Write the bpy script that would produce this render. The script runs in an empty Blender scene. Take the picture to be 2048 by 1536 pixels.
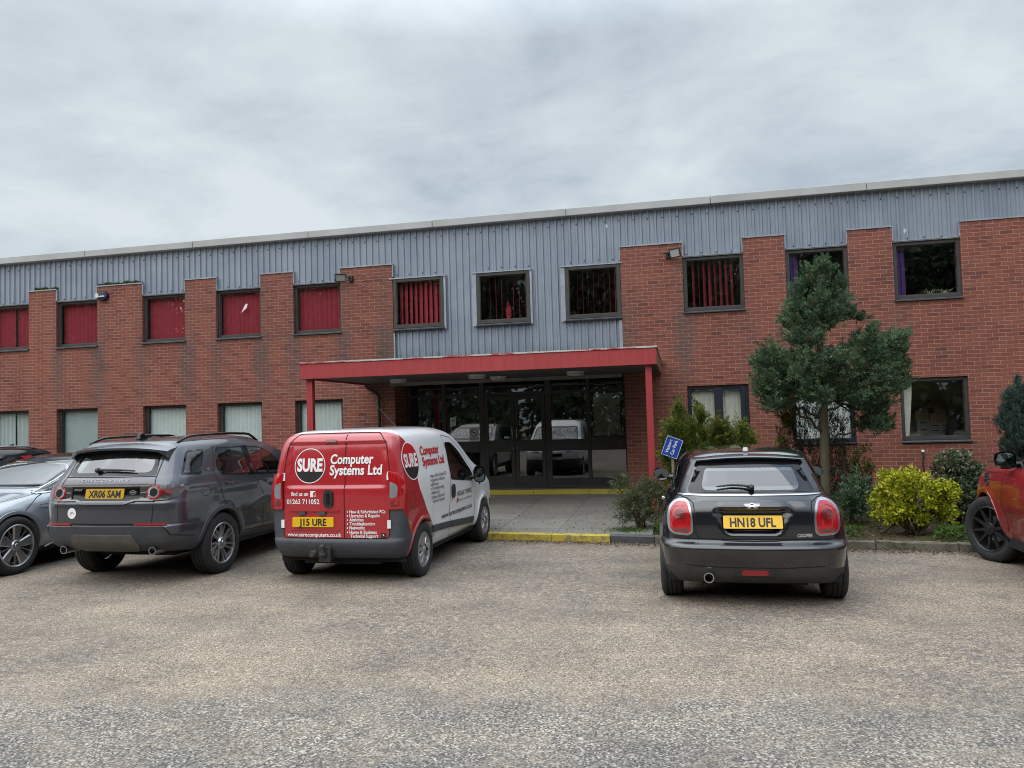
import bpy, bmesh, math, random
import numpy as np
from mathutils import Vector, Matrix
from mathutils.bvhtree import BVHTree
from mathutils.geometry import delaunay_2d_cdt

SC = bpy.context.scene
COL = SC.collection
R = math.radians
random.seed(7)
RNG = np.random.default_rng(11)

# ---------------------------------------------------------------- camera
CAM_H, CAM_D = 1.77, 16.2
yaw, pit, rol = R(12.264), R(2.645), R(-1.671)
F = Vector((-math.sin(yaw) * math.cos(pit), math.cos(yaw) * math.cos(pit), math.sin(pit)))
R0 = Vector((math.cos(yaw), math.sin(yaw), 0))
U0 = R0.cross(F)
RX = R0 * math.cos(rol) + U0 * math.sin(rol)
UP = U0 * math.cos(rol) - R0 * math.sin(rol)
cam_data = bpy.data.cameras.new("camera")
cam = bpy.data.objects.new("camera", cam_data)
COL.objects.link(cam)
m = Matrix((RX, UP, -F)).transposed().to_4x4()
m.translation = Vector((0, -CAM_D, CAM_H))
cam.matrix_world = m
cam_data.sensor_width = 36.0
cam_data.lens = 1540 / 2048 * 36.0
cam_data.clip_start, cam_data.clip_end = 0.05, 2000
SC.camera = cam

# ---------------------------------------------------------------- render and colour
SC.view_settings.view_transform = 'Standard'
SC.view_settings.look = 'None'
SC.view_settings.exposure = 0.64
SC.view_settings.gamma = 1.0
SC.render.engine = 'CYCLES'
SC.cycles.use_denoising = True
SC.cycles.denoising_prefilter = 'ACCURATE'
SC.cycles.filter_width = 1.0
SC.cycles.max_bounces = 7
SC.cycles.diffuse_bounces = 3
SC.cycles.glossy_bounces = 3
SC.cycles.transmission_bounces = 4
SC.cycles.transparent_max_bounces = 10
SC.cycles.caustics_reflective = False
SC.cycles.caustics_refractive = False

# ---------------------------------------------------------------- node helpers
class NT:
    """small helper around a node tree"""
    def __init__(s, tree):
        s.t = tree
    def n(s, kind, **kw):
        nd = s.t.nodes.new('ShaderNode' + kind)
        for k, v in kw.items():
            if k == 'ins':
                for a, b in v.items():
                    if hasattr(b, 'is_output'):
                        s.t.links.new(b, nd.inputs[a])
                    else:
                        nd.inputs[a].default_value = b
            else:
                setattr(nd, k, v)
        return nd
    def math(s, op, a, b=0.0, c=None, clamp=False):
        nd = s.n('Math', operation=op, use_clamp=clamp)
        for i, v in enumerate((a, b) if c is None else (a, b, c)):
            if hasattr(v, 'is_output'):
                s.t.links.new(v, nd.inputs[i])
            else:
                nd.inputs[i].default_value = v
        return nd.outputs[0]
    def mix(s, fac, a, b, mode='MIX'):
        nd = s.n('Mix', data_type='RGBA', blend_type=mode)
        for i, v in ((0, fac), (6, a), (7, b)):
            if hasattr(v, 'is_output'):
                s.t.links.new(v, nd.inputs[i])
            else:
                if i != 0 and len(v) == 3:
                    v = (*v, 1)
                nd.inputs[i].default_value = v
        return nd.outputs[2]
    def ramp(s, fac, stops, interp='LINEAR'):
        nd = s.n('ValToRGB')
        cr = nd.color_ramp
        cr.interpolation = interp
        while len(cr.elements) < len(stops):
            cr.elements.new(0.5)
        for e, (p, c) in zip(cr.elements, stops):
            e.position = p
            e.color = (c, c, c, 1) if isinstance(c, (int, float)) else (*c, 1)
        s.t.links.new(fac, nd.inputs[0])
        return nd.outputs[0]
    def noise(s, vec, scale, detail=4, rough=0.55, dim='3D'):
        nd = s.n('TexNoise', noise_dimensions=dim, ins={'Scale': scale, 'Detail': detail, 'Roughness': rough})
        if vec is not None:
            s.t.links.new(vec, nd.inputs['Vector'])
        return nd.outputs[0]
    def obj(s):
        return s.n('TexCoord').outputs['Object']
    def scaled(s, vec, sc):
        nd = s.n('Mapping')
        nd.inputs['Scale'].default_value = sc
        s.t.links.new(vec, nd.inputs['Vector'])
        return nd.outputs[0]

# ---------------------------------------------------------------- sky and sun
SUN_EL, SUN_AZ = R(50), R(-140)          # azimuth from +Y towards +X
wd = bpy.data.worlds.new("World")
SC.world = wd
wd.use_nodes = True
wd.node_tree.nodes.clear()
W = NT(wd.node_tree)
sky = W.n('TexSky', sky_type='NISHITA', sun_disc=False, sun_elevation=SUN_EL, sun_rotation=SUN_AZ,
          air_density=1.0, dust_density=2.0, ozone_density=1.0)
bg_sky = W.n('Background', ins={'Color': sky.outputs[0], 'Strength': 0.10})
gen = W.n('TexCoord').outputs['Generated']
sep = W.n('SeparateXYZ', ins={0: gen})
elev = sep.outputs[2]
# flatten directions on to a cloud deck so the clouds grow towards the zenith
zz = W.math('ADD', W.math('MAXIMUM', elev, 0.0), 0.22)
deck = W.n('CombineXYZ', ins={0: W.math('DIVIDE', sep.outputs[0], zz), 1: W.math('DIVIDE', sep.outputs[1], zz), 2: 0.0}).outputs[0]
warp = W.n('TexNoise', ins={'Scale': 0.8, 'Detail': 3.0})
W.t.links.new(deck, warp.inputs['Vector'])
wv = W.n('VectorMath', operation='MULTIPLY_ADD', ins={0: warp.outputs['Color'], 1: (0.7, 0.7, 0.7), 2: deck}).outputs[0]
n1 = W.noise(wv, 0.60, 8, 0.56)
n2 = W.noise(wv, 2.6, 8, 0.60)
side = W.math('ADD', W.math('MULTIPLY', sep.outputs[0], -0.20), W.math('MULTIPLY', sep.outputs[1], 0.02))   # brighter to the west
cl = W.math('ADD', W.math('ADD', W.math('MULTIPLY', n1, 1.65), W.math('MULTIPLY', n2, 0.62)), W.math('ADD', side, -0.635))
cc = W.ramp(cl, [(0.24, (0.200, 0.230, 0.285)), (0.40, (0.265, 0.305, 0.358)), (0.56, (0.360, 0.405, 0.445)), (0.78, (0.470, 0.515, 0.540))])
lift = W.ramp(elev, [(0.0, (1.08, 1.12, 1.13)), (0.12, (1.0, 1.0, 1.0)), (0.45, (1.0, 1.0, 1.0)), (0.70, (3.2, 3.2, 3.2)), (1.0, (4.4, 4.4, 4.4))])
cloudcol = W.mix(1.0, cc, lift, 'MULTIPLY')
bg_cloud = W.n('Background', ins={'Color': cloudcol, 'Strength': 1.0})
mixw = W.n('MixShader', ins={0: 0.94, 1: bg_sky.outputs[0], 2: bg_cloud.outputs[0]})
wo = W.n('OutputWorld', ins={0: mixw.outputs[0]})

sun_d = bpy.data.lights.new("sun", 'SUN')
sun_d.energy = 1.5
sun_d.angle = R(90)
sun_d.color = (1.0, 0.96, 0.90)
sun = bpy.data.objects.new("sun", sun_d)
COL.objects.link(sun)
sun_dir = Vector((math.sin(SUN_AZ) * math.cos(SUN_EL), math.cos(SUN_AZ) * math.cos(SUN_EL), math.sin(SUN_EL)))
sun.rotation_euler = sun_dir.to_track_quat('Z', 'Y').to_euler()
sun.location = sun_dir * 60
# ---------------------------------------------------------------- objects
def tag(o, label=None, cat=None, group=None, kind=None):
    for k, v in (('label', label), ('category', cat), ('group', group), ('kind', kind)):
        if v:
            o[k] = v
    return o

def empty(name, loc=(0, 0, 0), rz=0.0, parent=None):
    o = bpy.data.objects.new(name, None)
    COL.objects.link(o)
    o.empty_display_size = 0.2
    o.location = loc
    o.rotation_euler = (0, 0, rz)
    if parent:
        o.parent = parent
    return o

class MB:
    """collects shapes into one mesh; every face carries a material index"""
    def __init__(s):
        s.v, s.f, s.mi = [], [], []
        s.mat = 0
    def add(s, vs, fs, mi=None):
        b = len(s.v)
        s.v.extend([tuple(p) for p in vs])
        for f in fs:
            s.f.append([b + i for i in f])
            s.mi.append(s.mat if mi is None else mi)
        return s
    def box(s, x0, x1, y0, y1, z0, z1, mi=None):
        return s.add([(x0, y0, z0), (x1, y0, z0), (x1, y1, z0), (x0, y1, z0), (x0, y0, z1), (x1, y0, z1), (x1, y1, z1), (x0, y1, z1)],
                     [(3, 2, 1, 0), (4, 5, 6, 7), (0, 1, 5, 4), (1, 2, 6, 5), (2, 3, 7, 6), (3, 0, 4, 7)], mi)
    def cbox(s, c, d, rot=None, mi=None, taper=1.0):
        """box by centre and size, rotated by a 3x3 matrix"""
        vs = []
        for sz in (-1, 1):
            k = taper if sz > 0 else 1.0
            for sx, sy in ((-1, -1), (1, -1), (1, 1), (-1, 1)):
                vs.append(Vector((sx * d[0] / 2 * k, sy * d[1] / 2 * k, sz * d[2] / 2)))
        if rot is not None:
            vs = [rot @ v for v in vs]
        return s.add([v + Vector(c) for v in vs], [(3, 2, 1, 0), (4, 5, 6, 7), (0, 1, 5, 4), (1, 2, 6, 5), (2, 3, 7, 6), (3, 0, 4, 7)], mi)
    def tube(s, pts, rad, n=8, mi=None, caps=True):
        pts = [Vector(p) for p in pts]
        rs = rad if isinstance(rad, (list, tuple)) else [rad] * len(pts)
        vs, fs = [], []
        up = None
        for i, p in enumerate(pts):
            d = (pts[min(i + 1, len(pts) - 1)] - pts[max(i - 1, 0)]).normalized()
            if up is None:
                up = Vector((0, 0, 1)) if abs(d.z) < 0.9 else Vector((1, 0, 0))
            a = d.cross(up).normalized()
            b = a.cross(d).normalized()
            up = b
            for k in range(n):
                t = 2 * math.pi * k / n
                vs.append(p + (a * math.cos(t) + b * math.sin(t)) * rs[i])
        for i in range(len(pts) - 1):
            for k in range(n):
                k2 = (k + 1) % n
                fs.append((i * n + k, i * n + k2, (i + 1) * n + k2, (i + 1) * n + k))
        if caps:
            fs.append(tuple(range(n - 1, -1, -1)))
            fs.append(tuple(range((len(pts) - 1) * n, len(pts) * n)))
        return s.add(vs, fs, mi)
    def prism(s, poly, a0, a1, axis='y', mi=None):
        """extrude a 2D polygon; axis y: poly is (x,z); axis z: (x,y); axis x: (y,z)"""
        def P(u, v, w):
            return {'y': (u, w, v), 'z': (u, v, w), 'x': (w, u, v)}[axis]
        n = len(poly)
        vs = [P(u, v, a0) for u, v in poly] + [P(u, v, a1) for u, v in poly]
        fs = [tuple(range(n)), tuple(range(2 * n - 1, n - 1, -1))] + [(i, i + n, (i + 1) % n + n, (i + 1) % n) for i in range(n)]
        return s.add(vs, fs, mi)
    def lathe(s, prof, n=40, axis='z', c=(0, 0, 0), mi=None):
        """revolve (r, h) profile"""
        vs, fs = [], []
        for r, h in prof:
            for k in range(n):
                t = 2 * math.pi * k / n
                a, b = r * math.cos(t), r * math.sin(t)
                p = {'z': (a, b, h), 'y': (a, h, b), 'x': (h, a, b)}[axis]
                vs.append((p[0] + c[0], p[1] + c[1], p[2] + c[2]))
        for i in range(len(prof) - 1):
            for k in range(n):
                k2 = (k + 1) % n
                fs.append((i * n + k, i * n + k2, (i + 1) * n + k2, (i + 1) * n + k))
        return s.add(vs, fs, mi)
    def build(s, name, mats, parent=None, smooth=False, bevel=0.0, fixn=True, angle=None):
        me = bpy.data.meshes.new(name)
        me.from_pydata(s.v, [], s.f)
        if not isinstance(mats, (list, tuple)):
            mats = [mats]
        for m_ in mats:
            me.materials.append(m_)
        me.polygons.foreach_set('material_index', s.mi)
        if fixn:
            bm = bmesh.new()
            bm.from_mesh(me)
            bmesh.ops.remove_doubles(bm, verts=bm.verts, dist=1e-5)
            bmesh.ops.recalc_face_normals(bm, faces=bm.faces)
            bm.to_mesh(me)
            bm.free()
        if smooth:
            me.polygons.foreach_set('use_smooth', [True] * len(me.polygons))
            if angle:
                me.set_sharp_from_angle(angle=R(angle))
        o = bpy.data.objects.new(name, me)
        COL.objects.link(o)
        if parent:
            o.parent = parent
        if bevel:
            b = o.modifiers.new('bevel', 'BEVEL')
            b.width, b.segments, b.limit_method = bevel, 2, 'ANGLE'
        return o

def mesh_np(name, V, Fq, mat, parent=None, tint=None, smooth=False):
    """fast mesh from numpy arrays (all faces with the same vertex count)"""
    me = bpy.data.meshes.new(name)
    k = Fq.shape[1]
    me.vertices.add(len(V))
    me.vertices.foreach_set('co', V.astype(np.float32).ravel())
    me.loops.add(Fq.size)
    me.loops.foreach_set('vertex_index', Fq.astype(np.int32).ravel())
    me.polygons.add(len(Fq))
    me.polygons.foreach_set('loop_start', np.arange(0, Fq.size, k, dtype=np.int32))
    if tint is not None:
        at = me.attributes.new('tint', 'FLOAT', 'POINT')
        at.data.foreach_set('value', tint.astype(np.float32))
    if smooth:
        me.polygons.foreach_set('use_smooth', [True] * len(Fq))
    me.update(calc_edges=True)
    me.validate()
    me.materials.append(mat)
    o = bpy.data.objects.new(name, me)
    COL.objects.link(o)
    if parent:
        o.parent = parent
    return o

def rounded(poly, r, n=5):
    """round the corners of a 2D polygon; r is one radius or one per corner"""
    out, N = [], len(poly)
    for i in range(N):
        ri = r[i] if isinstance(r, (list, tuple)) else r
        p0, p, p1 = (Vector(poly[(i + k) % N]) for k in (-1, 0, 1))
        a, b = p0 - p, p1 - p
        ri = min(ri, a.length * 0.49, b.length * 0.49)
        if ri < 1e-5:
            out.append(tuple(p))
            continue
        A, B = p + a.normalized() * ri, p + b.normalized() * ri
        for k in range(n + 1):
            t = k / n
            q = A * (1 - t) ** 2 + p * 2 * t * (1 - t) + B * t * t
            out.append((q.x, q.y))
    return out

# ---------------------------------------------------------------- text
_text_cache = {}
def text_tris(s, bold=0.0):
    """(verts 2D with cap height 1, faces, width) of a string set in the built-in font"""
    key = (s, bold)
    if key not in _text_cache:
        cu = bpy.data.curves.new('lettering_curve', 'FONT')
        cu.body = s
        cu.size = 1.0
        cu.offset = bold
        cu.resolution_u = 3
        ob = bpy.data.objects.new('lettering_curve', cu)
        COL.objects.link(ob)
        dg = bpy.context.evaluated_depsgraph_get()
        me = bpy.data.meshes.new_from_object(ob.evaluated_get(dg))
        vs = np.array([v.co[:2] for v in me.vertices]) / 0.729
        fs = [list(p.vertices) for p in me.polygons]
        bpy.data.objects.remove(ob)
        bpy.data.curves.remove(cu)
        bpy.data.meshes.remove(me)
        x0 = vs[:, 0].min()
        vs[:, 0] -= x0
        _text_cache[key] = (vs, fs, vs[:, 0].max())
    return _text_cache[key]

def text2d(s, u, v, h, width=None, bold=0.0, shear=0.0, align='l'):
    """place a string at (u,v): returns 2D verts and faces"""
    vs, fs, w = text_tris(s, bold)
    sx = (width / w) if width else h
    W_ = w * sx
    off = {'l': 0, 'c': -W_ / 2, 'r': -W_}[align]
    out = np.stack([u + off + vs[:, 0] * sx + vs[:, 1] * h * shear, v + vs[:, 1] * h], 1)
    return out, fs
# ---------------------------------------------------------------- materials
def newmat(name):
    m_ = bpy.data.materials.new(name)
    m_.use_nodes = True
    m_.node_tree.nodes.clear()
    return m_, NT(m_.node_tree)

def principled(t, col, rough=0.6, metal=0.0, bump=None, bstr=0.3, bdist=0.01, spec=None, coat=0.0, **kw):
    ins = {'Base Color': col if hasattr(col, 'is_output') else (*col, 1), 'Roughness': rough, 'Metallic': metal}
    if spec is not None:
        ins['Specular IOR Level'] = spec
    if coat:
        ins['Coat Weight'] = coat
        ins['Coat Roughness'] = 0.03
    ins.update(kw)
    p = t.n('BsdfPrincipled', ins=ins)
    if bump is not None:
        b = t.n('Bump', ins={'Height': bump, 'Strength': bstr, 'Distance': bdist})
        t.t.links.new(b.outputs[0], p.inputs['Normal'])
    t.n('OutputMaterial', ins={0: p.outputs[0]})
    return p

def simple(name, col, rough=0.6, metal=0.0, var=0.15, scale=6.0, bstr=0.0, spec=None, coat=0.0, **kw):
    """plain material with a little blotchy wear in its colour and roughness"""
    m_, t = newmat(name)
    n = t.noise(t.obj(), scale, 5, 0.6)
    lo, hi = 1 - var, 1 + var
    c = t.mix(1.0, (*col, 1), t.ramp(n, [(0.3, (lo, lo, lo)), (0.7, (hi, hi, hi))]), 'MULTIPLY')
    rr = t.math('ADD', rough - 0.06, t.math('MULTIPLY', n, 0.12), clamp=True)
    principled(t, c, rr, metal, n if bstr else None, bstr, 0.01, spec, coat, **kw)
    return m_

def car_paint(name, col, metal=0.0, rough=0.28, dirt=0.35, flake=0.0, dirtcol=(0.16, 0.135, 0.11)):
    """clear-coated paint; road dirt gathers on the lower body in uneven splashes"""
    m_, t = newmat(name)
    ob = t.obj()
    z = t.n('SeparateXYZ', ins={0: ob}).outputs[2]
    n = t.noise(ob, 3.0, 6, 0.65)
    low = t.math('SUBTRACT', 1.0, t.math('MULTIPLY', z, 1.25), clamp=True)
    d = t.math('MULTIPLY', t.math('MULTIPLY', low, t.math('ADD', n, 0.15)), dirt * 1.6, clamp=True)
    film = t.math('MULTIPLY', t.noise(ob, 9.0, 5, 0.7), 0.04 * dirt)
    d = t.math('ADD', d, film, clamp=True)
    c = t.mix(d, (*col, 1), dirtcol)
    p = principled(t, c, t.math('ADD', rough, t.math('MULTIPLY', d, 0.4)), metal)
    t.t.links.new(t.math('SUBTRACT', 1.0, t.math('MULTIPLY', d, 1.1), clamp=True), p.inputs['Coat Weight'])
    p.inputs['Coat Roughness'].default_value = 0.04
    return m_

M = {}
# brick
def brick_mat(name, seed=0.0):
    m_, t = newmat(name)
    ob = t.obj()
    s = t.n('SeparateXYZ', ins={0: ob})
    u = t.math('ADD', s.outputs[0], s.outputs[1])
    vec = t.n('CombineXYZ', ins={0: u, 1: s.outputs[2], 2: 0.0}).outputs[0]
    wob = t.n('TexNoise', ins={'Vector': vec, 'Scale': 7.0, 'Detail': 2.0})
    vec2 = t.n('VectorMath', operation='MULTIPLY_ADD', ins={0: wob.outputs['Color'], 1: (0.006, 0.005, 0), 2: vec}).outputs[0]
    br = t.n('TexBrick', offset=0.5, ins={'Vector': vec2, 'Scale': 1.0, 'Mortar Size': 0.0048, 'Mortar Smooth': 0.35, 'Bias': 0.0,
             'Brick Width': 0.225, 'Row Height': 0.075, 'Color1': (0.0, 0, 0, 1), 'Color2': (1, 1, 1, 1), 'Mortar': (0.5, 0.5, 0.5, 1)})
    rnd = br.outputs['Color']
    bc = t.ramp(rnd, [(0.0, (0.150, 0.057, 0.046)), (0.10, (0.192, 0.067, 0.050)), (0.45, (0.222, 0.077, 0.054)), (0.8, (0.250, 0.090, 0.060)), (1.0, (0.205, 0.081, 0.062))])
    grain = t.noise(vec, 60, 4, 0.7)
    bc = t.mix(1.0, bc, t.ramp(grain, [(0.25, (0.78, 0.78, 0.78)), (0.75, (1.2, 1.2, 1.2))]), 'MULTIPLY')
    blot = t.noise(vec, 0.55, 5, 0.6)
    bc = t.mix(1.0, bc, t.ramp(blot, [(0.3, (0.80, 0.81, 0.86)), (0.5, (0.98, 0.98, 0.99)), (0.72, (1.14, 1.09, 1.02))]), 'MULTIPLY')
    mc = t.mix(t.noise(vec, 2.0, 4, 0.6), (0.31, 0.175, 0.140), (0.43, 0.270, 0.220))
    col = t.mix(br.outputs['Fac'], bc, mc)
    # soot and damp running down beside the window jambs: bands fixed in x, strongest below the first-floor sills
    xs = [-15.0, -13.85, -12.65, -11.4, -10.6, -9.45, -8.65, -7.4, -6.4, -1.0, 0.14, 1.40, 2.2, 3.4, 4.2]
    wx = t.math('ADD', s.outputs[0], t.math('MULTIPLY', t.math('SUBTRACT', t.noise(vec, 3.0, 3, 0.6), 0.5), 0.25))
    acc = None
    for i, x in enumerate(xs):
        k = (1.0 if x < -6 else (0.85 if x < 0.5 else 0.40)) * (0.8 + 0.3 * math.sin(i * 2.7))
        b = t.math('SUBTRACT', 1.0, t.math('MULTIPLY', t.math('ABSOLUTE', t.math('SUBTRACT', wx, x)), 1 / 0.30), clamp=True)
        b = t.math('MULTIPLY', b, k * 1.5, clamp=True)
        acc = b if acc is None else t.math('MAXIMUM', acc, b)
    zb = t.ramp(t.math('MULTIPLY', s.outputs[2], 1 / 6.0), [(0.34, 0.0), (0.42, 0.55), (0.52, 1.0), (0.64, 1.0), (0.68, 0.35), (0.88, 0.35)])
    st = t.math('MULTIPLY', t.math('MULTIPLY', acc, zb), t.ramp(t.noise(vec, 5.0, 5, 0.7), [(0.28, 0.25), (0.52, 1.0)]))
    st2 = t.math('MULTIPLY', st, t.math('SUBTRACT', 1.0, t.math('MULTIPLY', br.outputs['Fac'], 0.65)))
    col = t.mix(t.math('MULTIPLY', st2, 0.66), col, (0.085, 0.074, 0.072))
    moss = t.math('MULTIPLY', st, t.ramp(t.noise(vec, 1.3, 3, 0.5), [(0.58, 0.0), (0.75, 0.4)]))
    col = t.mix(moss, col, (0.06, 0.065, 0.035))
    hgt = t.math('ADD', t.math('MULTIPLY', t.math('SUBTRACT', 1.0, br.outputs['Fac']), 1.0), t.math('MULTIPLY', grain, 0.25))
    principled(t, col, 0.88, 0, hgt, 0.55, 0.008, spec=0.25)
    return m_
M['brick'] = brick_mat('red_brick')

def cladding_mat():
    m_, t = newmat('blue_grey_cladding')
    ob = t.obj()
    s = t.n('SeparateXYZ', ins={0: ob})
    streak = t.noise(t.scaled(ob, (7.0, 1.0, 0.35)), 1.0, 5, 0.65)
    blot = t.noise(ob, 1.1, 5, 0.6)
    c = t.mix(streak, (0.190, 0.222, 0.275), (0.315, 0.360, 0.425))
    c = t.mix(1.0, c, t.ramp(blot, [(0.3, (0.82, 0.84, 0.88)), (0.7, (1.12, 1.1, 1.06))]), 'MULTIPLY')
    # bird droppings: few tall white dashes
    vo = t.n('TexVoronoi', ins={'Vector': t.scaled(ob, (1.1, 1.0, 0.7)), 'Scale': 1.6, 'Randomness': 1.0})
    spot = t.ramp(vo.outputs['Distance'], [(0.035, 1.0), (0.06, 0.0)])
    c = t.mix(t.math('MULTIPLY', spot, 0.75), c, (0.72, 0.74, 0.76))
    # green algae on the foot of the panel above the canopy
    low = t.ramp(s.outputs[2], [(0.0, 1.0), (1.0, 1.0)])
    zfoot = t.math('SUBTRACT', 1.0, t.math('MULTIPLY', t.math('SUBTRACT', s.outputs[2], 2.95), 1.9), clamp=True)
    al = t.math('MULTIPLY', zfoot, t.ramp(t.noise(t.scaled(ob, (9, 1, 1.2)), 1.0, 4, 0.6), [(0.45, 0.0), (0.62, 1.0)]))
    c = t.mix(t.math('MULTIPLY', al, 0.8), c, (0.075, 0.082, 0.045))
    principled(t, c, t.math('ADD', 0.40, t.math('MULTIPLY', streak, 0.2)), 0.25, blot, 0.05, 0.01)
    return m_
M['cladding'] = cladding_mat()
M['flashing'] = simple('grey_flashing', (0.30, 0.33, 0.37), 0.5, 0.2, 0.22, 4.0)
M['fascia'] = simple('weathered_pale_fascia', (0.40, 0.41, 0.40), 0.6, 0.0, 0.12, 1.5)
M['moss'] = simple('moss', (0.075, 0.09, 0.03), 0.95, 0, 0.5, 30.0, 0.6)
M['frame'] = simple('dark_brown_frame', (0.044, 0.039, 0.038), 0.6, 0.0, 0.25, 5.0)
M['frame_blue'] = simple('dark_blue_frame', (0.018, 0.021, 0.034), 0.38, 0.0, 0.2, 5.0)
M['sill'] = simple('dark_sill', (0.060, 0.062, 0.068), 0.5, 0.1, 0.25, 5.0)
M['inside'] = simple('dim_plaster', (0.20, 0.20, 0.19), 0.9, 0, 0.1, 2.0)
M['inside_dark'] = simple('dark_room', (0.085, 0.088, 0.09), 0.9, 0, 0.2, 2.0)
M['inside_cream'] = simple('cream_room_wall', (0.66, 0.62, 0.46), 0.9, 0, 0.1, 2.0)
M['red_blind'] = simple('red_blind_fabric', (0.37, 0.030, 0.050), 0.85, 0, 0.10, 3.0)
M['white_blind'] = simple('pale_blind_fabric', (0.74, 0.80, 0.78), 0.85, 0, 0.06, 3.0)
M['cream_blind'] = simple('cream_curtain', (0.78, 0.76, 0.66), 0.85, 0, 0.10, 5.0)
M['purple'] = simple('purple_blind', (0.085, 0.035, 0.17), 0.85, 0, 0.1, 4.0)
M['frosted'] = simple('frosted_film', (0.46, 0.53, 0.53), 0.5, 0, 0.07, 2.0)

def glass_mat(name, tint=(0.9, 0.93, 0.92), refl=1.0, base=0.03, rough=0.01, wave=0.0):
    """thin pane: mostly clear, mirror-like at a slant"""
    m_, t = newmat(name)
    bf = t.n('NewGeometry').outputs['Backfacing']
    fr = t.n('Fresnel', ins={'IOR': t.math('SUBTRACT', 1.5, t.math('MULTIPLY', bf, 1.5 - 1 / 1.5))})
    fac = t.math('ADD', t.math('MULTIPLY', fr.outputs[0], 1.6 * refl), base, clamp=True)
    tr = t.n('BsdfTransparent', ins={'Color': (*tint, 1)})
    gl = t.n('BsdfGlossy', ins={'Color': (1, 1, 1, 1), 'Roughness': rough})
    if wave:
        b = t.n('Bump', ins={'Height': t.noise(t.obj(), 1.3, 2, 0.5), 'Strength': wave, 'Distance': 0.02})
        t.t.links.new(b.outputs[0], gl.inputs['Normal'])
    mx = t.n('MixShader', ins={0: fac, 1: tr.outputs[0], 2: gl.outputs[0]})
    t.n('OutputMaterial', ins={0: mx.outputs[0]})
    return m_
M['pane'] = glass_mat('window_glass', (0.90, 0.93, 0.92), 1.15, 0.03, 0.01, 0.05)
M['door_pane'] = glass_mat('dark_door_glass', (0.58, 0.60, 0.60), 1.5, 0.04, 0.012, 0.03)
M['car_glass'] = glass_mat('car_glass', (0.70, 0.79, 0.78), 1.1, 0.055, 0.01)
M['tint_glass'] = glass_mat('tinted_car_glass', (0.40, 0.45, 0.45), 1.2, 0.04, 0.01)

def red_paint():
    m_, t = newmat('faded_red_gloss_paint')
    ob = t.obj()
    n = t.noise(ob, 2.5, 6, 0.6)
    st = t.noise(t.scaled(ob, (14, 14, 0.8)), 1.0, 4, 0.6)
    c = t.mix(n, (0.33, 0.030, 0.034), (0.42, 0.050, 0.052))
    c = t.mix(1.0, c, t.ramp(st, [(0.3, (0.82, 0.82, 0.82)), (0.7, (1.08, 1.08, 1.08))]), 'MULTIPLY')
    fl = t.ramp(t.noise(ob, 26, 6, 0.75), [(0.735, 0.0), (0.75, 1.0)])
    c = t.mix(t.math('MULTIPLY', fl, 0.5), c, (0.5, 0.38, 0.36))
    principled(t, c, t.math('ADD', 0.42, t.math('MULTIPLY', n, 0.2)), 0, n, 0.05, 0.01)
    return m_
M['red_paint'] = red_paint()
def flaking():
    m_, t = newmat('flaking_red_over_white_edge')
    ob = t.obj()
    n = t.noise(t.scaled(ob, (1.0, 3.0, 6.0)), 2.2, 7, 0.7)
    f = t.ramp(n, [(0.485, 0.0), (0.50, 1.0)])
    c = t.mix(f, (0.40, 0.045, 0.05), (0.50, 0.48, 0.45))
    c = t.mix(t.ramp(t.noise(ob, 30, 3, 0.6), [(0.6, 0.0), (0.75, 0.6)]), c, (0.12, 0.11, 0.10))
    principled(t, c, 0.6, 0, f, 0.3, 0.004)
    return m_
M['flaking'] = flaking()
M['soffit'] = simple('dark_timber_soffit', (0.085, 0.078, 0.074), 0.7, 0, 0.25, 3.0)
M['pale_trim'] = simple('pale_soffit_trim', (0.20, 0.19, 0.17), 0.7, 0, 0.2, 3.0)
M['bare_wood'] = simple('bare_wood_end', (0.21, 0.12, 0.055), 0.75, 0, 0.3, 6.0)
M['white_plastic'] = simple('white_plastic', (0.62, 0.62, 0.60), 0.45, 0, 0.08, 5.0)
M['diffuser'] = simple('frosted_diffuser', (0.40, 0.40, 0.385), 0.4, 0, 0.06, 5.0)
M['black_plastic'] = simple('black_plastic', (0.020, 0.021, 0.024), 0.42, 0, 0.2, 8.0)
M['grey_plastic'] = simple('dark_grey_bumper_plastic', (0.052, 0.056, 0.066), 0.62, 0, 0.18, 7.0)
M['dirty_plastic'] = simple('dirty_dark_plastic', (0.040, 0.038, 0.036), 0.72, 0, 0.35, 5.0)
M['black_gloss'] = simple('black_gloss', (0.006, 0.006, 0.007), 0.10, 0, 0.1, 5.0)
M['frit'] = simple('black_glass_border', (0.010, 0.011, 0.013), 0.08, 0, 0.1, 5.0)
M['seam'] = simple('dark_gap', (0.006, 0.006, 0.006), 0.9, 0, 0.1, 5.0)
M['mirror'] = simple('darkened_mirror_glass', (0.16, 0.19, 0.20), 0.04, 1.0, 0.05, 4.0)  # dark reflection of trees put into the glass colour
M['chrome'] = simple('chrome', (0.72, 0.73, 0.75), 0.12, 1.0, 0.08, 6.0)
M['satin_chrome'] = simple('satin_chrome', (0.50, 0.51, 0.53), 0.30, 1.0, 0.1, 6.0)
M['alloy'] = simple('silver_alloy', (0.44, 0.44, 0.45), 0.30, 0.9, 0.15, 9.0)
M['alloy_dark'] = simple('dark_alloy', (0.045, 0.046, 0.05), 0.35, 0.6, 0.2, 9.0)
M['hubcap'] = simple('worn_silver_hubcap', (0.40, 0.40, 0.405), 0.36, 0.75, 0.22, 9.0)
M['tyre'] = simple('tyre_rubber', (0.020, 0.020, 0.021), 0.85, 0, 0.45, 9.0)
M['under'] = simple('underbody', (0.010, 0.010, 0.010), 0.95, 0, 0.2, 4.0)
M['seat'] = simple('seat_cloth', (0.10, 0.102, 0.11), 0.9, 0, 0.2, 8.0)
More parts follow.
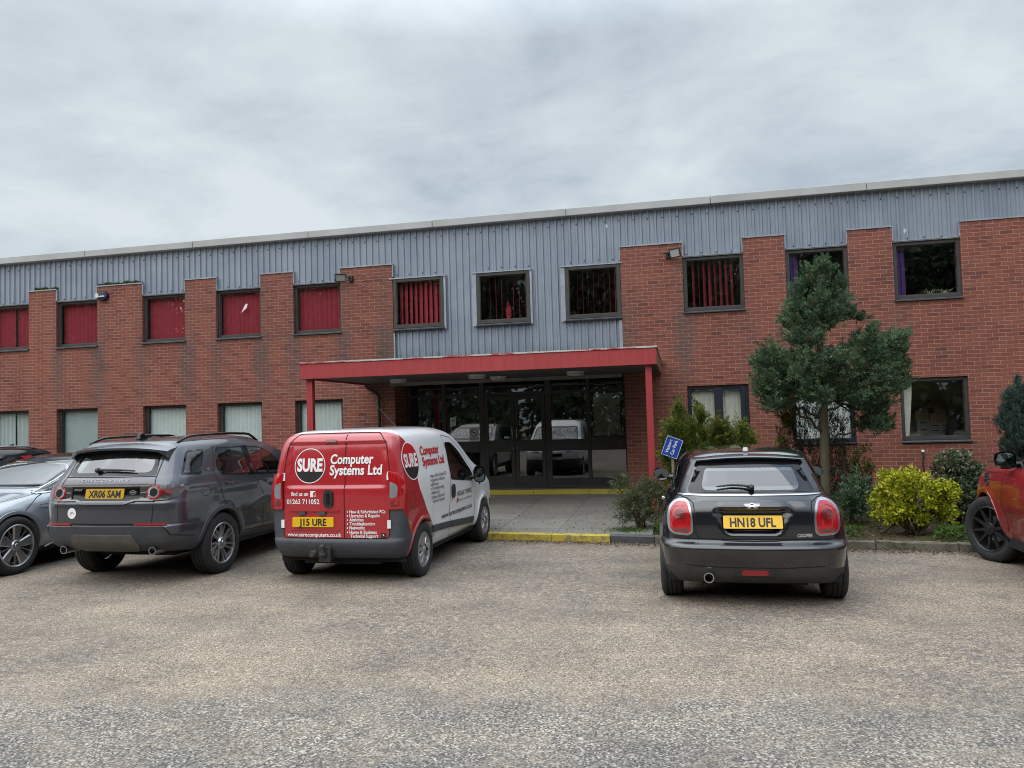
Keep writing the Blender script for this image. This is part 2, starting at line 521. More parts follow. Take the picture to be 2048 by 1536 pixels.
M['dash'] = simple('dash_plastic', (0.022, 0.022, 0.024), 0.7, 0, 0.2, 8.0)
M['plate_yellow'] = simple('yellow_reflective_plate', (0.78, 0.46, 0.012), 0.40, 0, 0.05, 5.0)
M['plate_white'] = simple('white_reflective_plate', (0.75, 0.75, 0.72), 0.40, 0, 0.05, 5.0)
M['ink'] = simple('black_ink', (0.012, 0.012, 0.012), 0.5, 0, 0.1, 5.0)
M['white_ink'] = simple('white_vinyl', (0.80, 0.80, 0.79), 0.45, 0, 0.04, 5.0)
M['red_ink'] = simple('red_vinyl', (0.52, 0.010, 0.016), 0.40, 0, 0.05, 5.0)
M['black_ink_gloss'] = simple('black_vinyl', (0.020, 0.019, 0.019), 0.35, 0, 0.1, 5.0)
M['sign_blue'] = simple('blue_sign_enamel', (0.010, 0.050, 0.30), 0.4, 0, 0.08, 5.0)
def lens_mat(name, col, rough=0.12, lines=0.0):
    m_, t = newmat(name)
    ob = t.obj()
    n = t.noise(t.scaled(ob, (1, 8, 60)), 1.5, 3, 0.5)
    c = t.mix(n, tuple(0.75 * k for k in col), tuple(1.25 * k for k in col))
    p = principled(t, c, rough, 0, n, 0.15, 0.002, coat=1.0)
    return m_
M['lens_red'] = lens_mat('red_lamp_lens', (0.40, 0.008, 0.012))
M['lens_dark_red'] = lens_mat('dark_red_lamp_lens', (0.15, 0.012, 0.014))
M['lens_clear'] = lens_mat('clear_lamp_lens', (0.22, 0.23, 0.24))
M['lens_smoke'] = lens_mat('smoked_lamp_lens', (0.06, 0.055, 0.055))
M['reflector'] = lens_mat('red_reflector', (0.32, 0.010, 0.016), 0.3)

def ground_mat():
    m_, t = newmat('chip_sealed_tarmac')
    ob = t.obj()
    s = t.n('SeparateXYZ', ins={0: ob})
    def chips(scale):
        v = t.n('TexVoronoi', feature='F1', ins={'Vector': ob, 'Scale': scale, 'Randomness': 1.0})
        return v.outputs['Distance'], v.outputs['Color']
    d1, c1 = chips(125.0)
    d2, c2 = chips(78.0)
    r1 = t.n('SeparateColor', ins={0: c1}).outputs[0]
    r2 = t.n('SeparateColor', ins={0: c2}).outputs[1]
    col1 = t.ramp(r1, [(0.0, (0.055, 0.052, 0.052)), (0.16, (0.13, 0.118, 0.105)), (0.45, (0.235, 0.203, 0.168)), (0.72, (0.335, 0.288, 0.235)), (0.90, (0.45, 0.40, 0.335)), (1.0, (0.68, 0.63, 0.56))])
    col2 = t.ramp(r2, [(0.0, (0.045, 0.045, 0.048)), (0.2, (0.16, 0.14, 0.122)), (0.6, (0.275, 0.236, 0.196)), (0.92, (0.41, 0.36, 0.30)), (1.0, (0.64, 0.60, 0.53))])
    col = t.mix(1.0, t.mix(0.45, col1, col2), (1.03, 0.995, 0.945), 'MULTIPLY')
    # older, coarser surfacing with dark stones in the lane nearest the camera
    d3, c3 = chips(84.0)
    r3 = t.n('SeparateColor', ins={0: c3}).outputs[2]
    col3 = t.ramp(r3, [(0.0, (0.060, 0.064, 0.070)), (0.28, (0.105, 0.106, 0.108)), (0.50, (0.20, 0.187, 0.168)), (0.80, (0.31, 0.283, 0.242)), (1.0, (0.55, 0.51, 0.45))])
    edge = t.math('ADD', t.math('ADD', s.outputs[1], t.math('MULTIPLY', s.outputs[0], -0.10)), t.math('SUBTRACT', t.math('MULTIPLY', t.noise(ob, 1.1, 6, 0.65), 1.8), 1.0))
    lane = t.ramp(t.math('MULTIPLY', t.math('ADD', edge, 13.0), 0.5), [(0.70, 1.0), (1.0, 0.0)])
    lane = t.math('MULTIPLY', lane, t.ramp(t.noise(ob, 2.6, 5, 0.65), [(0.30, 0.25), (0.55, 0.85)]))
    col = t.mix(lane, col, col3)
    big = t.noise(ob, 0.30, 6, 0.62)
    mid = t.noise(ob, 1.7, 6, 0.66)
    streak = t.noise(t.scaled(ob, (0.5, 2.2, 1)), 1.0, 5, 0.6)
    col = t.mix(1.0, col, t.ramp(mid, [(0.28, (0.74, 0.735, 0.74)), (0.5, (1.0, 0.985, 0.965)), (0.72, (1.18, 1.14, 1.09))]), 'MULTIPLY')
    col = t.mix(1.0, col, t.ramp(streak, [(0.3, (0.86, 0.865, 0.88)), (0.6, (1.05, 1.02, 0.99))]), 'MULTIPLY')
    # bare bitumen where the chippings have worn away
    bare = t.math('MULTIPLY', t.ramp(big, [(0.40, 1.0), (0.56, 0.0)]), t.ramp(t.noise(ob, 14, 5, 0.7), [(0.42, 0.0), (0.60, 1.0)]))
    col = t.mix(t.math('MULTIPLY', bare, 0.60), col, (0.070, 0.074, 0.082))
    pits = t.ramp(t.noise(ob, 38, 3, 0.6), [(0.30, 1.0), (0.37, 0.0)])
    col = t.mix(t.math('MULTIPLY', pits, 0.7), col, (0.035, 0.034, 0.036))
    # blotchy darker band along the row of parking bays
    bay = t.math('SUBTRACT', 1.0, t.math('MULTIPLY', t.math('ABSOLUTE', t.math('ADD', s.outputs[1], 7.3)), 0.42), clamp=True)
    col = t.mix(t.math('MULTIPLY', t.math('MULTIPLY', bay, t.ramp(t.noise(ob, 0.9, 4, 0.6), [(0.42, 0.0), (0.65, 1.0)])), 0.45), col, (0.085, 0.078, 0.070))
    # swept dirt and leaf mould along the kerb
    kd = t.math('ABSOLUTE', t.math('ADD', s.outputs[1], t.math('ADD', 5.42, t.math('MULTIPLY', s.outputs[0], 0.10))))
    kd = t.math('SUBTRACT', 1.0, t.math('MULTIPLY', kd, 2.4), clamp=True)
    dirt = t.math('MULTIPLY', kd, t.ramp(t.noise(ob, 3.5, 6, 0.7), [(0.30, 0.25), (0.55, 1.0)]))
    col = t.mix(t.math('MULTIPLY', dirt, 0.9), col, t.mix(t.noise(ob, 25, 5, 0.7), (0.055, 0.040, 0.028), (0.17, 0.125, 0.085)))
    h = t.math('ADD', t.math('MULTIPLY', t.math('SUBTRACT', 0.6, d1), 0.7), t.math('MULTIPLY', mid, 0.3))
    principled(t, col, 0.92, 0, h, 0.85, 0.006, spec=0.2)
    return m_
M['ground'] = ground_mat()
def slab_mat():
    m_, t = newmat('worn_concrete_slabs')
    ob = t.obj()
    br = t.n('TexBrick', offset=0.0, ins={'Vector': ob, 'Scale': 1.0, 'Mortar Size': 0.006, 'Mortar Smooth': 0.3, 'Brick Width': 0.92, 'Row Height': 0.92,
             'Color1': (0.86, 0.86, 0.86, 1), 'Color2': (1.08, 1.08, 1.08, 1), 'Mortar': (0.4, 0.4, 0.4, 1)})
    n = t.noise(ob, 1.2, 6, 0.65)
    c = t.mix(n, (0.135, 0.125, 0.110), (0.245, 0.228, 0.195))
    c = t.mix(1.0, c, br.outputs['Color'], 'MULTIPLY')
    sp = t.ramp(t.noise(ob, 55, 3, 0.6), [(0.33, (0.7, 0.7, 0.7)), (0.6, (1.08, 1.08, 1.08))])
    c = t.mix(1.0, c, sp, 'MULTIPLY')
    blot = t.ramp(t.noise(ob, 4.5, 5, 0.7), [(0.55, 0.0), (0.75, 0.7)])
    c = t.mix(blot, c, (0.085, 0.082, 0.068))
    principled(t, c, 0.88, 0, t.math('SUBTRACT', 1.0, br.outputs['Fac']), 0.5, 0.006, spec=0.25)
    return m_
M['slab'] = slab_mat()
def yellow_kerb(name, wear):
    m_, t = newmat(name)
    ob = t.obj()
    n = t.noise(ob, 9, 7, 0.7)
    f = t.ramp(n, [(wear - 0.06, 1.0), (wear + 0.05, 0.0)])
    c = t.mix(t.noise(ob, 4, 4, 0.6), (0.36, 0.275, 0.028), (0.53, 0.405, 0.045))
    c = t.mix(t.math('MULTIPLY', f, 0.85), c, t.mix(t.noise(ob, 30, 4, 0.7), (0.09, 0.08, 0.045), (0.24, 0.21, 0.13)))
    principled(t, c, 0.75, 0, n, 0.3, 0.006)
    return m_
M['yellow_kerb'] = yellow_kerb('worn_yellow_kerb_paint', 0.47)
M['yellow_step'] = yellow_kerb('yellow_step_paint', 0.33)
M['dark_kerb'] = simple('dark_engineering_kerb', (0.058, 0.058, 0.062), 0.6, 0, 0.25, 8.0, 0.2)
def old_kerb():
    m_, t = newmat('mossy_concrete_kerb')
    ob = t.obj()
    n = t.noise(ob, 6, 6, 0.7)
    c = t.mix(n, (0.085, 0.075, 0.06), (0.24, 0.21, 0.17))
    c = t.mix(t.ramp(t.noise(ob, 3.3, 5, 0.65), [(0.5, 0.0), (0.66, 0.9)]), c, (0.045, 0.055, 0.025))
    c = t.mix(t.ramp(t.noise(ob, 12, 5, 0.7), [(0.56, 0.0), (0.66, 0.85)]), c, (0.03, 0.026, 0.02))
    principled(t, c, 0.95, 0, n, 0.8, 0.02, spec=0.2)
    return m_
M['old_kerb'] = old_kerb()
def soil():
    m_, t = newmat('bark_litter_soil')
    ob = t.obj()
    n = t.noise(ob, 28, 6, 0.75)
    c = t.ramp(n, [(0.3, (0.020, 0.014, 0.010)), (0.5, (0.065, 0.046, 0.031)), (0.62, (0.13, 0.098, 0.066)), (0.75, (0.24, 0.20, 0.15))])
    g = t.ramp(t.noise(ob, 1.5, 5, 0.65), [(0.47, 0.0), (0.62, 0.85)])
    c = t.mix(g, c, t.mix(t.noise(ob, 50, 3, 0.6), (0.035, 0.055, 0.015), (0.12, 0.13, 0.05)))
    principled(t, c, 1.0, 0, n, 0.9, 0.03, spec=0.1)
    return m_
M['soil'] = soil()

def leaf_mat(name, stops, rough=0.65, trans=0.25, spec=0.25):
    """leaf colour varies from leaf to leaf through the 'tint' attribute"""
    m_, t = newmat(name)
    a = t.n('Attribute', attribute_name='tint')
    c = t.ramp(a.outputs['Fac'], stops)
    p = t.n('BsdfPrincipled', ins={'Base Color': c, 'Roughness': rough, 'Specular IOR Level': spec})
    tl = t.n('BsdfTranslucent', ins={'Color': c})
    mx = t.n('MixShader', ins={0: trans, 1: p.outputs[0], 2: tl.outputs[0]})
    t.n('OutputMaterial', ins={0: mx.outputs[0]})
    return m_
M['leaf_cypress'] = leaf_mat('cypress_foliage', [(0.0, (0.014, 0.032, 0.024)), (0.28, (0.046, 0.090, 0.050)), (0.55, (0.098, 0.160, 0.084)), (0.93, (0.210, 0.285, 0.145)), (1.0, (0.15, 0.085, 0.045))])
M['leaf_yew'] = leaf_mat('yellow_green_conifer', [(0.0, (0.025, 0.038, 0.012)), (0.35, (0.070, 0.105, 0.020)), (0.7, (0.17, 0.205, 0.032)), (0.95, (0.25, 0.26, 0.045)), (1.0, (0.16, 0.09, 0.03))])
M['leaf_brown'] = leaf_mat('dying_brown_conifer', [(0.0, (0.022, 0.018, 0.012)), (0.5, (0.055, 0.045, 0.026)), (0.85, (0.085, 0.085, 0.038)), (1.0, (0.13, 0.13, 0.055))])
M['leaf_gold'] = leaf_mat('golden_leaves', [(0.0, (0.05, 0.075, 0.010)), (0.3, (0.20, 0.245, 0.015)), (0.65, (0.46, 0.46, 0.025)), (0.9, (0.62, 0.58, 0.05)), (1.0, (0.70, 0.66, 0.20))], 0.5)
M['leaf_olive'] = leaf_mat('grey_green_leathery_leaves', [(0.0, (0.020, 0.032, 0.017)), (0.4, (0.050, 0.075, 0.036)), (0.8, (0.110, 0.140, 0.075)), (1.0, (0.20, 0.215, 0.13))], 0.38, 0.12, 0.5)
M['leaf_blue'] = leaf_mat('blue_green_conifer', [(0.0, (0.030, 0.050, 0.044)), (0.5, (0.070, 0.110, 0.090)), (0.9, (0.130, 0.175, 0.140)), (1.0, (0.12, 0.12, 0.075))])
M['leaf_juniper'] = leaf_mat('straggly_juniper', [(0.0, (0.035, 0.045, 0.020)), (0.4, (0.085, 0.110, 0.040)), (0.7, (0.140, 0.145, 0.080)), (0.9, (0.165, 0.150, 0.105)), (1.0, (0.21, 0.20, 0.05))])
M['leaf_green'] = leaf_mat('fresh_green_weeds', [(0.0, (0.025, 0.060, 0.012)), (0.5, (0.055, 0.125, 0.022)), (1.0, (0.13, 0.20, 0.05))], 0.6)
M['leaf_dry'] = leaf_mat('dry_litter', [(0.0, (0.045, 0.028, 0.016)), (0.5, (0.14, 0.095, 0.055)), (1.0, (0.34, 0.28, 0.20))], 0.8, 0.1)
M['leaf_far'] = leaf_mat('far_tree_leaves', [(0.0, (0.050, 0.072, 0.045)), (1.0, (0.17, 0.21, 0.13))])
def bark(name, a, b):
    m_, t = newmat(name)
    ob = t.obj()
    n = t.noise(t.scaled(ob, (9, 9, 1.2)), 3.0, 6, 0.7)
    c = t.mix(n, a, b)
    c = t.mix(t.ramp(t.noise(ob, 6, 4, 0.6), [(0.5, 0.0), (0.7, 0.5)]), c, (0.10, 0.105, 0.05))
    principled(t, c, 0.9, 0, n, 0.7, 0.02, spec=0.2)
    return m_
M['bark'] = bark('greenish_bark', (0.050, 0.044, 0.030), (0.175, 0.155, 0.105))
M['twig'] = bark('brown_twig', (0.030, 0.022, 0.015), (0.10, 0.075, 0.05))
M['post_wood'] = bark('pale_weathered_post', (0.18, 0.16, 0.10), (0.34, 0.31, 0.21))
M['carton'] = simple('brown_cardboard', (0.36, 0.24, 0.13), 0.85, 0, 0.1, 4.0)
M['drawer'] = simple('pale_grey_drawer', (0.32, 0.32, 0.27), 0.6, 0, 0.06, 4.0)
M['dark_cloth'] = simple('dark_cloth', (0.022, 0.021, 0.022), 0.9, 0, 0.2, 6.0)
M['skin'] = simple('skin', (0.36, 0.20, 0.14), 0.6, 0, 0.06, 6.0)
M['hair'] = simple('dark_hair', (0.016, 0.013, 0.011), 0.6, 0, 0.2, 40.0)
M['paper'] = simple('white_paper', (0.62, 0.62, 0.60), 0.8, 0, 0.04, 6.0)
M['cable'] = simple('black_cable', (0.012, 0.012, 0.012), 0.6, 0, 0.1, 6.0)
M['leaf_pale'] = simple('striped_pale_leaf', (0.32, 0.36, 0.20), 0.6, 0, 0.25, 40.0)
M['alarm_navy'] = simple('navy_alarm_cover', (0.010, 0.014, 0.050), 0.35, 0, 0.1, 5.0)
M['dull_letter'] = simple('dull_metal_letters', (0.30, 0.30, 0.31), 0.4, 0.6, 0.1, 6.0)
# ---------------------------------------------------------------- ground, kerbs, paving, planting bed
def kerb_y(x):
    return -5.12 - 0.125 * (x + 2.0)

g = MB()
g.add([(-300, -300, 0), (300, -300, 0), (300, 300, 0), (-300, 300, 0)], [(0, 1, 2, 3)])
tag(g.build('tarmac_ground', M['ground']), kind='structure')

def kerb_run(name, x0, x1, mat, h=0.10, rag=0.0, w=0.125):
    n = max(1, int((x1 - x0) / 0.12)) if rag else 1
    mb = MB()
    rr = random.Random(int(x0 * 100))
    sec = [(0.0, 0.0), (0.006, h - 0.012), (0.018, h), (w, h), (w, 0.0)]
    vs, fs = [], []
    for i in range(n + 1):
        x = x0 + (x1 - x0) * i / n
        j = rr.uniform(-rag, rag)
        for dy, z in sec:
            k = rr.uniform(-rag, rag) * 0.7
            vs.append((x, kerb_y(x) + dy + j * 0.5, max(0.0, z + (k if z > 0 else 0)) - (0.03 if z == 0 else 0)))
    m_ = len(sec)
    for i in range(n):
        for k in range(m_ - 1):
            fs.append((i * m_ + k, i * m_ + k + 1, (i + 1) * m_ + k + 1, (i + 1) * m_ + k))
    fs.append(tuple(range(m_)))
    fs.append(tuple(range((n + 1) * m_ - 1, n * m_ - 1, -1)))
    mb.add(vs, fs)
    return tag(mb.build(name, mat), kind='structure')
xk = [-6.5, -5.55, -4.64, -3.73, -2.80, -1.885, -1.035]
for a, b in zip(xk[:-1], xk[1:]):
    kerb_run('yellow_kerb', a + 0.004, b - 0.004, M['yellow_kerb'], 0.10)
kerb_run('dark_kerb', -1.03, -0.42, M['dark_kerb'], 0.105)
for i in range(14):
    kerb_run('mossy_kerb', -0.412 + i * 0.92, -0.42 + (i + 1) * 0.92 - 0.004, M['old_kerb'], 0.10, 0.014)
for i in range(18):
    kerb_run('plain_kerb', -6.51 - (i + 1) * 0.92, -6.515 - i * 0.92, M['old_kerb'], 0.10, 0.006)

pv = MB()
nx, ny = 40, 12
for i in range(nx + 1):
    x = -24 + i * (24 - 0.45) / nx
    for j in range(ny + 1):
        t_ = j / ny
        y = kerb_y(x) + 0.124 + t_ * (-0.30 - kerb_y(x) - 0.124)
        pv.v.append((x, y, 0.097 + 0.105 * t_))
for i in range(nx):
    for j in range(ny):
        a = i * (ny + 1) + j
        pv.f.append([a, a + ny + 1, a + ny + 2, a + 1])
        pv.mi.append(0)
tag(pv.build('paving', M['slab'], smooth=True), kind='structure')
stp = MB()
stp.box(-6.195, -1.12, -0.305, 0.72, 0.10, 0.285)
tag(stp.build('entrance_landing', M['slab']), kind='structure')
ye = MB()
for i, (a, b) in enumerate([(-6.19, -5.3), (-5.295, -4.25), (-4.243, -3.05), (-3.045, -1.9), (-1.893, -0.98)]):
    ye.box(a, b, -0.36, -0.306, 0.15, 0.292 + 0.003 * (i % 2))
tag(ye.build('yellow_step_edge', M['yellow_step'], bevel=0.008), kind='structure')

def bed_z(x, y):
    t_ = min(1.0, max(0.0, (y - kerb_y(x)) / 4.5))
    return 0.075 + 0.10 * t_ + 0.03 * math.sin(x * 2.1 + y) * math.sin(y * 1.7) * min(1, t_ * 6)
bd = MB()
nx, ny = 90, 40
rr = random.Random(3)
for i in range(nx + 1):
    x = -0.62 + i * (12 + 0.62) / nx
    for j in range(ny + 1):
        t_ = j / ny
        y = kerb_y(x) + 0.11 + t_ * (0.02 - kerb_y(x) - 0.11)
        e = 0.0 if i else -0.06
        bd.v.append((x + (rr.uniform(-0.12, 0.12) if i == 0 else 0), y, bed_z(x, y) + rr.uniform(-0.012, 0.016) + e))
for i in range(nx):
    for j in range(ny):
        a = i * (ny + 1) + j
        bd.f.append([a, a + ny + 1, a + ny + 2, a + 1])
        bd.mi.append(0)
tag(bd.build('soil_bed', M['soil'], smooth=True), kind='structure')

# ---------------------------------------------------------------- building
Z_GS, Z_GH, Z_FS, Z_FH, Z_PIER, Z_CT, Z_TOP = 1.10, 2.35, 3.847, 5.032, 5.32, 6.075, 6.230
XL, XR = -26.0, 13.0
ENT0, ENT1 = -6.20, -1.115
WL = [(-25.0, -23.85), (-23.05, -21.87), (-21.05, -19.87), (-19.05, -17.87), (-17.05, -15.87), (-15.06, -13.88), (-12.615, -11.45), (-10.62, -9.46), (-8.63, -7.45)]
WR = [(0.155, 1.365), (2.175, 3.355), (4.175, 5.385), (6.95, 8.15), (8.95, 10.15)]
WC = [(-6.185, -5.01), (-4.26, -3.07), (-2.30, -1.13)]
bld = empty('brick_building', (0, 0, 0))
tag(bld, 'two storey red brick office building with blue grey ribbed metal cladding and red canopy', 'building')

wb = MB()
def quad(x0, x1, z0, z1, y=0.0):
    wb.add([(x0, y, z0), (x1, y, z0), (x1, y, z1), (x0, y, z1)], [(0, 1, 2, 3)])
DEP = 0.13
def reveal(x0, x1, z0, z1, d=DEP, top=True):
    wb.add([(x0, 0, z0), (x0, d, z0), (x0, d, z1), (x0, 0, z1)], [(0, 1, 2, 3)])
    wb.add([(x1, 0, z0), (x1, d, z0), (x1, d, z1), (x1, 0, z1)], [(3, 2, 1, 0)])
    wb.add([(x0, 0, z0), (x1, 0, z0), (x1, d, z0), (x0, d, z0)], [(0, 1, 2, 3)])
    if top:
        wb.add([(x0, 0, z1), (x1, 0, z1), (x1, d, z1), (x0, d, z1)], [(3, 2, 1, 0)])
for x0, x1, wins in ((XL, ENT0, WL), (ENT1, XR, WR)):
    quad(x0, x1, -0.05, Z_GS)
    quad(x0, x1, Z_GH, Z_FS)
    xs = [x0] + [q for w in wins for q in w] + [x1]
    for a, b in zip(xs[0::2], xs[1::2]):
        quad(a, b, Z_GS, Z_GH)
        quad(a, b, Z_FS, Z_FH)
        quad(a, b, Z_FH, Z_PIER)
        wb.add([(a, 0, Z_FH), (a, 0.09, Z_FH), (a, 0.09, Z_PIER), (a, 0, Z_PIER)], [(3, 2, 1, 0)])
        wb.add([(b, 0, Z_FH), (b, 0.09, Z_FH), (b, 0.09, Z_PIER), (b, 0, Z_PIER)], [(0, 1, 2, 3)])
    for a, b in wins:
        reveal(a, b, Z_GS, Z_GH)
        reveal(a, b, Z_FS, Z_FH)
# returns of the entrance recess and the gable ends
wb.add([(ENT0, 0, -0.05), (ENT0, 0.85, -0.05), (ENT0, 0.85, 2.75), (ENT0, 0, 2.75)], [(0, 1, 2, 3)])
wb.add([(ENT1, 0, -0.05), (ENT1, 0.85, -0.05), (ENT1, 0.85, 2.75), (ENT1, 0, 2.75)], [(3, 2, 1, 0)])
wb.add([(ENT0, 0, 2.75), (ENT0, 0.09, 2.75), (ENT0, 0.09, Z_FH), (ENT0, 0, Z_FH)], [(0, 1, 2, 3)])
wb.add([(ENT1, 0, 2.75), (ENT1, 0.09, 2.75), (ENT1, 0.09, Z_FH), (ENT1, 0, Z_FH)], [(3, 2, 1, 0)])
wb.add([(XL, 0, -0.05), (XL, 22, -0.05), (XL, 22, Z_PIER), (XL, 0, Z_PIER)], [(3, 2, 1, 0)])
wb.add([(XR, 0, -0.05), (XR, 22, -0.05), (XR, 22, Z_PIER), (XR, 0, Z_PIER)], [(0, 1, 2, 3)])
wb.add([(XL, 22, -0.05), (XR, 22, -0.05), (XR, 22, Z_TOP - 0.1), (XL, 22, Z_TOP - 0.1)], [(3, 2, 1, 0)])
wall = wb.build('brick_wall', M['brick'], bld, fixn=False)

# ribbed cladding
CY0, CY1 = 0.070, 0.044
def clad_spans(x):
    if ENT0 <= x <= ENT1:
        for a, b in WC:
            if a <= x <= b:
                return [(2.70, Z_FS), (Z_FH - 0.03, Z_CT)]
        return [(2.70, Z_CT)]
    for a, b in WL + WR:
        if a <= x <= b:
            return [(Z_FH, Z_CT)]
    return [(Z_PIER, Z_CT)]
brk = sorted({XL, XR, ENT0, ENT1} | {q for w in WL + WR + WC for q in w})
prof = []
x = XL
PITCH = 0.151
while x < XR:
    for dx, y in ((0, CY0), (0.082, CY0), (0.098, CY1), (0.135, CY1)):
        if x + dx < XR:
            prof.append((x + dx, y))
    x += PITCH
prof.append((XR, CY0))
full = []
for (xa, ya), (xb, yb) in zip(prof[:-1], prof[1:]):
    full.append((xa, ya))
    for q in brk:
        if xa + 1e-6 < q < xb - 1e-6:
            full.append((q, ya + (yb - ya) * (q - xa) / (xb - xa)))
full.append(prof[-1])
cl_ = MB()
for (xa, ya), (xb, yb) in zip(full[:-1], full[1:]):
    for z0, z1 in clad_spans((xa + xb) / 2):
        cl_.add([(xa, ya, z0), (xb, yb, z0), (xb, yb, z1), (xa, ya, z1)], [(0, 1, 2, 3)])
scr = random.Random(5)
x = XL + 0.116
k = 0
while x < XR - 0.2:                       # fixing screws
    rows = [5.90] if k % 2 == 0 else []
    for a, b in WL + WR + WC:
        if a < x < b and k % 2 == 1:
            rows.append(Z_FH + 0.055)
    for z in rows:
        zz_ = z + scr.uniform(-0.012, 0.012)
        cl_.lathe([(0.0001, CY1 - 0.012), (0.013, CY1 - 0.010), (0.015, CY1 + 0.002)], 6, 'y', (x, 0, zz_), 1)
    x += PITCH
    k += 1
clad = cl_.build('metal_cladding', [M['cladding'], M['seam']], bld, fixn=False)

# pale fascia along the roof edge with joints and rivets
fa = MB()
x = XL - 0.1
i = 0
while x < XR:
    fa.box(x + 0.004, min(x + 2.98, XR + 0.1), -0.085, 0.30, Z_CT - 0.005, Z_TOP + (0.004 if i % 2 else 0))
    x += 2.985
    i += 1
fas = fa.build('roof_fascia', [M['fascia'], M['seam']], bld, bevel=0.012)
rf = MB()
rf.box(XL, XR, 0.301, 22, Z_TOP - 0.14, Z_TOP - 0.02)
rf.build('flat_roof', M['flashing'], bld)

# flashings: over windows, on pier heads and down the pier sides
def strip(name, *bx):
    f_ = MB()
    for q in bx:
        f_.box(*q)
    return f_.build(name, M['flashing'], bld)
for a, b in WL + WR:
    strip('window_flashing', (a - 0.01, b + 0.01, 0.012, 0.08, Z_FH - 0.016, Z_FH + 0.012))
for a, b in WC:
    strip('window_flashing', (a - 0.09, b + 0.05, -0.02, 0.06, Z_FH - 0.045, Z_FH - 0.018))
    if a > -6:
        strip('jamb_flashing', (a - 0.10, a - 0.004, 0.0, 0.034, Z_FS - 0.02, Z_FH - 0.05))
    if b < -1.5:
        strip('jamb_flashing', (b + 0.004, b + 0.05, 0.0, 0.034, Z_FS - 0.03, Z_FH - 0.05))
for x0, x1, wins in ((XL, ENT0, WL), (ENT1, XR, WR)):
    xs = [x0] + [q for w in wins for q in w] + [x1]
    for a, b in zip(xs[0::2], xs[1::2]):
        strip('pier_coping', (a - 0.012, b + 0.012, -0.018, 0.09, Z_PIER + 0.001, Z_PIER + 0.028))
        strip('pier_flashing', (a - 0.020, a - 0.002, -0.006, 0.07, Z_FH + 0.014, Z_PIER))
        strip('pier_flashing', (b + 0.002, b + 0.020, -0.006, 0.07, Z_FH + 0.014, Z_PIER))
strip('corner_flashing', (ENT0 + 0.004, ENT0 + 0.035, -0.004, 0.036, 2.9, Z_FS - 0.06))
strip('corner_flashing', (ENT1 - 0.07, ENT1 - 0.004, 0.010, 0.036, 2.9, Z_FS - 0.06))

# dark inside: floors and back partition so panes look into rooms, not through the building
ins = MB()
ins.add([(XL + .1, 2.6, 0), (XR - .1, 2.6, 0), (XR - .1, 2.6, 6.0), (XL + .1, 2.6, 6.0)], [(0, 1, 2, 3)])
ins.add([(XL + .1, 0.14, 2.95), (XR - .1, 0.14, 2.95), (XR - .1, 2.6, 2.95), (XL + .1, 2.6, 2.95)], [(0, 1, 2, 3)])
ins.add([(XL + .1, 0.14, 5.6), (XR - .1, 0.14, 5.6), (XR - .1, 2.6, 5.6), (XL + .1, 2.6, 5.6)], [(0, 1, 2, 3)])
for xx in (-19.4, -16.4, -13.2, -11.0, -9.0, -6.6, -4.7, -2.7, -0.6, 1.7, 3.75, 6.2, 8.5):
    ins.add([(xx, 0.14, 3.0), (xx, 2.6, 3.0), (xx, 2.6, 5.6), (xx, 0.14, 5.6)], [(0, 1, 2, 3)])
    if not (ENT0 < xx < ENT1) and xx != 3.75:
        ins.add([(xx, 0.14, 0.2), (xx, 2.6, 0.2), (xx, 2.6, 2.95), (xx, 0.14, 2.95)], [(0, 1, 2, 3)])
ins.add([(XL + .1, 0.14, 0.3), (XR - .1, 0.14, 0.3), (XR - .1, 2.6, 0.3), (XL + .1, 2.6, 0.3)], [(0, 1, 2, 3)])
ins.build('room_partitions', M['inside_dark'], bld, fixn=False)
rm = MB()                                       # cream store room behind the last ground-floor window
rm.add([(3.8, 1.96, 0.3), (6.1, 1.96, 0.3), (6.1, 1.96, 2.9), (3.8, 1.96, 2.9)], [(0, 1, 2, 3)])
rm.add([(3.8, 0.16, 0.3), (3.8, 2.58, 0.3), (3.8, 2.58, 2.9), (3.8, 0.16, 2.9)], [(0, 1, 2, 3)])
rm.add([(6.1, 0.16, 0.3), (6.1, 2.58, 0.3), (6.1, 2.58, 2.9), (6.1, 0.16, 2.9)], [(0, 1, 2, 3)])
rm.add([(3.8, 0.16, 2.9), (6.1, 0.16, 2.9), (6.1, 2.58, 2.9), (3.8, 2.58, 2.9)], [(0, 1, 2, 3)])
rm.add([(3.8, 0.16, 0.31), (6.1, 0.16, 0.31), (6.1, 2.58, 0.31), (3.8, 2.58, 0.31)], [(0, 1, 2, 3)])
rm.build('room_lining', M['inside_cream'], bld, fixn=False)

# ---------------------------------------------------------------- windows
def slats(mb, x0, x1, z0, z1, y, n, ang, w=0.127, jit=3.0, seed=0, skip=()):
    """vertical louvre blind: n hanging strips turned by ang degrees"""
    rg = random.Random(seed)
    for i in range(n):
        if i in skip:
            continue
        cx = x0 + (i + 0.5) * (x1 - x0) / n
        a = R(ang + rg.uniform(-jit, jit))
        dx, dy = math.cos(a) * w / 2, math.sin(a) * w / 2
        tw = R(rg.uniform(-jit, jit))
        dx2, dy2 = math.cos(a + tw) * w / 2, math.sin(a + tw) * w / 2
        zt = z1 - rg.uniform(0, 0.006)
        bow = 0.010
        # a shallow curved strip in three facets
        vs = []
        for (ddx, ddy, z) in ((dx2, dy2, z0), (dx, dy, zt)):
            for k in (-1, -0.4, 0.4, 1):
                vs.append((cx + ddx * k, y + ddy * k - bow * (1 - k * k), z))
        mb.add(vs, [(0, 1, 5, 4), (1, 2, 6, 5), (2, 3, 7, 6)])
    mb.box(x0 - 0.01, x1 + 0.01, y - 0.02, y + 0.02, z1, z1 + 0.03)

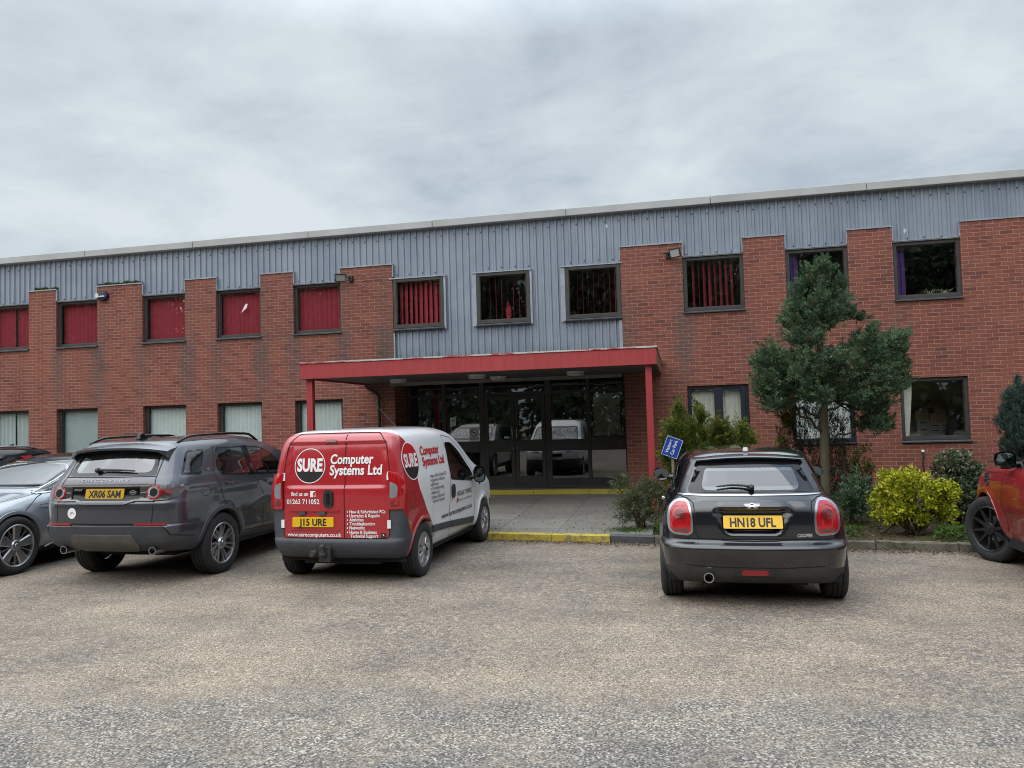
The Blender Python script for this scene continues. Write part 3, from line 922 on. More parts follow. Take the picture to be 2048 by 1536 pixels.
def window(x0, x1, z0, z1, sb, mats=('frame', 'sill'), label=None, fw=0.060, head=None, sash=None, proud=0.0):
    """frame mesh with sill and pane below it; sb = how far the frame sits behind the brick face"""
    fr = MB()
    h = head if head else fw
    zs = z0 + 0.045
    fr.box(x0, x0 + fw, sb, sb + 0.07, zs, z1)
    fr.box(x1 - fw, x1, sb, sb + 0.07, zs, z1)
    fr.box(x0 + fw, x1 - fw, sb, sb + 0.07, zs, zs + fw)
    fr.box(x0 + fw, x1 - fw, sb, sb + 0.07, z1 - h, z1)
    # bead round the pane
    b = 0.014
    fr.box(x0 + fw, x0 + fw + b, sb + 0.018, sb + 0.06, zs + fw, z1 - h)
    fr.box(x1 - fw - b, x1 - fw, sb + 0.018, sb + 0.06, zs + fw, z1 - h)
    fr.box(x0 + fw + b, x1 - fw - b, sb + 0.018, sb + 0.06, zs + fw, zs + fw + b)
    fr.box(x0 + fw + b, x1 - fw - b, sb + 0.018, sb + 0.06, z1 - h - b, z1 - h)
    if sash:
        for a_, c_ in sash:
            fr.box(a_, c_, sb - 0.004, sb + 0.068, zs + fw, z1 - h)
    w = fr.build('window', M[mats[0]], bld, bevel=0.004)
    if label:
        w['label'] = label
    s_ = MB()
    s_.prism([(sb + 0.05, z0 + 0.044), (sb + 0.05, z0 + 0.004), (-0.045 - proud, z0 - 0.002), (-0.045 - proud, z0 + 0.024), (-0.03 - proud, z0 + 0.034)], x0 - 0.012, x1 + 0.012, 'x')
    s_.build('sill', M[mats[1]], w, bevel=0.003)
    p_ = MB()
    p_.add([(x0 + fw, sb + 0.04, zs + fw), (x1 - fw, sb + 0.04, zs + fw), (x1 - fw, sb + 0.04, z1 - h), (x0 + fw, sb + 0.04, z1 - h)], [(0, 1, 2, 3)])
    p_.build('pane', M['pane'], w, fixn=False)
    return w

def blind(w, mat, x0, x1, z0, z1, y, n, ang, seed, jit=3.0, skip=(), name='blind', wd=0.127):
    b = MB()
    slats(b, x0, x1, z0, z1, y, n, ang, wd, jit, seed, skip)
    return b.build(name, M[mat], w, smooth=False, fixn=False)

for i, (a, b) in enumerate(WL):
    w = window(a, b, Z_FS, Z_FH, 0.075, label='first-floor window with closed red vertical blinds', head=0.075)
    blind(w, 'red_blind', a + 0.05, b - 0.05, Z_FS + 0.09, Z_FH - 0.05, 0.22, 9, 10 + (i % 3) * 3, 10 + i, 2.0, wd=0.135)
    if i == 7:                                  # splash on the glass
        d = MB()
        d.add([(-9.93, 0.108, 4.66), (-9.96, 0.108, 4.60), (-10.06, 0.108, 4.42), (-10.03, 0.108, 4.47), (-9.89, 0.108, 4.58), (-9.86, 0.108, 4.68)], [(0, 1, 2, 3, 4, 5)])
        d.build('splash_mark', M['white_ink'], w, fixn=False)
    g_label = 'ground-floor window with pale vertical blinds'
    if i == 5:
        g_label = 'ground-floor window backed by plain frosted film'
    if i == 4:
        g_label = 'ground-floor window with half-open pale blinds'
    w = window(a, b, Z_GS, Z_GH, 0.10, label=g_label, fw=0.075, head=0.055)
    if i == 5:
        q = MB()
        q.add([(a + .05, 0.20, Z_GS + .06), (b - .05, 0.20, Z_GS + .06), (b - .05, 0.20, Z_GH - .05), (a + .05, 0.20, Z_GH - .05)], [(0, 1, 2, 3)])
        q.build('frosted_panel', M['frosted'], w, fixn=False)
    elif i == 4:
        blind(w, 'white_blind', a + .05, b - .05, Z_GS + .08, Z_GH - .05, 0.22, 9, 38, 30 + i, 3.0)
    else:
        blind(w, 'white_blind', a + .06, b - .06, Z_GS + .08, Z_GH - .06, 0.20, 10, 12, 30 + i, 2.0)

for i, (a, b) in enumerate(WC):
    lb = ['window in the cladding with red blinds half turned', 'window in the cladding with red blinds edge-on and one twisted strip', 'window in the cladding with thin red blinds edge-on'][i]
    w = window(a, b, Z_FS - 0.02, Z_FH - 0.04, -0.005, label=lb, head=0.075, fw=0.075)
    n = [9, 8, 9][i]
    bl = blind(w, 'red_blind', a + .07, b - .07, Z_FS + .07, Z_FH - .11, 0.17, n, [-33, 105, 99][i], 50 + i, [4.0, 3.0, 2.0][i], skip=(4,) if i == 1 else ())
    if i == 1:
        tw = MB()
        cx = a + .07 + 4.5 * (b - a - .14) / 8
        for k in range(8):
            t0, t1 = k / 8, (k + 1) / 8
            def pt(t, s):
                aa = R(104 - 85 * max(0, 1 - abs(t - 0.2) * 3.2))
                return (cx + s * math.cos(aa) * 0.063 + 0.02 * (1 - t) ** 2, 0.17 + s * math.sin(aa) * 0.063, Z_FS + .07 + t * 1.0)
            tw.add([pt(t0, -1), pt(t0, 1), pt(t1, 1), pt(t1, -1)], [(0, 1, 2, 3)])
        tw.build('twisted_slat', M['red_blind'], w, fixn=False)

for i, (a, b) in enumerate(WR):
    lb = ['first-floor window with red blinds partly open', 'first-floor window with a purple blind drawn to one side', 'first-floor window with a purple blind and a spider plant', None, None][i]
    w = window(a, b, Z_FS, Z_FH, 0.045, label=lb, fw=0.07, head=0.085)
    if i == 0:
        blind(w, 'red_blind', a + .16, b - .06, Z_FS + .09, Z_FH - .05, 0.20, 9, 68, 71, 9.0)
    elif i in (1, 2):
        blind(w, 'purple', a + .06, a + .25, Z_FS + .09, Z_FH - .12, 0.19, 3, 30, 72 + i, 3.0, wd=0.10)
    else:
        blind(w, 'red_blind', a + .05, b - .05, Z_FS + .09, Z_FH - .05, 0.20, 9, 12, 75 + i, 2.0)
    mats, sash, lb = ('frame_blue', 'frame_blue'), None, None
    if i == 0:
        sash, lb = [(a + 0.53, a + 0.655), (b - 0.16, b - 0.07), (a + 0.655, a + 0.70)], 'ground-floor window in dark blue plastic with cream curtains'
    elif i == 1:
        sash, lb = [(a + 0.56, a + 0.63)], 'ground-floor window in dark blue plastic with white vertical blinds'
    else:
        mats, lb = ('frame', 'sill'), 'ground-floor window with a bare view into a store room'
    w = window(a, b, Z_GS, Z_GH, 0.045, mats, lb, fw=0.065, sash=sash)
    if i == 0:
        blind(w, 'cream_blind', a + .05, b - .04, Z_GS + .08, Z_GH - .05, 0.19, 11, 8, 81, 7.0, wd=0.125, skip=())
        hb = MB()
        hb.box(a + 0.72, b - 0.17, 0.030, 0.042, Z_GH - 0.115, Z_GH - 0.085)
        hb.build('trickle_vent', M['frame_blue'], w, bevel=0.003)
    elif i == 1:
        blind(w, 'white_blind', a + .05, b - .05, Z_GS + .08, Z_GH - .05, 0.19, 9, 12, 82, 2.0, wd=0.135)
    elif i == 2:
        c = MB()                                 # gathered cream curtain at the side
        for k in range(14):
            t0, t1 = k / 14, (k + 1) / 14
            def cw(t): return 0.22 - 0.10 * (1 - t) ** 1.3
            vs = []
            for t in (t0, t1):
                for q in range(7):
                    vs.append((a + .06 + cw(t) * q / 6, 0.21 + 0.014 * math.cos(q * math.pi), Z_GS + .08 + t * 1.12))
            c.add(vs, [(q, q + 1, q + 8, q + 7) for q in range(6)])
        c.build('curtain', M['cream_blind'], w, smooth=True, fixn=False)
    else:
        blind(w, 'white_blind', a + .05, b - .05, Z_GS + .08, Z_GH - .05, 0.19, 9, 12, 84 + i, 2.0, wd=0.135)

# ---------------------------------------------------------------- entrance screen and doors
EY = 0.75
es = MB()
ZB, ZT = 0.285, 2.72
es.box(ENT0, -6.10, EY, EY + 0.07, ZB, ZT)
for a, b in ((-5.35, -5.26), (-4.47, -4.35), (-2.95, -2.82), (-2.025, -1.94), (-1.19, ENT1)):
    es.box(a, b, EY - 0.004, EY + 0.074, ZB, ZT)
segs = [(-6.10, -5.35), (-5.26, -4.47), (-4.35, -2.95), (-2.82, -2.025), (-1.94, -1.19)]
for k, (a, b) in enumerate(segs):
    es.box(a, b, EY, EY + 0.07, ZT - 0.06, ZT)
    es.box(a, b, EY + 0.001, EY + 0.069, 2.325, 2.395)
    if k != 2:
        es.box(a, b, EY + 0.001, EY + 0.069, 1.05, 1.30)
        es.box(a, b, EY + 0.001, EY + 0.069, ZB, ZB + 0.16)
scr_ = es.build('entrance_screen', M['frame'], bld, bevel=0.004)
scr_['label'] = 'dark framed glass entrance screen under the canopy'
pn = MB()
for k, (a, b) in enumerate(segs):
    pn.add([(a, EY + 0.035, 2.395), (b, EY + 0.035, 2.395), (b, EY + 0.035, ZT - 0.06), (a, EY + 0.035, ZT - 0.06)], [(0, 1, 2, 3)])
    if k != 2:
        pn.add([(a, EY + 0.035, 1.30), (b, EY + 0.035, 1.30), (b, EY + 0.035, 2.325), (a, EY + 0.035, 2.325)], [(0, 1, 2, 3)])
        pn.add([(a, EY + 0.035, ZB + 0.16), (b, EY + 0.035, ZB + 0.16), (b, EY + 0.035, 1.05), (a, EY + 0.035, 1.05)], [(0, 1, 2, 3)])
pn.build('pane', M['door_pane'], scr_, fixn=False)
for (a, b, hx) in ((-4.345, -3.655, -3.70), (-3.645, -2.955, -3.60)):
    d = MB()
    y0, y1 = EY - 0.012, EY + 0.048
    st = 0.085
    d.box(a, a + st, y0, y1, ZB + 0.01, 2.32)
    d.box(b - st, b, y0, y1, ZB + 0.01, 2.32)
    d.box(a + st, b - st, y0 + .002, y1 - .002, 2.215, 2.32)
    d.box(a + st, b - st, y0 + .002, y1 - .002, 1.05, 1.31)
    d.box(a + st, b - st, y0 + .002, y1 - .002, ZB + 0.01, ZB + 0.22)
    do = d.build('door', M['frame'], bld, bevel=0.004)
    q = MB()
    for z0, z1 in ((1.31, 2.215), (ZB + 0.22, 1.05)):
        q.add([(a + st, EY + 0.018, z0), (b - st, EY + 0.018, z0), (b - st, EY + 0.018, z1), (a + st, EY + 0.018, z1)], [(0, 1, 2, 3)])
    q.build('pane', M['door_pane'], do, fixn=False)
    h_ = MB()
    h_.tube([(hx, EY - 0.02, 1.32), (hx, EY - 0.065, 1.34), (hx, EY - 0.065, 1.62), (hx, EY - 0.02, 1.64)], 0.011, 8)
    h_.lathe([(0.0001, EY - 0.03), (0.018, EY - 0.028), (0.018, EY - 0.01)], 10, 'y', (hx, 0, 1.13))
    h_.build('handle', M['satin_chrome'], do, smooth=True)
lob = MB()                                       # lobby behind the glass
lob.add([(ENT0, 4.2, 0.29), (ENT1, 4.2, 0.29), (ENT1, 4.2, 2.75), (ENT0, 4.2, 2.75)], [(0, 1, 2, 3)], 1)
lob.add([(ENT0, 0.85, 0.29), (ENT0, 4.2, 0.29), (ENT0, 4.2, 2.75), (ENT0, 0.85, 2.75)], [(0, 1, 2, 3)], 1)
lob.add([(ENT1, 0.85, 0.29), (ENT1, 4.2, 0.29), (ENT1, 4.2, 2.75), (ENT1, 0.85, 2.75)], [(0, 1, 2, 3)], 1)
lob.add([(ENT0, 0.82, 0.287), (ENT1, 0.82, 0.287), (ENT1, 4.2, 0.287), (ENT0, 4.2, 0.287)], [(0, 1, 2, 3)], 0)
lob.add([(ENT0, 0.0, 2.752), (ENT1, 0.0, 2.752), (ENT1, 4.2, 2.752), (ENT0, 4.2, 2.752)], [(3, 2, 1, 0)], 0)
lob.build('lobby', [M['inside_dark'], M['inside']], bld, fixn=False)
nb = MB()
nb.box(-1.88, -1.30, 0.90, 0.915, 1.36, 2.30)
tag(nb.build('notice_board', M['inside_cream']), 'pale notice sheet board inside the entrance beside the right-hand glass', 'notice board')

def sign_disc(mb, cx, cz, r, y, mi):
    n = 24
    vs, fs = [], []
    for k in range(n):
        t = 2 * math.pi * k / n
        vs += [(cx + r * math.cos(t), y, cz + r * math.sin(t)), (cx + r * 0.84 * math.cos(t), y, cz + r * 0.84 * math.sin(t))]
    for k in range(n):
        a, b = 2 * k, 2 * ((k + 1) % n)
        fs.append((a, b, b + 1, a + 1))
    mb.add(vs, fs, mi)
ns = MB()
ns.box(-4.72, -4.50, EY + 0.026, EY + 0.030, 1.315, 1.615, 0)
sign_disc(ns, -4.61, 1.50, 0.085, EY + 0.0245, 1)
ns.cbox((-4.61, EY + 0.0235, 1.50), (0.16, 0.001, 0.016), Matrix.Rotation(R(45), 3, 'Y'), 1)
ns.box(-4.66, -4.57, EY + 0.022, EY + 0.0225, 1.492, 1.506, 2)
for k in range(3):
    ns.box(-4.70, -4.52, EY + 0.0225, EY + 0.0235, 1.345 + k * 0.022, 1.354 + k * 0.022, 1)
tag(ns.build('no_smoking_sign', [M['paper'], M['dash'], M['ink']]), 'white no smoking notice stuck on the glass beside the entrance doors', 'sign')
ns = MB()
ns.box(-5.17, -5.03, EY + 0.026, EY + 0.030, 1.66, 1.86, 0)
ns.box(-5.13, -5.07, EY + 0.0245, EY + 0.0255, 1.77, 1.79, 1)
tag(ns.build('paper_notice', [M['paper'], M['ink']]), 'small white paper notice on the dark glass left of the doors', 'notice')

# ---------------------------------------------------------------- canopy (part of the building)
CX0, CX1, CYF = -6.84, -0.352, -3.15
cp = MB()
cp.box(CX0, CX1, CYF, CYF + 0.045, 2.625, 2.905, 0)
cp.box(CX0, CX0 + 0.04, CYF + 0.046, -0.005, 2.626, 2.904, 0)
cp.box(CX1 - 0.04, CX1, CYF + 0.046, -0.005, 2.626, 2.904, 1)
can = cp.build('canopy', [M['red_paint'], M['bare_wood']], bld, bevel=0.006)
can['label'] = 'flat red entrance canopy with flaking white top edge'
c2 = MB()
xx = CX0 - 0.012
rr = random.Random(8)
while xx < CX1:
    L = rr.uniform(0.6, 1.6)
    c2.box(xx, min(xx + L, CX1 + 0.012), CYF - 0.016, CYF + 0.09, 2.906, 2.932 + rr.uniform(-0.002, 0.003))
    xx += L + 0.002
c2.box(CX0 - 0.012, CX0 + 0.05, CYF + 0.091, -0.02, 2.906, 2.93)
c2.box(CX1 - 0.05, CX1 + 0.012, CYF + 0.091, -0.02, 2.906, 2.93)
c2.build('edge_trim', M['flaking'], can)
c3 = MB()
for k in range(5):
    y0 = CYF + 0.047 + k * 0.62
    c3.box(CX0 + 0.042, CX1 - 0.042, y0, min(y0 + 0.615, -0.01), 2.66 + 0.002 * (k % 2), 2.90)
c3.build('soffit', M['soffit'], can)
c4 = MB()
c4.box(ENT0 - 0.08, ENT1 - 0.05, -0.10, -0.012, 2.585, 2.658)
c4.build('back_trim', M['pale_trim'], can)
for (a, b) in ((-6.765, -6.645), (-0.555, -0.445)):
    p_ = MB()
    p_.box(a, b, -3.06, -2.95, 0.10, 2.657)
    po = p_.build('canopy_post', M['red_paint'], can, bevel=0.006)

# soffit lights
first = None
for k, (lx, ly) in enumerate(((-5.60, -1.35), (-3.83, -1.75), (-3.62, -0.85), (-1.95, -1.45))):
    if first is None:
        r_ = empty('ceiling_light', (0, 0, 0))
        a_ = MB()
        a_.lathe([(0.0001, 0.0), (0.17, 0.0), (0.175, -0.015), (0.172, -0.03)], 28)
        base = a_.build('light_base', M['white_plastic'], r_, smooth=True, angle=40)
        a_ = MB()
        a_.lathe([(0.168, -0.028), (0.168, -0.055), (0.15, -0.075), (0.0001, -0.082)], 28)
        dif = a_.build('diffuser', M['diffuser'], r_, smooth=True, angle=40)
        first = (r_, base, dif)
        lo = r_
    else:
        lo = first[0].copy()
        COL.objects.link(lo)
        for ch in first[1:]:
            c_ = ch.copy()
            COL.objects.link(c_)
            c_.parent = lo
    lo.location = (lx, ly, 2.659)
    tag(lo, ['round white bulkhead light at the left end of the canopy soffit', 'round white bulkhead light over the doors, the nearer of the middle pair', 'smaller-looking round white bulkhead light over the doors, the farther of the middle pair', 'round white bulkhead light at the right end of the canopy soffit'][k], 'ceiling light', 'round lights under the entrance canopy')

# ---------------------------------------------------------------- fittings on the wall
dp = MB()
dp.tube([(-6.86, -0.10, 2.62), (-6.78, -0.085, 2.55), (-6.62, -0.07, 2.45), (-6.55, -0.07, 2.36), (-6.55, -0.07, 0.16)], 0.034, 12)
for z in (2.34, 1.2, 0.3):
    dp.lathe([(0.034, z - 0.03), (0.043, z - 0.028), (0.043, z + 0.028), (0.034, z + 0.03)], 14, 'z', (-6.55, -0.07, 0))
tag(dp.build('drainpipe', M['black_plastic'], smooth=True, angle=50), 'black plastic drainpipe on the brick wall under the canopy', 'drainpipe')

def floodlight(name, loc, pitch, yaw_, label):
    r_ = empty(name, loc)
    tag(r_, label, 'floodlight', 'floodlights on the building')
    a = MB()
    a.box(-0.05, 0.05, -0.07, -0.002, -0.06, 0.06)
    a.tube([(0.0, -0.06, 0.0), (0.0, -0.12, 0.02), (-0.10, -0.15, 0.02)], 0.014, 8)
    a.build('bracket', M['black_plastic'], r_, bevel=0.006)
    rot = Matrix.Rotation(yaw_, 3, 'Z') @ Matrix.Rotation(pitch, 3, 'X')
    c = Vector((-0.19 if yaw_ >= 0 else 0.14, -0.17, 0.01))
    h = MB()
    h.cbox(c, (0.24, 0.035, 0.18), rot)
    for sx, sz, dx, dz in ((0, 0.085, 0.25, 0.02), (0, -0.085, 0.25, 0.02), (0.118, 0, 0.018, 0.15), (-0.118, 0, 0.018, 0.15)):
        h.cbox(c + rot @ Vector((sx, -0.022, sz)), (dx, 0.02, dz), rot)
    h.build('lamp_housing', M['black_plastic'], r_, bevel=0.004)
    l = MB()
    l.cbox(c + rot @ Vector((0, -0.0195, 0)), (0.216, 0.004, 0.149), rot)
    l.build('lens', M['diffuser'], r_)
    return r_
floodlight('floodlight', (-7.18, 0, 5.07), R(28), R(20), 'black floodlight on the brick pier left of the cladding, lens tilted down')
floodlight('floodlight', (-0.12, 0, 5.08), R(18), R(-35), 'black floodlight on the brick pier right of the cladding, turned sideways')
al = empty('alarm_box', (-13.70, 0, 5.08))
tag(al, 'dark blue oval alarm box with white strip high on a brick pier', 'alarm box')
a = MB()
n = 28
prf = [(1.0, 0.0), (1.0, -0.05), (0.93, -0.075), (0.0001, -0.085)]
vs = [(0.165 * k * math.cos(2 * math.pi * i / n), y, 0.115 * k * math.sin(2 * math.pi * i / n)) for k, y in prf for i in range(n)]
a.add(vs, [(i + j * n, (i + 1) % n + j * n, (i + 1) % n + (j + 1) * n, i + (j + 1) * n) for j in range(3) for i in range(n)])
a.build('alarm_cover', M['alarm_navy'], al, smooth=True, angle=50)
a = MB()
a.box(-0.15, 0.10, -0.10, -0.08, -0.035, 0.0)
a.box(-0.15, -0.06, -0.115, -0.0805, -0.05, 0.055)
a.build('alarm_strobe', M['white_plastic'], al, bevel=0.008)

sb = MB()
sb.box(-7.20, -6.86, -0.022, -0.004, 1.42, 1.70)
sb.box(-7.185, -6.875, -0.0235, -0.0225, 1.672, 1.684, 1)
tag(sb.build('wall_sign', [M['sign_blue'], M['white_ink']]), 'small blue sign on the brick wall behind the red and white van', 'sign')
vb = MB()
for k in range(3):
    vb = MB()
    vb.box(-6.92 + 0.0, -6.86, -0.02, 0.0, 5.12 - k * 0.12, 5.14 - k * 0.12)
    tag(vb.build('wall_plug', M['pale_trim']), ['top', 'middle', 'bottom'][k] + ' one of three pale plugs in a column on the pier left of the cladding', 'wall plug', 'pale plugs on the pier')
cbx = MB()
cbx.tube([(4.52, -0.03, 0.92), (4.53, -0.035, 0.85), (4.51, -0.03, 0.72), (4.52, -0.03, 0.55), (4.47, -0.03, 0.3)], 0.013, 7, 0)
cbx.lathe([(0.0001, -0.06), (0.028, -0.05), (0.03, -0.004)], 12, 'y', (4.52, 0, 0.93), 1)
tag(cbx.build('wall_cable', [M['cable'], M['white_plastic']], smooth=True), 'short black cable hanging from a pale cap on the brickwork above the golden shrub', 'cable')
# ---------------------------------------------------------------- car building kit
# car space: x forward from the rear bumper, y to the car's left, z up from the road
def pchip(t, y, q):
    t, y = np.asarray(t, float), np.asarray(y, float)
    h, d = np.diff(t), np.diff(y) / np.diff(t)
    m_ = np.zeros_like(y)
    for i in range(1, len(y) - 1):
        if d[i - 1] * d[i] > 0:
            w1, w2 = 2 * h[i] + h[i - 1], h[i] + 2 * h[i - 1]
            m_[i] = (w1 + w2) / (w1 / d[i - 1] + w2 / d[i])
    m_[0], m_[-1] = d[0], d[-1]
    k = np.clip(np.searchsorted(t, q) - 1, 0, len(h) - 1)
    s = (q - t[k]) / h[k]
    return ((1 + 2 * s) * (1 - s) ** 2 * y[k] + s * (1 - s) ** 2 * h[k] * m_[k] + s * s * (3 - 2 * s) * y[k + 1] + s * s * (s - 1) * h[k] * m_[k + 1])

class Hull:
    """body skin lofted from stacked plan outlines; levels = list of dicts from the sill up to the roof"""
    KEYS = ('zr', 'zm', 'zf', 'xr', 'xf', 'wr', 'wm', 'wf', 'rr', 'rf', 'cr', 'cf')
    def __init__(s, levels, step=0.024, nside=110, disp=None):
        A = {k: np.array([lv[k] for lv in levels], float) for k in s.KEYS}
        # spacing of the levels along the skin
        d = np.sqrt(np.diff(A['zr']) ** 2 + np.minimum(np.abs(np.diff(A['xr'])), 0.5) ** 2 + np.diff(A['wm']) ** 2 + 0.02 * np.diff(A['xf']) ** 2 + 1e-6)
        t = np.concatenate([[0], np.cumsum(np.maximum(d, 0.008))])
        q, lev_at = [], [0]
        for i in range(len(t) - 1):
            n = max(1, int(round((t[i + 1] - t[i]) / step)))
            q += list(np.linspace(t[i], t[i + 1], n, endpoint=False))
            lev_at.append(len(q))
        q.append(t[-1])
        q = np.array(q)
        P = {k: pchip(t, A[k], q) for k in s.KEYS}
        s.lev_at = lev_at
        s.L = A['xf'].max()
        rows = []
        NR, NC, NS = 16, 12, nside
        for i in range(len(q)):
            p = {k: P[k][i] for k in s.KEYS}
            xr, xf, wr, wm, wf = p['xr'], p['xf'], p['wr'], p['wm'], p['wf']
            rr_, rf_ = min(p['rr'], wr * 0.95), min(p['rf'], wf * 0.95)
            pts = []
            yc = max(wr - rr_, 0.0)
            def rx(y): return xr + p['cr'] * (y / max(wr, 1e-3)) ** 2
            def fx(y): return xf - p['cf'] * (y / max(wf, 1e-3)) ** 2
            for k in range(NR):
                y = yc * k / NR
                pts.append((rx(y), y))
            A0 = (rx(yc), yc)
            xs0 = rx(yc) + rr_
            yf = max(wf - rf_, 0.0)
            xs1 = fx(yf) - rf_
            if xs1 < xs0 + 0.02:
                xs0 = xs1 = (xs0 + xs1) / 2
                xs1 += 0.01
            xm = (xs0 + xs1) / 2
            def sw(x):
                if x < xm:
                    return wm - (wm - wr) * ((xm - x) / max(xm - xs0, 1e-3)) ** 2.4
                return wm - (wm - wf) * ((x - xm) / max(xs1 - xm, 1e-3)) ** 2.4
            B0, C0 = (xs0, sw(xs0)), (rx(wr) * 0.5 + A0[0] * 0.5, wr)
            for k in range(NC):
                u = k / NC
                pts.append(tuple(A0[j] * (1 - u) ** 2 + 2 * C0[j] * u * (1 - u) + B0[j] * u * u for j in (0, 1)))
            for k in range(NS):
                x = xs0 + (xs1 - xs0) * k / NS
                pts.append((x, sw(x)))
            A1, B1 = (xs1, sw(xs1)), (fx(yf), yf)
            C1 = (fx(wf) * 0.5 + B1[0] * 0.5, wf)
            for k in range(NC):
                u = k / NC
                pts.append(tuple(A1[j] * (1 - u) ** 2 + 2 * C1[j] * u * (1 - u) + B1[j] * u * u for j in (0, 1)))
            for k in range(NR + 1):
                y = yf * (1 - k / NR)
                pts.append((fx(y), y))
            pts = np.array(pts)
            xn = np.clip((pts[:, 0] - A['xr'].min()) / (s.L - A['xr'].min()), 0, 1)
            # the height line runs rear -> middle -> front
            z = np.where(xn < 0.5, p['zr'] + (p['zm'] - p['zr']) * (np.sin(np.minimum(xn, .5) * math.pi)), p['zm'] + (p['zf'] - p['zm']) * (1 - np.sin(np.maximum(xn, .5) * math.pi)))
            rows.append(np.column_stack([pts, z]))
        G = np.array(rows)                                   # rows x half outline x 3
        if disp is not None:
            G = disp(G)
        mir = G[:, -2:0:-1, :] * np.array([1, -1, 1])
        s.G = np.concatenate([G, mir], 1)
        s.NRr, s.NCc, s.NSs = NR, NC, NS
        s.nr, s.nc = s.G.shape[:2]
        s.V = s.G.reshape(-1, 3)
        s.faces = []
        for i in range(s.nr - 1):
            for j in range(s.nc):
                j2 = (j + 1) % s.nc
                s.faces.append((i * s.nc + j, (i + 1) * s.nc + j, (i + 1) * s.nc + j2, i * s.nc + j2))
        s.bvh = BVHTree.FromPolygons([Vector(v) for v in s.V], s.faces)
        s.C = np.array([s.V[list(f)].mean(0) for f in s.faces])
        s.row = np.repeat(np.arange(s.nr - 1), s.nc)
        s.holes = np.zeros(len(s.faces), bool)
        s.group = np.zeros(len(s.faces), int)

    def cast(s, axis, u, v):
        if axis == 'R':      # right side: u = x, v = z
            o, d = (u, -3, v), (0, 1, 0)
        elif axis == 'L':
            o, d = (u, 3, v), (0, -1, 0)
        elif axis == 'B':    # back: u = y, v = z
            o, d = (-2, u, v), (1, 0, 0)
        elif axis == 'F':
            o, d = (s.L + 2, u, v), (-1, 0, 0)
        else:                # top: u = x, v = y
            o, d = (u, v, 4), (0, 0, -1)
        p, n, i, dist = s.bvh.ray_cast(Vector(o), Vector(d))
        if p is None:
            return None
        if n.dot(Vector(d)) > 0:
            n = -n
        return p, n

    def cut(s, axis, poly, lim=None):
        """remove the faces seen inside the outline from this side"""
        c = s.C
        if axis in 'RL':
            uv = c[:, [0, 2]]
            ok = (c[:, 1] < -0.25) if axis == 'R' else (c[:, 1] > 0.25)
        elif axis == 'B':
            uv, ok = c[:, [1, 2]], c[:, 0] < (lim if lim else 1.2)
        elif axis == 'F':
            uv, ok = c[:, [1, 2]], c[:, 0] > (lim if lim else s.L - 2.4)
        else:
            uv, ok = c[:, [0, 1]], c[:, 2] > (lim if lim else 1.0)
        s.holes |= ok & inside(uv, poly)

    def cut_arch(s, x, z, r):
        c = s.C
        s.holes |= ((c[:, 0] - x) ** 2 + (c[:, 2] - z) ** 2 < r * r) & (np.abs(c[:, 1]) > 0.35)

    def build(s, parent, parts):
        """parts: list of (name, material, group number)"""
        out = []
        used0 = ~s.holes
        for name, mat, gno in parts:
            F_ = [f for f, k in zip(s.faces, used0 & (s.group == gno)) if k]
            if not F_:
                continue
            idx = np.array(F_)
            uq, inv = np.unique(idx, return_inverse=True)
            o = mesh_np(name, s.V[uq], inv.reshape(idx.shape), mat, parent, smooth=True)
            out.append(o)
        return out

def inside(uv, poly):
    """even-odd test of many points against one polygon"""
    P = np.asarray(poly, float)
    x, y = uv[:, 0], uv[:, 1]
    r = np.zeros(len(uv), bool)
    j = len(P) - 1
    for i in range(len(P)):
        a, b = P[i], P[j]
        c = ((a[1] > y) != (b[1] > y))
        with np.errstate(divide='ignore', invalid='ignore'):
            xi = (b[0] - a[0]) * (y - a[1]) / (b[1] - a[1] + 1e-12) + a[0]
        r ^= c & (x < xi)
        j = i
    return r

def resample(poly, step):
    out = []
    for i in range(len(poly)):
        a, b = np.array(poly[i]), np.array(poly[(i + 1) % len(poly)])
        n = max(1, int(np.ceil(np.linalg.norm(b - a) / step)))
        for k in range(n):
            out.append(tuple(a + (b - a) * k / n))
    return out

def inset(poly, d):
    """move the outline inwards by d"""
    P = np.array(poly, float)
    area = 0.5 * np.sum(P[:, 0] * np.roll(P[:, 1], -1) - np.roll(P[:, 0], -1) * P[:, 1])
    sg = 1 if area > 0 else -1
    e = np.roll(P, -1, 0) - P
    e /= np.linalg.norm(e, axis=1, keepdims=True) + 1e-12
    nrm = np.column_stack([-e[:, 1], e[:, 0]]) * sg
    n2 = nrm + np.roll(nrm, 1, 0)
    n2 /= np.maximum((n2 * nrm).sum(1, keepdims=True), 0.3)
    return [tuple(v) for v in P + n2 * d]

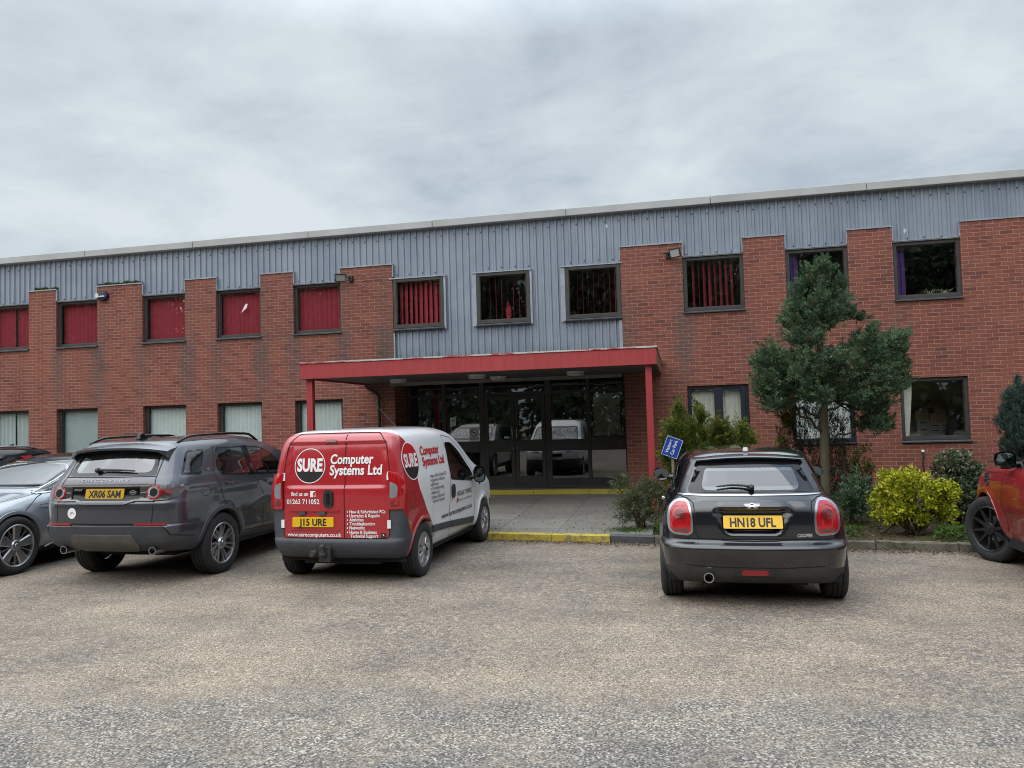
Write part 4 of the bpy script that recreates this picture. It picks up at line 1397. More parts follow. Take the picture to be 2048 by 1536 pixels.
def tri_region(outer, inner=None, step=0.06):
    """triangulate an outline (with an inner loop kept as an edge); returns points, tris, flag 1 = within the inner loop"""
    o = resample(outer, step)
    loops = [o]
    if inner:
        loops.append(resample(inner, step))
    pts, edges = [], []
    for lp in loops:
        b = len(pts)
        pts += lp
        edges += [(b + i, b + (i + 1) % len(lp)) for i in range(len(lp))]
    O = np.array(o)
    x0, y0, x1, y1 = O[:, 0].min(), O[:, 1].min(), O[:, 0].max(), O[:, 1].max()
    gx = np.arange(x0 + step * .6, x1, step)
    gy = np.arange(y0 + step * .6, y1, step)
    if len(gx) and len(gy):
        g_ = np.array([(a, b) for a in gx for b in gy])
        k = inside(g_, inset(o, step * 0.45))
        pts += [tuple(p) for p in g_[k]]
    v, e, f, *_ = delaunay_2d_cdt([Vector(p) for p in pts], edges, [], 0, 1e-6)
    v = np.array([tuple(q) for q in v])
    c = np.array([v[list(t)].mean(0) for t in f])
    ok = inside(c, o)
    inn = inside(c, inner) if inner else np.ones(len(c), bool)
    f = [tuple(t) for t, k in zip(f, ok) if k]
    return v, f, inn[ok], len(o)

def on_hull(h, axis, pts, off):
    out = []
    for u, v in pts:
        r = h.cast(axis, u, v)
        if r is None:
            out.append(None)
        else:
            out.append(r[0] + r[1] * off)
    return out

def patch(h, axis, outer, name, mats, parent, off=0.004, border=0.0, thick=0.0, step=0.06, inner=None, curve=True, dome=0.0, smooth=True, obj=True):
    """a piece lying on the skin: outline (rounded) projected on to it; border = width of the second material round the rim;
    thick raises it with a skirt back to the skin; dome swells the middle"""
    if border and inner is None:
        inner = inset(outer, border)
    v, f, inn, nb = tri_region(outer, inner if (border or inner) else None, step)
    P = on_hull(h, axis, v, off + thick)
    if dome:
        bp = np.array(resample(outer, step))
        for i, (q, p) in enumerate(zip(v, P)):
            if p is not None:
                dd = np.min(np.hypot(*(bp - q).T))
                r = h.cast(axis, *q)
                P[i] = p + r[1] * dome * (1 - (1 - min(1, dd / 0.06)) ** 2)
    mb = MB()
    ok = [p is not None for p in P]
    vs = [tuple(p) if p is not None else (0, 0, 0) for p in P]
    ff, mi = [], []
    two = isinstance(mats, (list, tuple)) and len(mats) > 1 and (border or inner)
    for t, k in zip(f, inn):
        if all(ok[i] for i in t):
            ff.append(t)
            mi.append(0 if (k or not two) else 1)
    mb.v, mb.f, mb.mi = vs, [list(t) for t in ff], mi
    if thick:
        # skirt along the free boundary
        cnt = {}
        for t in ff:
            for a, b in ((t[0], t[1]), (t[1], t[2]), (t[2], t[0])):
                cnt[(min(a, b), max(a, b))] = cnt.get((min(a, b), max(a, b)), 0) + 1
        low = {}
        for (a, b), c in cnt.items():
            if c == 1:
                for i in (a, b):
                    if i not in low:
                        r = h.cast(axis, *v[i])
                        low[i] = len(mb.v)
                        mb.v.append(tuple(r[0] - r[1] * 0.004))
                mb.f.append([a, b, low[b], low[a]])
                mb.mi.append(1 if two else 0)
    o = mb.build(name, mats, parent, smooth=smooth, angle=35 if thick else None)
    me = o.data
    used = {i for p in me.polygons for i in p.vertices}
    if len(used) < len(me.vertices):
        bm = bmesh.new()
        bm.from_mesh(me)
        bmesh.ops.delete(bm, geom=[q for q in bm.verts if not q.link_faces], context='VERTS')
        bm.to_mesh(me)
        bm.free()
    return o

def ribbon(h, axis, line, w, off, mb=None, mi=0, closed=False, step=0.04, thick=0.0):
    """narrow strip along a 2D line on the skin (shut lines, bright strips)"""
    L = []
    n = len(line) if closed else len(line) - 1
    for i in range(n):
        a, b = np.array(line[i], float), np.array(line[(i + 1) % len(line)], float)
        k = max(1, int(np.ceil(np.linalg.norm(b - a) / step)))
        for j in range(k):
            L.append(a + (b - a) * j / k)
    if not closed:
        L.append(np.array(line[-1], float))
    L = np.array(L)
    T = np.roll(L, -1, 0) - np.roll(L, 1, 0)
    if not closed:
        T[0], T[-1] = L[1] - L[0], L[-1] - L[-2]
    T /= np.linalg.norm(T, axis=1, keepdims=True) + 1e-12
    N_ = np.column_stack([-T[:, 1], T[:, 0]])
    offs = [(-1, off), (1, off)] if not thick else [(-1, -0.002), (-0.8, off + thick), (0.8, off + thick), (1, -0.002)]
    rows = []
    for p, n_ in zip(L, N_):
        row = []
        for s_, o_ in offs:
            r = h.cast(axis, *(p + n_ * s_ * w / 2))
            row.append(None if r is None else tuple(r[0] + r[1] * o_))
        rows.append(row)
    m_ = mb or MB()
    cnt = len(rows) if closed else len(rows) - 1
    for i in range(cnt):
        a, b = rows[i], rows[(i + 1) % len(rows)]
        for k in range(len(offs) - 1):
            q = (a[k], a[k + 1], b[k + 1], b[k])
            if all(x is not None for x in q):
                m_.add(q, [(0, 1, 2, 3)], mi)
    return m_

def split_pieces(o):
    """turn the separate strips of one mesh into objects of their own (each shut line is a part)"""
    me = o.data
    par = list(range(len(me.vertices)))
    def find(a):
        while par[a] != a:
            par[a] = par[par[a]]
            a = par[a]
        return a
    bm = bmesh.new()
    bm.from_mesh(me)
    bmesh.ops.remove_doubles(bm, verts=bm.verts, dist=1e-5)
    bm.to_mesh(me)
    bm.free()
    par = list(range(len(me.vertices)))
    for p in me.polygons:
        a = find(p.vertices[0])
        for v in p.vertices[1:]:
            par[find(v)] = a
    groups = {}
    for p in me.polygons:
        groups.setdefault(find(p.vertices[0]), []).append(tuple(p.vertices))
    co = [tuple(v.co) for v in me.vertices]
    mats, parent, name = list(me.materials), o.parent, o.name.split('.')[0]
    bpy.data.objects.remove(o)
    for fs in groups.values():
        mb = MB()
        idx = {}
        for f in fs:
            for v in f:
                if v not in idx:
                    idx[v] = len(mb.v)
                    mb.v.append(co[v])
            mb.f.append([idx[v] for v in f])
            mb.mi.append(0)
        mb.build(name, mats, parent, fixn=False)

def letters(h, axis, items, name, mats, parent, off=0.0035, label=None):
    """items: (text, u, v, cap height, kwargs, material index); u runs to the reader's right"""
    mb = MB()
    for it in items:
        s_, u, v, hh, kw, mi = it
        P, fs = text2d(s_, u, v, hh, **kw)
        flat(h, axis, P, fs, mb, mi, off)
    o = mb.build(name, mats, parent, fixn=False)
    if label:
        o['label'] = label
    return o

def flat(h, axis, P, fs, mb, mi=0, off=0.0035):
    """put 2D faces (reader's-right, up) on the skin"""
    sg = {'B': -1, 'R': 1, 'L': -1, 'F': 1, 'T': 1}[axis]
    pts = [(sg * u, v) for u, v in P]
    Q = on_hull(h, axis, pts, off)
    for f in fs:
        if all(Q[i] is not None for i in f):
            mb.add([Q[i] for i in f], [tuple(range(len(f)))], mi)

def disc2d(cx, cz, r0, r1=0.0, n=40, rz=None, half=None):
    """2D ring or disc; half = 'top'/'bottom' keeps one side of a chord"""
    rz = rz or 1.0
    P, fs = [], []
    for k in range(n):
        t = 2 * math.pi * k / n
        P.append((cx + r0 * math.cos(t), cz + rz * r0 * math.sin(t)))
    if r1:
        for k in range(n):
            t = 2 * math.pi * k / n
            P.append((cx + r1 * math.cos(t), cz + rz * r1 * math.sin(t)))
        fs = [(k, (k + 1) % n, n + (k + 1) % n, n + k) for k in range(n)]
    else:
        # strips so that the disc bends with the skin
        P, fs = [], []
        m_ = 14
        for i in range(m_ + 1):
            a = -math.pi / 2 + math.pi * i / m_
            z, w = math.sin(a), math.cos(a)
            P += [(cx - w * r0, cz + rz * z * r0), (cx, cz + rz * z * r0), (cx + w * r0, cz + rz * z * r0)]
        for i in range(m_):
            b = 3 * i
            fs += [(b, b + 1, b + 4, b + 3), (b + 1, b + 2, b + 5, b + 4)]
    return np.array(P), fs

def segment2d(cx, cz, r, z0, z1, n=10):
    """slice of a disc between two heights (relative to the centre, -1..1)"""
    P, fs = [], []
    for i in range(n + 1):
        z = z0 + (z1 - z0) * i / n
        w = math.sqrt(max(0.0, 1 - z * z))
        P += [(cx - w * r, cz + z * r), (cx, cz + z * r), (cx + w * r, cz + z * r)]
    for i in range(n):
        b = 3 * i
        fs += [(b, b + 1, b + 4, b + 3), (b + 1, b + 2, b + 5, b + 4)]
    return np.array(P), fs

def arch_trim(h, x, z, r0, r1, parent, mat, name='wheel_arch', off=0.006, depth=0.16, a0=-12, a1=192):
    """lip round a wheel opening on both sides of the car, with a liner going inwards"""
    for ax, sg in (('R', -1), ('L', 1)):
        mb = MB()
        n = 44
        rows = []
        for k in range(n + 1):
            t = R(a0 + (a1 - a0) * k / n)
            c, s_ = math.cos(t), math.sin(t)
            row = []
            for q, o_ in ((r1, -0.002), (r1 - 0.004, off), (r0 + 0.004, off), (r0, off - 0.004)):
                hit = h.cast(ax, x + c * q, z + s_ * q)
                row.append(None if hit is None else hit[0] + Vector((0, sg, 0)) * o_)
            if row[3] is not None:
                row.append(row[3] + Vector((0, -sg * depth, 0)))
            else:
                row.append(None)
            rows.append(row)
        for a, b in zip(rows[:-1], rows[1:]):
            for k in range(4):
                q = (a[k], a[k + 1], b[k + 1], b[k])
                if all(p is not None for p in q):
                    mb.add(q, [(0, 1, 2, 3)])
        if mb.f:
            mb.build(name, mat, parent, smooth=True, angle=40)

def wheel(parent, x, y, r, w, rim_r, style, rim_mat, side=1, steer=0.0, spin=0.0, disc_mat=None):
    """side +1: outer face towards +y; the wheel is an Empty with tyre and rim below it"""
    e = empty('wheel', (x, y, r - 0.006), steer, parent)
    hw = w / 2
    ty = MB()
    pr = [(rim_r - 0.004, -hw * 0.80), (rim_r + 0.012, -hw * 0.96), ((rim_r + r) / 2, -hw * 1.04), (r - 0.030, -hw * 0.97), (r - 0.008, -hw * 0.84), (r, -hw * 0.70)]
    for g_ in (-0.42, 0.0, 0.42):                     # tread grooves
        pr += [(r, hw * g_ - 0.007), (r - 0.009, hw * g_ - 0.005), (r - 0.009, hw * g_ + 0.005), (r, hw * g_ + 0.007)]
    pr += [(r, hw * 0.70), (r - 0.008, hw * 0.84), (r - 0.030, hw * 0.97), ((rim_r + r) / 2, hw * 1.04), (rim_r + 0.012, hw * 0.96), (rim_r - 0.004, hw * 0.80)]
    ty.lathe(pr, 56, 'y')
    ty.build('tyre', M['tyre'], e, smooth=True, angle=38)
    rm_ = MB()
    o = side * hw
    # rim lip and barrel
    rm_.lathe([(rim_r + 0.006, o * 0.92), (rim_r - 0.004, o * 0.97), (rim_r - 0.016, o * 0.90), (rim_r - 0.022, o * 0.55), (rim_r - 0.03, -o * 0.7)], 56, 'y', mi=0)
    rm_.lathe([(rim_r - 0.03, -o * 0.2), (0.001, -o * 0.2)], 32, 'y', mi=1)     # brake shadow disc
    rm_.lathe([(0.145, o * 0.12), (0.145, o * 0.02), (0.05, o * 0.0)], 32, 'y', mi=2)
    yo = o * 0.86
    def spoke(a, r0, r1, w0, w1, d0=0.0, d1=0.0, th=0.022, lean=0.0):
        c, s_ = math.cos(a), math.sin(a)
        def P(rad, tan, yy):
            return (c * rad - s_ * tan, yy, s_ * rad + c * tan)
        sg = side
        vs = []
        for rad, ww, d, tan0 in ((r0, w0, d0, 0), (r1, w1, d1, lean)):
            for tan, yy in ((-ww / 2, yo - sg * (d + th)), (-ww * 0.36, yo - sg * d), (ww * 0.36, yo - sg * d), (ww / 2, yo - sg * (d + th))):
                vs.append(P(rad, tan + tan0, yy))
        rm_.add(vs, [(0, 1, 5, 4), (1, 2, 6, 5), (2, 3, 7, 6), (0, 3, 7, 4)], 0)
    if style == 'five_twin':
        for k in range(5):
            a = spin + k * 2 * math.pi / 5
            spoke(a + 0.17, 0.055, rim_r - 0.012, 0.045, 0.038, 0.012, 0.0, lean=-0.012)
            spoke(a - 0.17, 0.055, rim_r - 0.012, 0.045, 0.038, 0.012, 0.0, lean=0.012)
    elif style == 'five_split':
        for k in range(5):
            a = spin + k * 2 * math.pi / 5
            spoke(a + 0.12, 0.05, rim_r - 0.012, 0.06, 0.040, 0.02, 0.0, lean=0.050)
            spoke(a - 0.12, 0.05, rim_r - 0.012, 0.06, 0.030, 0.02, 0.0, lean=-0.030)
    elif style == 'swirl':
        for k in range(7):
            a = spin + k * 2 * math.pi / 7
            spoke(a + 0.13, 0.05, rim_r - 0.012, 0.040, 0.032, 0.018, 0.0, lean=0.060)
            spoke(a - 0.13, 0.05, rim_r - 0.012, 0.036, 0.024, 0.022, 0.004, lean=0.045)
    elif style == 'ten':
        for k in range(10):
            spoke(spin + k * 2 * math.pi / 10, 0.05, rim_r - 0.012, 0.042, 0.030, 0.012, 0.0)
    elif style == 'turbine':
        for k in range(5):
            a = spin + k * 2 * math.pi / 5
            spoke(a, 0.05, rim_r - 0.012, 0.075, 0.150, 0.012, 0.0, th=0.012)
            spoke(a + math.pi / 5, 0.07, rim_r - 0.012, 0.020, 0.020, 0.012, 0.006, th=0.010)
    elif style == 'cap':
        # moulded wheel trim: dished cover with broad spokes and slots between
        rm_.lathe([(rim_r - 0.014, yo), (rim_r - 0.035, yo + side * 0.010), (rim_r - 0.045, yo - side * 0.002)], 48, 'y', mi=0)
        for k in range(9):
            a = spin + k * 2 * math.pi / 9
            spoke(a, 0.06, rim_r - 0.030, 0.050, 0.066, -0.016, -0.006, th=0.018)
        rm_.lathe([(rim_r - 0.04, yo - side * 0.020), (0.05, yo - side * 0.014)], 32, 'y', mi=1)
    rm_.lathe([(0.075, yo - side * 0.018), (0.062, yo + side * 0.006), (0.034, yo + side * 0.008), (0.030, yo + side * 0.016), (0.0005, yo + side * 0.017)], 24, 'y', mi=0)
    rm_.build('rim', [rim_mat, disc_mat or M['under'], M['satin_chrome']], e, smooth=True, angle=30)
    return e

def under(parent, x0, x1, w, z0, z1, arches, name='underbody'):
    mb = MB()
    cuts = []
    for xc, r in arches:
        cuts.append((xc - r, xc + r))
    mb.box(x0, x1, -w * 0.60, w * 0.60, z0, z1)
    xs = [x0] + [q for c in cuts for q in c] + [x1]
    for a, b in zip(xs[0::2], xs[1::2]):
        if b > a:
            for sg in (-1, 1):
                y0, y1 = sorted((sg * w * 0.60, sg * w * 0.97))
                mb.box(a, b, y0 + .001, y1 - .001, z0 + 0.03, z1)
    for xc, r in arches:
        for sg in (-1, 1):                                       # wheel-well liner
            n = 18
            vs = []
            for k in range(n + 1):
                t = math.pi * k / n
                for yy in (0.55, 0.99):
                    vs.append((xc + math.cos(t) * r, sg * w * yy, z0 + 0.08 + math.sin(t) * (r + 0.04)))
            mb.add(vs, [(2 * k, 2 * k + 1, 2 * k + 3, 2 * k + 2) for k in range(n)])
    return mb.build(name, M['under'], parent, fixn=False)

def seat_shape(mb, x, y, w, z0, back_h, head=True):
    mb.cbox((x + 0.22, y, z0 + 0.08), (0.50, w, 0.16))
    rot = Matrix.Rotation(R(-14), 3, 'Y')
    mb.cbox((x - 0.06, y, z0 + 0.12 + back_h / 2), (0.14, w, back_h), rot, taper=0.82)
    if head:
        mb.cbox((x - 0.06 - back_h * 0.23, y, z0 + 0.15 + back_h + 0.10), (0.10, w * 0.52, 0.19), rot, taper=0.85)

def interior(parent, L_, w, floor, belt, x_dash, seats, x_back, wheel_y, roofz=None):
    mb = MB()
    mb.box(x_back, x_dash + 0.1, -w, w, floor - 0.05, floor, 1)
    mb.box(x_dash, x_dash + 0.45, -w, w, floor, belt - 0.03, 1)           # dash
    for (x, y, sw_, bh) in seats:
        seat_shape(mb, x, y, sw_, floor + 0.12, bh)
    mb.box(x_back - 0.02, x_dash, -w - 0.03, -w - 0.01, floor, belt - 0.02, 1)
    mb.box(x_back - 0.02, x_dash, w + 0.01, w + 0.03, floor, belt - 0.02, 1)
    o = mb.build('interior', [M['seat'], M['dash']], parent, bevel=0.03)
    if wheel_y is not None:
        sw = MB()
        c = Vector((x_dash - 0.12, wheel_y, belt - 0.06))
        rot = Matrix.Rotation(R(-62), 3, 'Y')
        pts = [c + rot @ Vector((0.185 * math.cos(t), 0.185 * math.sin(t), 0)) for t in np.linspace(0, 2 * math.pi, 25)]
        sw.tube(pts, 0.014, 6, caps=False)
        sw.tube([c + rot @ Vector((-0.18, 0, 0)), c + rot @ Vector((0.18, 0, 0))], 0.014, 6)
        sw.build('steering_wheel', M['dash'], parent, smooth=True)
    return o

def mirror(parent, h, x, z, sg, mat, glass='chrome', size=(0.11, 0.20, 0.15), out=0.10, back=True):
    """door mirror; the glass faces the rear of the car"""
    r = h.cast('R' if sg < 0 else 'L', x, z)
    y0 = r[0].y
    c = Vector((x, y0 + sg * (out + size[1] / 2), z + 0.03))
    mb = MB()
    n, m_ = 20, 7
    vs = []
    for i in range(m_ + 1):
        t = i / m_
        k = math.sqrt(max(0.0, 1 - (t * 0.98) ** 2.6))
        for j in range(n):
            a = 2 * math.pi * j / n
            ca, sa = math.cos(a), math.sin(a)
            p = 3.0
            q = (abs(ca) ** p + abs(sa) ** p) ** (-1 / p)
            vs.append((c.x - size[0] * 0.4 + t * size[0], c.y + ca * q * size[1] / 2 * k, c.z + sa * q * size[2] / 2 * k))
    mb.add(vs, [(i * n + j, i * n + (j + 1) % n, (i + 1) * n + (j + 1) % n, (i + 1) * n + j) for i in range(m_) for j in range(n)], 0)
    mb.tube([(x + 0.02, y0 - sg * 0.02, z - 0.02), (x + 0.015, y0 + sg * (out * 0.6), z - 0.015), (c.x, c.y - sg * size[1] * 0.3, c.z - size[2] * 0.3)], [0.03, 0.026, 0.03], 8, 0)
    o = mb.build('door_mirror', mat, parent, smooth=True, angle=50)
    gl = MB()
    vs = [(c.x - size[0] * 0.4 + 0.006, c.y, c.z)]
    for j in range(n):
        a = 2 * math.pi * j / n
        ca, sa = math.cos(a), math.sin(a)
        q = (abs(ca) ** 3 + abs(sa) ** 3) ** (-1 / 3)
        vs.append((c.x - size[0] * 0.4 + 0.004, c.y + ca * q * size[1] * 0.43, c.z + sa * q * size[2] * 0.42))
    gl.add(vs, [(0, 1 + j, 1 + (j + 1) % n) for j in range(n)])
    gl.build('mirror_glass', M['mirror'], o)
    return o

def plate(h, axis, u, v, w, hh, text, parent, mat, size=0.079, textw=None, off=0.012, name='number_plate', tilt=0.0):
    """flat registration plate hung on the skin, letters a hair in front"""
    pts = []
    for du, dv in ((-1, -1), (1, -1), (1, 1), (-1, 1)):
        r = h.cast(axis, u + du * w / 2, v + dv * hh / 2)
        pts.append(r[0])
    n = -((pts[1] - pts[0]).cross(pts[3] - pts[0])).normalized()
    d = {'B': Vector((-1, 0, 0)), 'F': Vector((1, 0, 0))}[axis]
    if n.dot(d) < 0:
        n = -n
    m_ = min((p - pts[0]).dot(d) for p in pts), max((p - pts[0]).dot(d) for p in pts)
    base = pts[0] + d * m_[1]
    lo_x = base.x + d.x * off
    up_dx = ((pts[3].x + pts[2].x) - (pts[0].x + pts[1].x)) / 2
    def P(uu, vv, o_):
        t = (vv - (v - hh / 2)) / hh
        b0 = max((p - pts[0]).dot(d) for p in (pts[0], pts[1]))
        return Vector((pts[0].x + d.x * (b0 + off + o_) + up_dx * t, uu, vv))
    mb = MB()
    rp = rounded([(u - w / 2, v - hh / 2), (u + w / 2, v - hh / 2), (u + w / 2, v + hh / 2), (u - w / 2, v + hh / 2)], 0.012, 3)
    k = len(rp)
    mb.add([P(a, b, 0.0) for a, b in rp] + [P(a, b, -0.008) for a, b in rp], [tuple(range(k))] + [(i, (i + 1) % k, k + (i + 1) % k, k + i) for i in range(k)], 0)
    sg = -1 if axis == 'B' else 1
    if text:
        P2, fs = text2d(text, 0, v - size / 2, size, width=textw, bold=0.032, align='c')
        mb.add([P(u + sg * a, b, 0.0015) for a, b in P2], fs, 1)
    return mb.build(name, [mat, M['ink']], parent, fixn=False)

def wiper(h, axis, pts, parent, r=0.010, lift=0.02):
    mb = MB()
    P = [h.cast(axis, *p)[0] + h.cast(axis, *p)[1] * lift for p in pts]
    mb.tube(P, [r * 1.5] + [r] * (len(P) - 2) + [r * 0.6], 7)
    mb.lathe([(0.0001, -0.03), (0.026, -0.02), (0.028, 0.02)], 12, 'x', tuple(P[0]))
    return mb.build('wiper', M['black_plastic'], parent, smooth=True)

def lv(z, xr, xf, w, rr=0.12, rf=0.2, cr=0.04, cf=0.08, wr=None, wf=None, zf=None, zm=None, zr=None):
    return dict(zr=z if zr is None else zr, zm=z if zm is None else zm, zf=z if zf is None else zf, xr=xr, xf=xf, wm=w,
                wr=w - 0.03 if wr is None else wr, wf=w - 0.05 if wf is None else wf, rr=rr, rf=rf, cr=cr, cf=cf)
# ---------------------------------------------------------------- small black hatchback, seen from behind
M['paint_black'] = car_paint('deep_blue_black_paint', (0.0075, 0.0085, 0.0125), 0.0, 0.20, 0.12)
M['paint_black_clean'] = car_paint('deep_blue_black_roof', (0.0075, 0.0085, 0.0125), 0.0, 0.16, 0.06)
def build_mini():
    car = empty('black_hatchback', (0.60, -8.97, 0), R(89.4))
    tag(car, 'small black three-door hatchback with red oval tail lights, seen from behind, beside the planting bed', 'car')
    lv_ = [
        lv(0.19, 0.30, 3.60, 0.70, 0.15, 0.3), lv(0.225, 0.16, 3.68, 0.755, 0.2, 0.3), lv(0.28, 0.085, 3.74, 0.80, 0.26, 0.3, 0.06), lv(0.40, 0.035, 3.79, 0.835, 0.30, 0.35, 0.07),
        lv(0.545, 0.0, 3.82, 0.855, 0.32, 0.4, 0.08), lv(0.565, 0.010, 3.82, 0.860, 0.32, 0.4, 0.08), lv(0.595, 0.056, 3.815, 0.860, 0.32, 0.4, 0.08), lv(0.615, 0.074, 3.81, 0.860, 0.32, 0.4, 0.08),
        lv(0.74, 0.078, 3.79, 0.853, 0.32, 0.4, 0.08, zf=0.70), lv(0.86, 0.090, 3.72, 0.835, 0.32, 0.4, 0.08, zf=0.80), lv(0.95, 0.125, 3.50, 0.80, 0.32, 0.4, 0.08, zf=0.89, wr=0.73),
        lv(0.99, 0.165, 3.15, 0.765, 0.32, 0.4, 0.08, zf=0.95, wr=0.69), lv(1.02, 0.20, 2.85, 0.745, 0.28, 0.3, 0.08, zf=1.0, wr=0.665), lv(1.05, 0.225, 2.76, 0.735, 0.26, 0.3, 0.08, zf=1.05, wr=0.655),
        lv(1.16, 0.315, 2.58, 0.70, 0.24, 0.3, 0.08, wr=0.61), lv(1.27, 0.415, 2.38, 0.655, 0.22, 0.3, 0.07, wr=0.565), lv(1.325, 0.475, 2.24, 0.615, 0.20, 0.3, 0.06, wr=0.545),
        lv(1.365, 0.53, 2.12, 0.565, 0.20, 0.3, 0.05, zr=1.352, zm=1.372, wr=0.50), lv(1.392, 0.62, 2.0, 0.46, 0.2, 0.25, 0.03, zr=1.375, zm=1.402, wr=0.40), lv(1.405, 0.8, 1.85, 0.28, 0.15, 0.2, 0.02, zr=1.39, zm=1.415), lv(1.41, 1.0, 1.7, 0.01, 0.004, 0.004, 0, zr=1.395, zm=1.42, wr=0.008, wf=0.008)]
    rec = rounded([(-0.325, 0.93), (-0.325, 0.86), (-0.23, 0.668), (0.23, 0.668), (0.325, 0.86), (0.325, 0.93), (0.27, 0.948), (-0.27, 0.948)], 0.06)
    def disp(G):
        G = G.copy()
        x, y, z = G[..., 0], G[..., 1], G[..., 2]
        rear = x < 0.35
        # plate recess
        wy = np.interp(z, [0.66, 0.70, 0.86, 0.91], [0.20, 0.245, 0.325, 0.325])
        m_ = np.clip((wy - np.abs(y)) / 0.03, 0, 1) * np.clip((z - 0.668) / 0.02, 0, 1) * np.clip((0.892 - z) / 0.018, 0, 1)
        G[..., 0] += np.where(rear, 0.040 * m_, 0)
        # handle bar above it swells outwards
        b_ = np.clip((0.325 - np.abs(y)) / 0.05, 0, 1) * np.exp(-((z - 0.918) / 0.022) ** 2)
        G[..., 0] -= np.where(rear, 0.028 * b_, 0)
        # wheel arch flares
        for xa in (0.66, 3.13):
            d = np.hypot(x - xa, z - 0.31)
            G[..., 1] += np.sign(y) * 0.012 * np.exp(-((d - 0.36) / 0.05) ** 2) * (z < 0.75)
        return G
    h = Hull(lv_, 0.017, 120, disp)
    # openings
    rg = rounded([(-0.575, 1.035), (0.575, 1.035), (0.475, 1.255), (0.44, 1.275), (-0.44, 1.275), (-0.475, 1.255)], [0.05, 0.05, 0.03, 0.02, 0.02, 0.03])
    sg1 = rounded([(0.58, 1.045), (1.18, 1.035), (1.18, 1.285), (0.80, 1.275)], 0.04)
    sg2 = rounded([(1.23, 1.035), (2.62, 1.02), (2.16, 1.27), (1.23, 1.29)], 0.04)
    wsn = rounded([(-0.62, 1.05), (0.62, 1.05), (0.53, 1.31), (-0.53, 1.31)], 0.05)
    h.cut('B', inset(rg, 0.05))
    h.cut('F', inset(wsn, 0.03))
    for a in 'RL':
        h.cut(a, inset(sg1, 0.03))
        h.cut(a, inset(sg2, 0.03))
    for x in (0.66, 3.13):
        h.cut_arch(x, 0.31, 0.352)
    # lower black valance
    h.group[(h.C[:, 2] < 0.375) & (h.C[:, 0] < 0.5)] = 1
    h.group[(h.C[:, 2] < 0.30)] = 1
    h.group[(h.C[:, 2] > 1.335)] = 2
    h.build(car, [('body', M['paint_black'], 0), ('valance', M['dirty_plastic'], 1), ('roof', M['paint_black_clean'], 2)])
    gl = patch(h, 'B', rg, 'rear_window', [M['car_glass'], M['frit']], car, 0.004, inner=rounded([(-0.445, 1.052), (0.445, 1.052), (0.40, 1.23), (0.38, 1.248), (-0.38, 1.248), (-0.40, 1.23)], [0.07, 0.07, 0.03, 0.02, 0.02, 0.03]), step=0.05)
    patch(h, 'F', wsn, 'windscreen', [M['car_glass'], M['frit']], car, 0.004, 0.045)
    for a in 'RL':
        patch(h, a, sg1, 'side_window', [M['tint_glass'], M['frit']], car, 0.004, 0.035)
        patch(h, a, sg2, 'side_window', [M['car_glass'], M['frit']], car, 0.004, 0.035)
    # spoiler over the rear window
    sp = MB()
    prf = [(0.68, 1.386), (0.55, 1.374), (0.445, 1.356), (0.420, 1.348), (0.418, 1.336), (0.50, 1.305), (0.53, 1.318)]
    n = 20
    vs = []
    for i in range(n + 1):
        y = -0.515 + 1.03 * i / n
        k = (y / 0.515) ** 2
        for x, z in prf:
            vs.append((x + 0.06 * k * k * (1 if x < 0.6 else 0), y, z - 0.030 * k))
    m_ = len(prf)
    sp.add(vs, [(i * m_ + j, i * m_ + (j + 1) % m_, (i + 1) * m_ + (j + 1) % m_, (i + 1) * m_ + j) for i in range(n) for j in range(m_)] + [tuple(range(m_)), tuple(range(n * m_, (n + 1) * m_))])
    for sg in (-1, 1):                      # fins down the window sides
        sp.add([(0.425, sg * 0.515, 1.318), (0.405, sg * 0.475, 1.322), (0.340, sg * 0.535, 1.20), (0.355, sg * 0.572, 1.19), (0.47, sg * 0.53, 1.29)], [(0, 1, 2, 3), (0, 3, 4)])
    sp.build('spoiler', M['paint_black_clean'], car, smooth=True, angle=40)
    # chrome belt line
    b = MB()
    ribbon(h, 'B', [(-0.66, 1.012), (-0.4, 1.010), (0, 1.009), (0.4, 1.010), (0.66, 1.012)], 0.013, 0.004, b, thick=0.004)
    for a in 'RL':
        ribbon(h, a, [(0.32, 1.012), (1.4, 1.008), (2.7, 1.0)], 0.013, 0.004, b, thick=0.004)
    b.build('belt_trim', M['chrome'], car, smooth=True, angle=40)
    # tail lights
    for s_ in (1, -1):
        ol = [(0.575, 0.972), (0.665, 0.968), (0.735, 0.905), (0.752, 0.80), (0.742, 0.70), (0.70, 0.662), (0.565, 0.654), (0.528, 0.685), (0.525, 0.80), (0.545, 0.93)]
        ol = rounded([(s_ * a, b_) for a, b_ in (ol if s_ > 0 else ol)], 0.045, 4)
        li = patch(h, 'B', ol, 'tail_light', [M['lens_red'], M['satin_chrome']], car, 0.004, 0.019, thick=0.014, step=0.03)
        P, fs = disc2d(s_ * -0.632, 0.835, 0.052, rz=1.0)
        mb = MB()
        flat(h, 'B', P, fs, mb, 0, 0.0215)
        P, fs = disc2d(s_ * -0.632, 0.835, 0.058, 0.050)
        flat(h, 'B', P, fs, mb, 1, 0.0225)
        P, fs = disc2d(s_ * -0.632, 0.815, 0.088, 0.083, rz=1.2)
        flat(h, 'B', P, fs, mb, 1, 0.0205)
        mb.build('lamp_ring', [M['lens_dark_red'], M['lens_red']], li, fixn=False)
        mb = MB()
        P = np.array([(s_ * -0.632 + dx, zz) for zz in (0.694, 0.712) for dx in (-0.062, -0.02, 0.02, 0.062)])
        flat(h, 'B', P, [(0, 1, 5, 4), (1, 2, 6, 5), (2, 3, 7, 6)], mb, 0, 0.021)
        mb.build('reverse_lens', M['lens_smoke'], li, fixn=False)
    # shut lines
    s = MB()
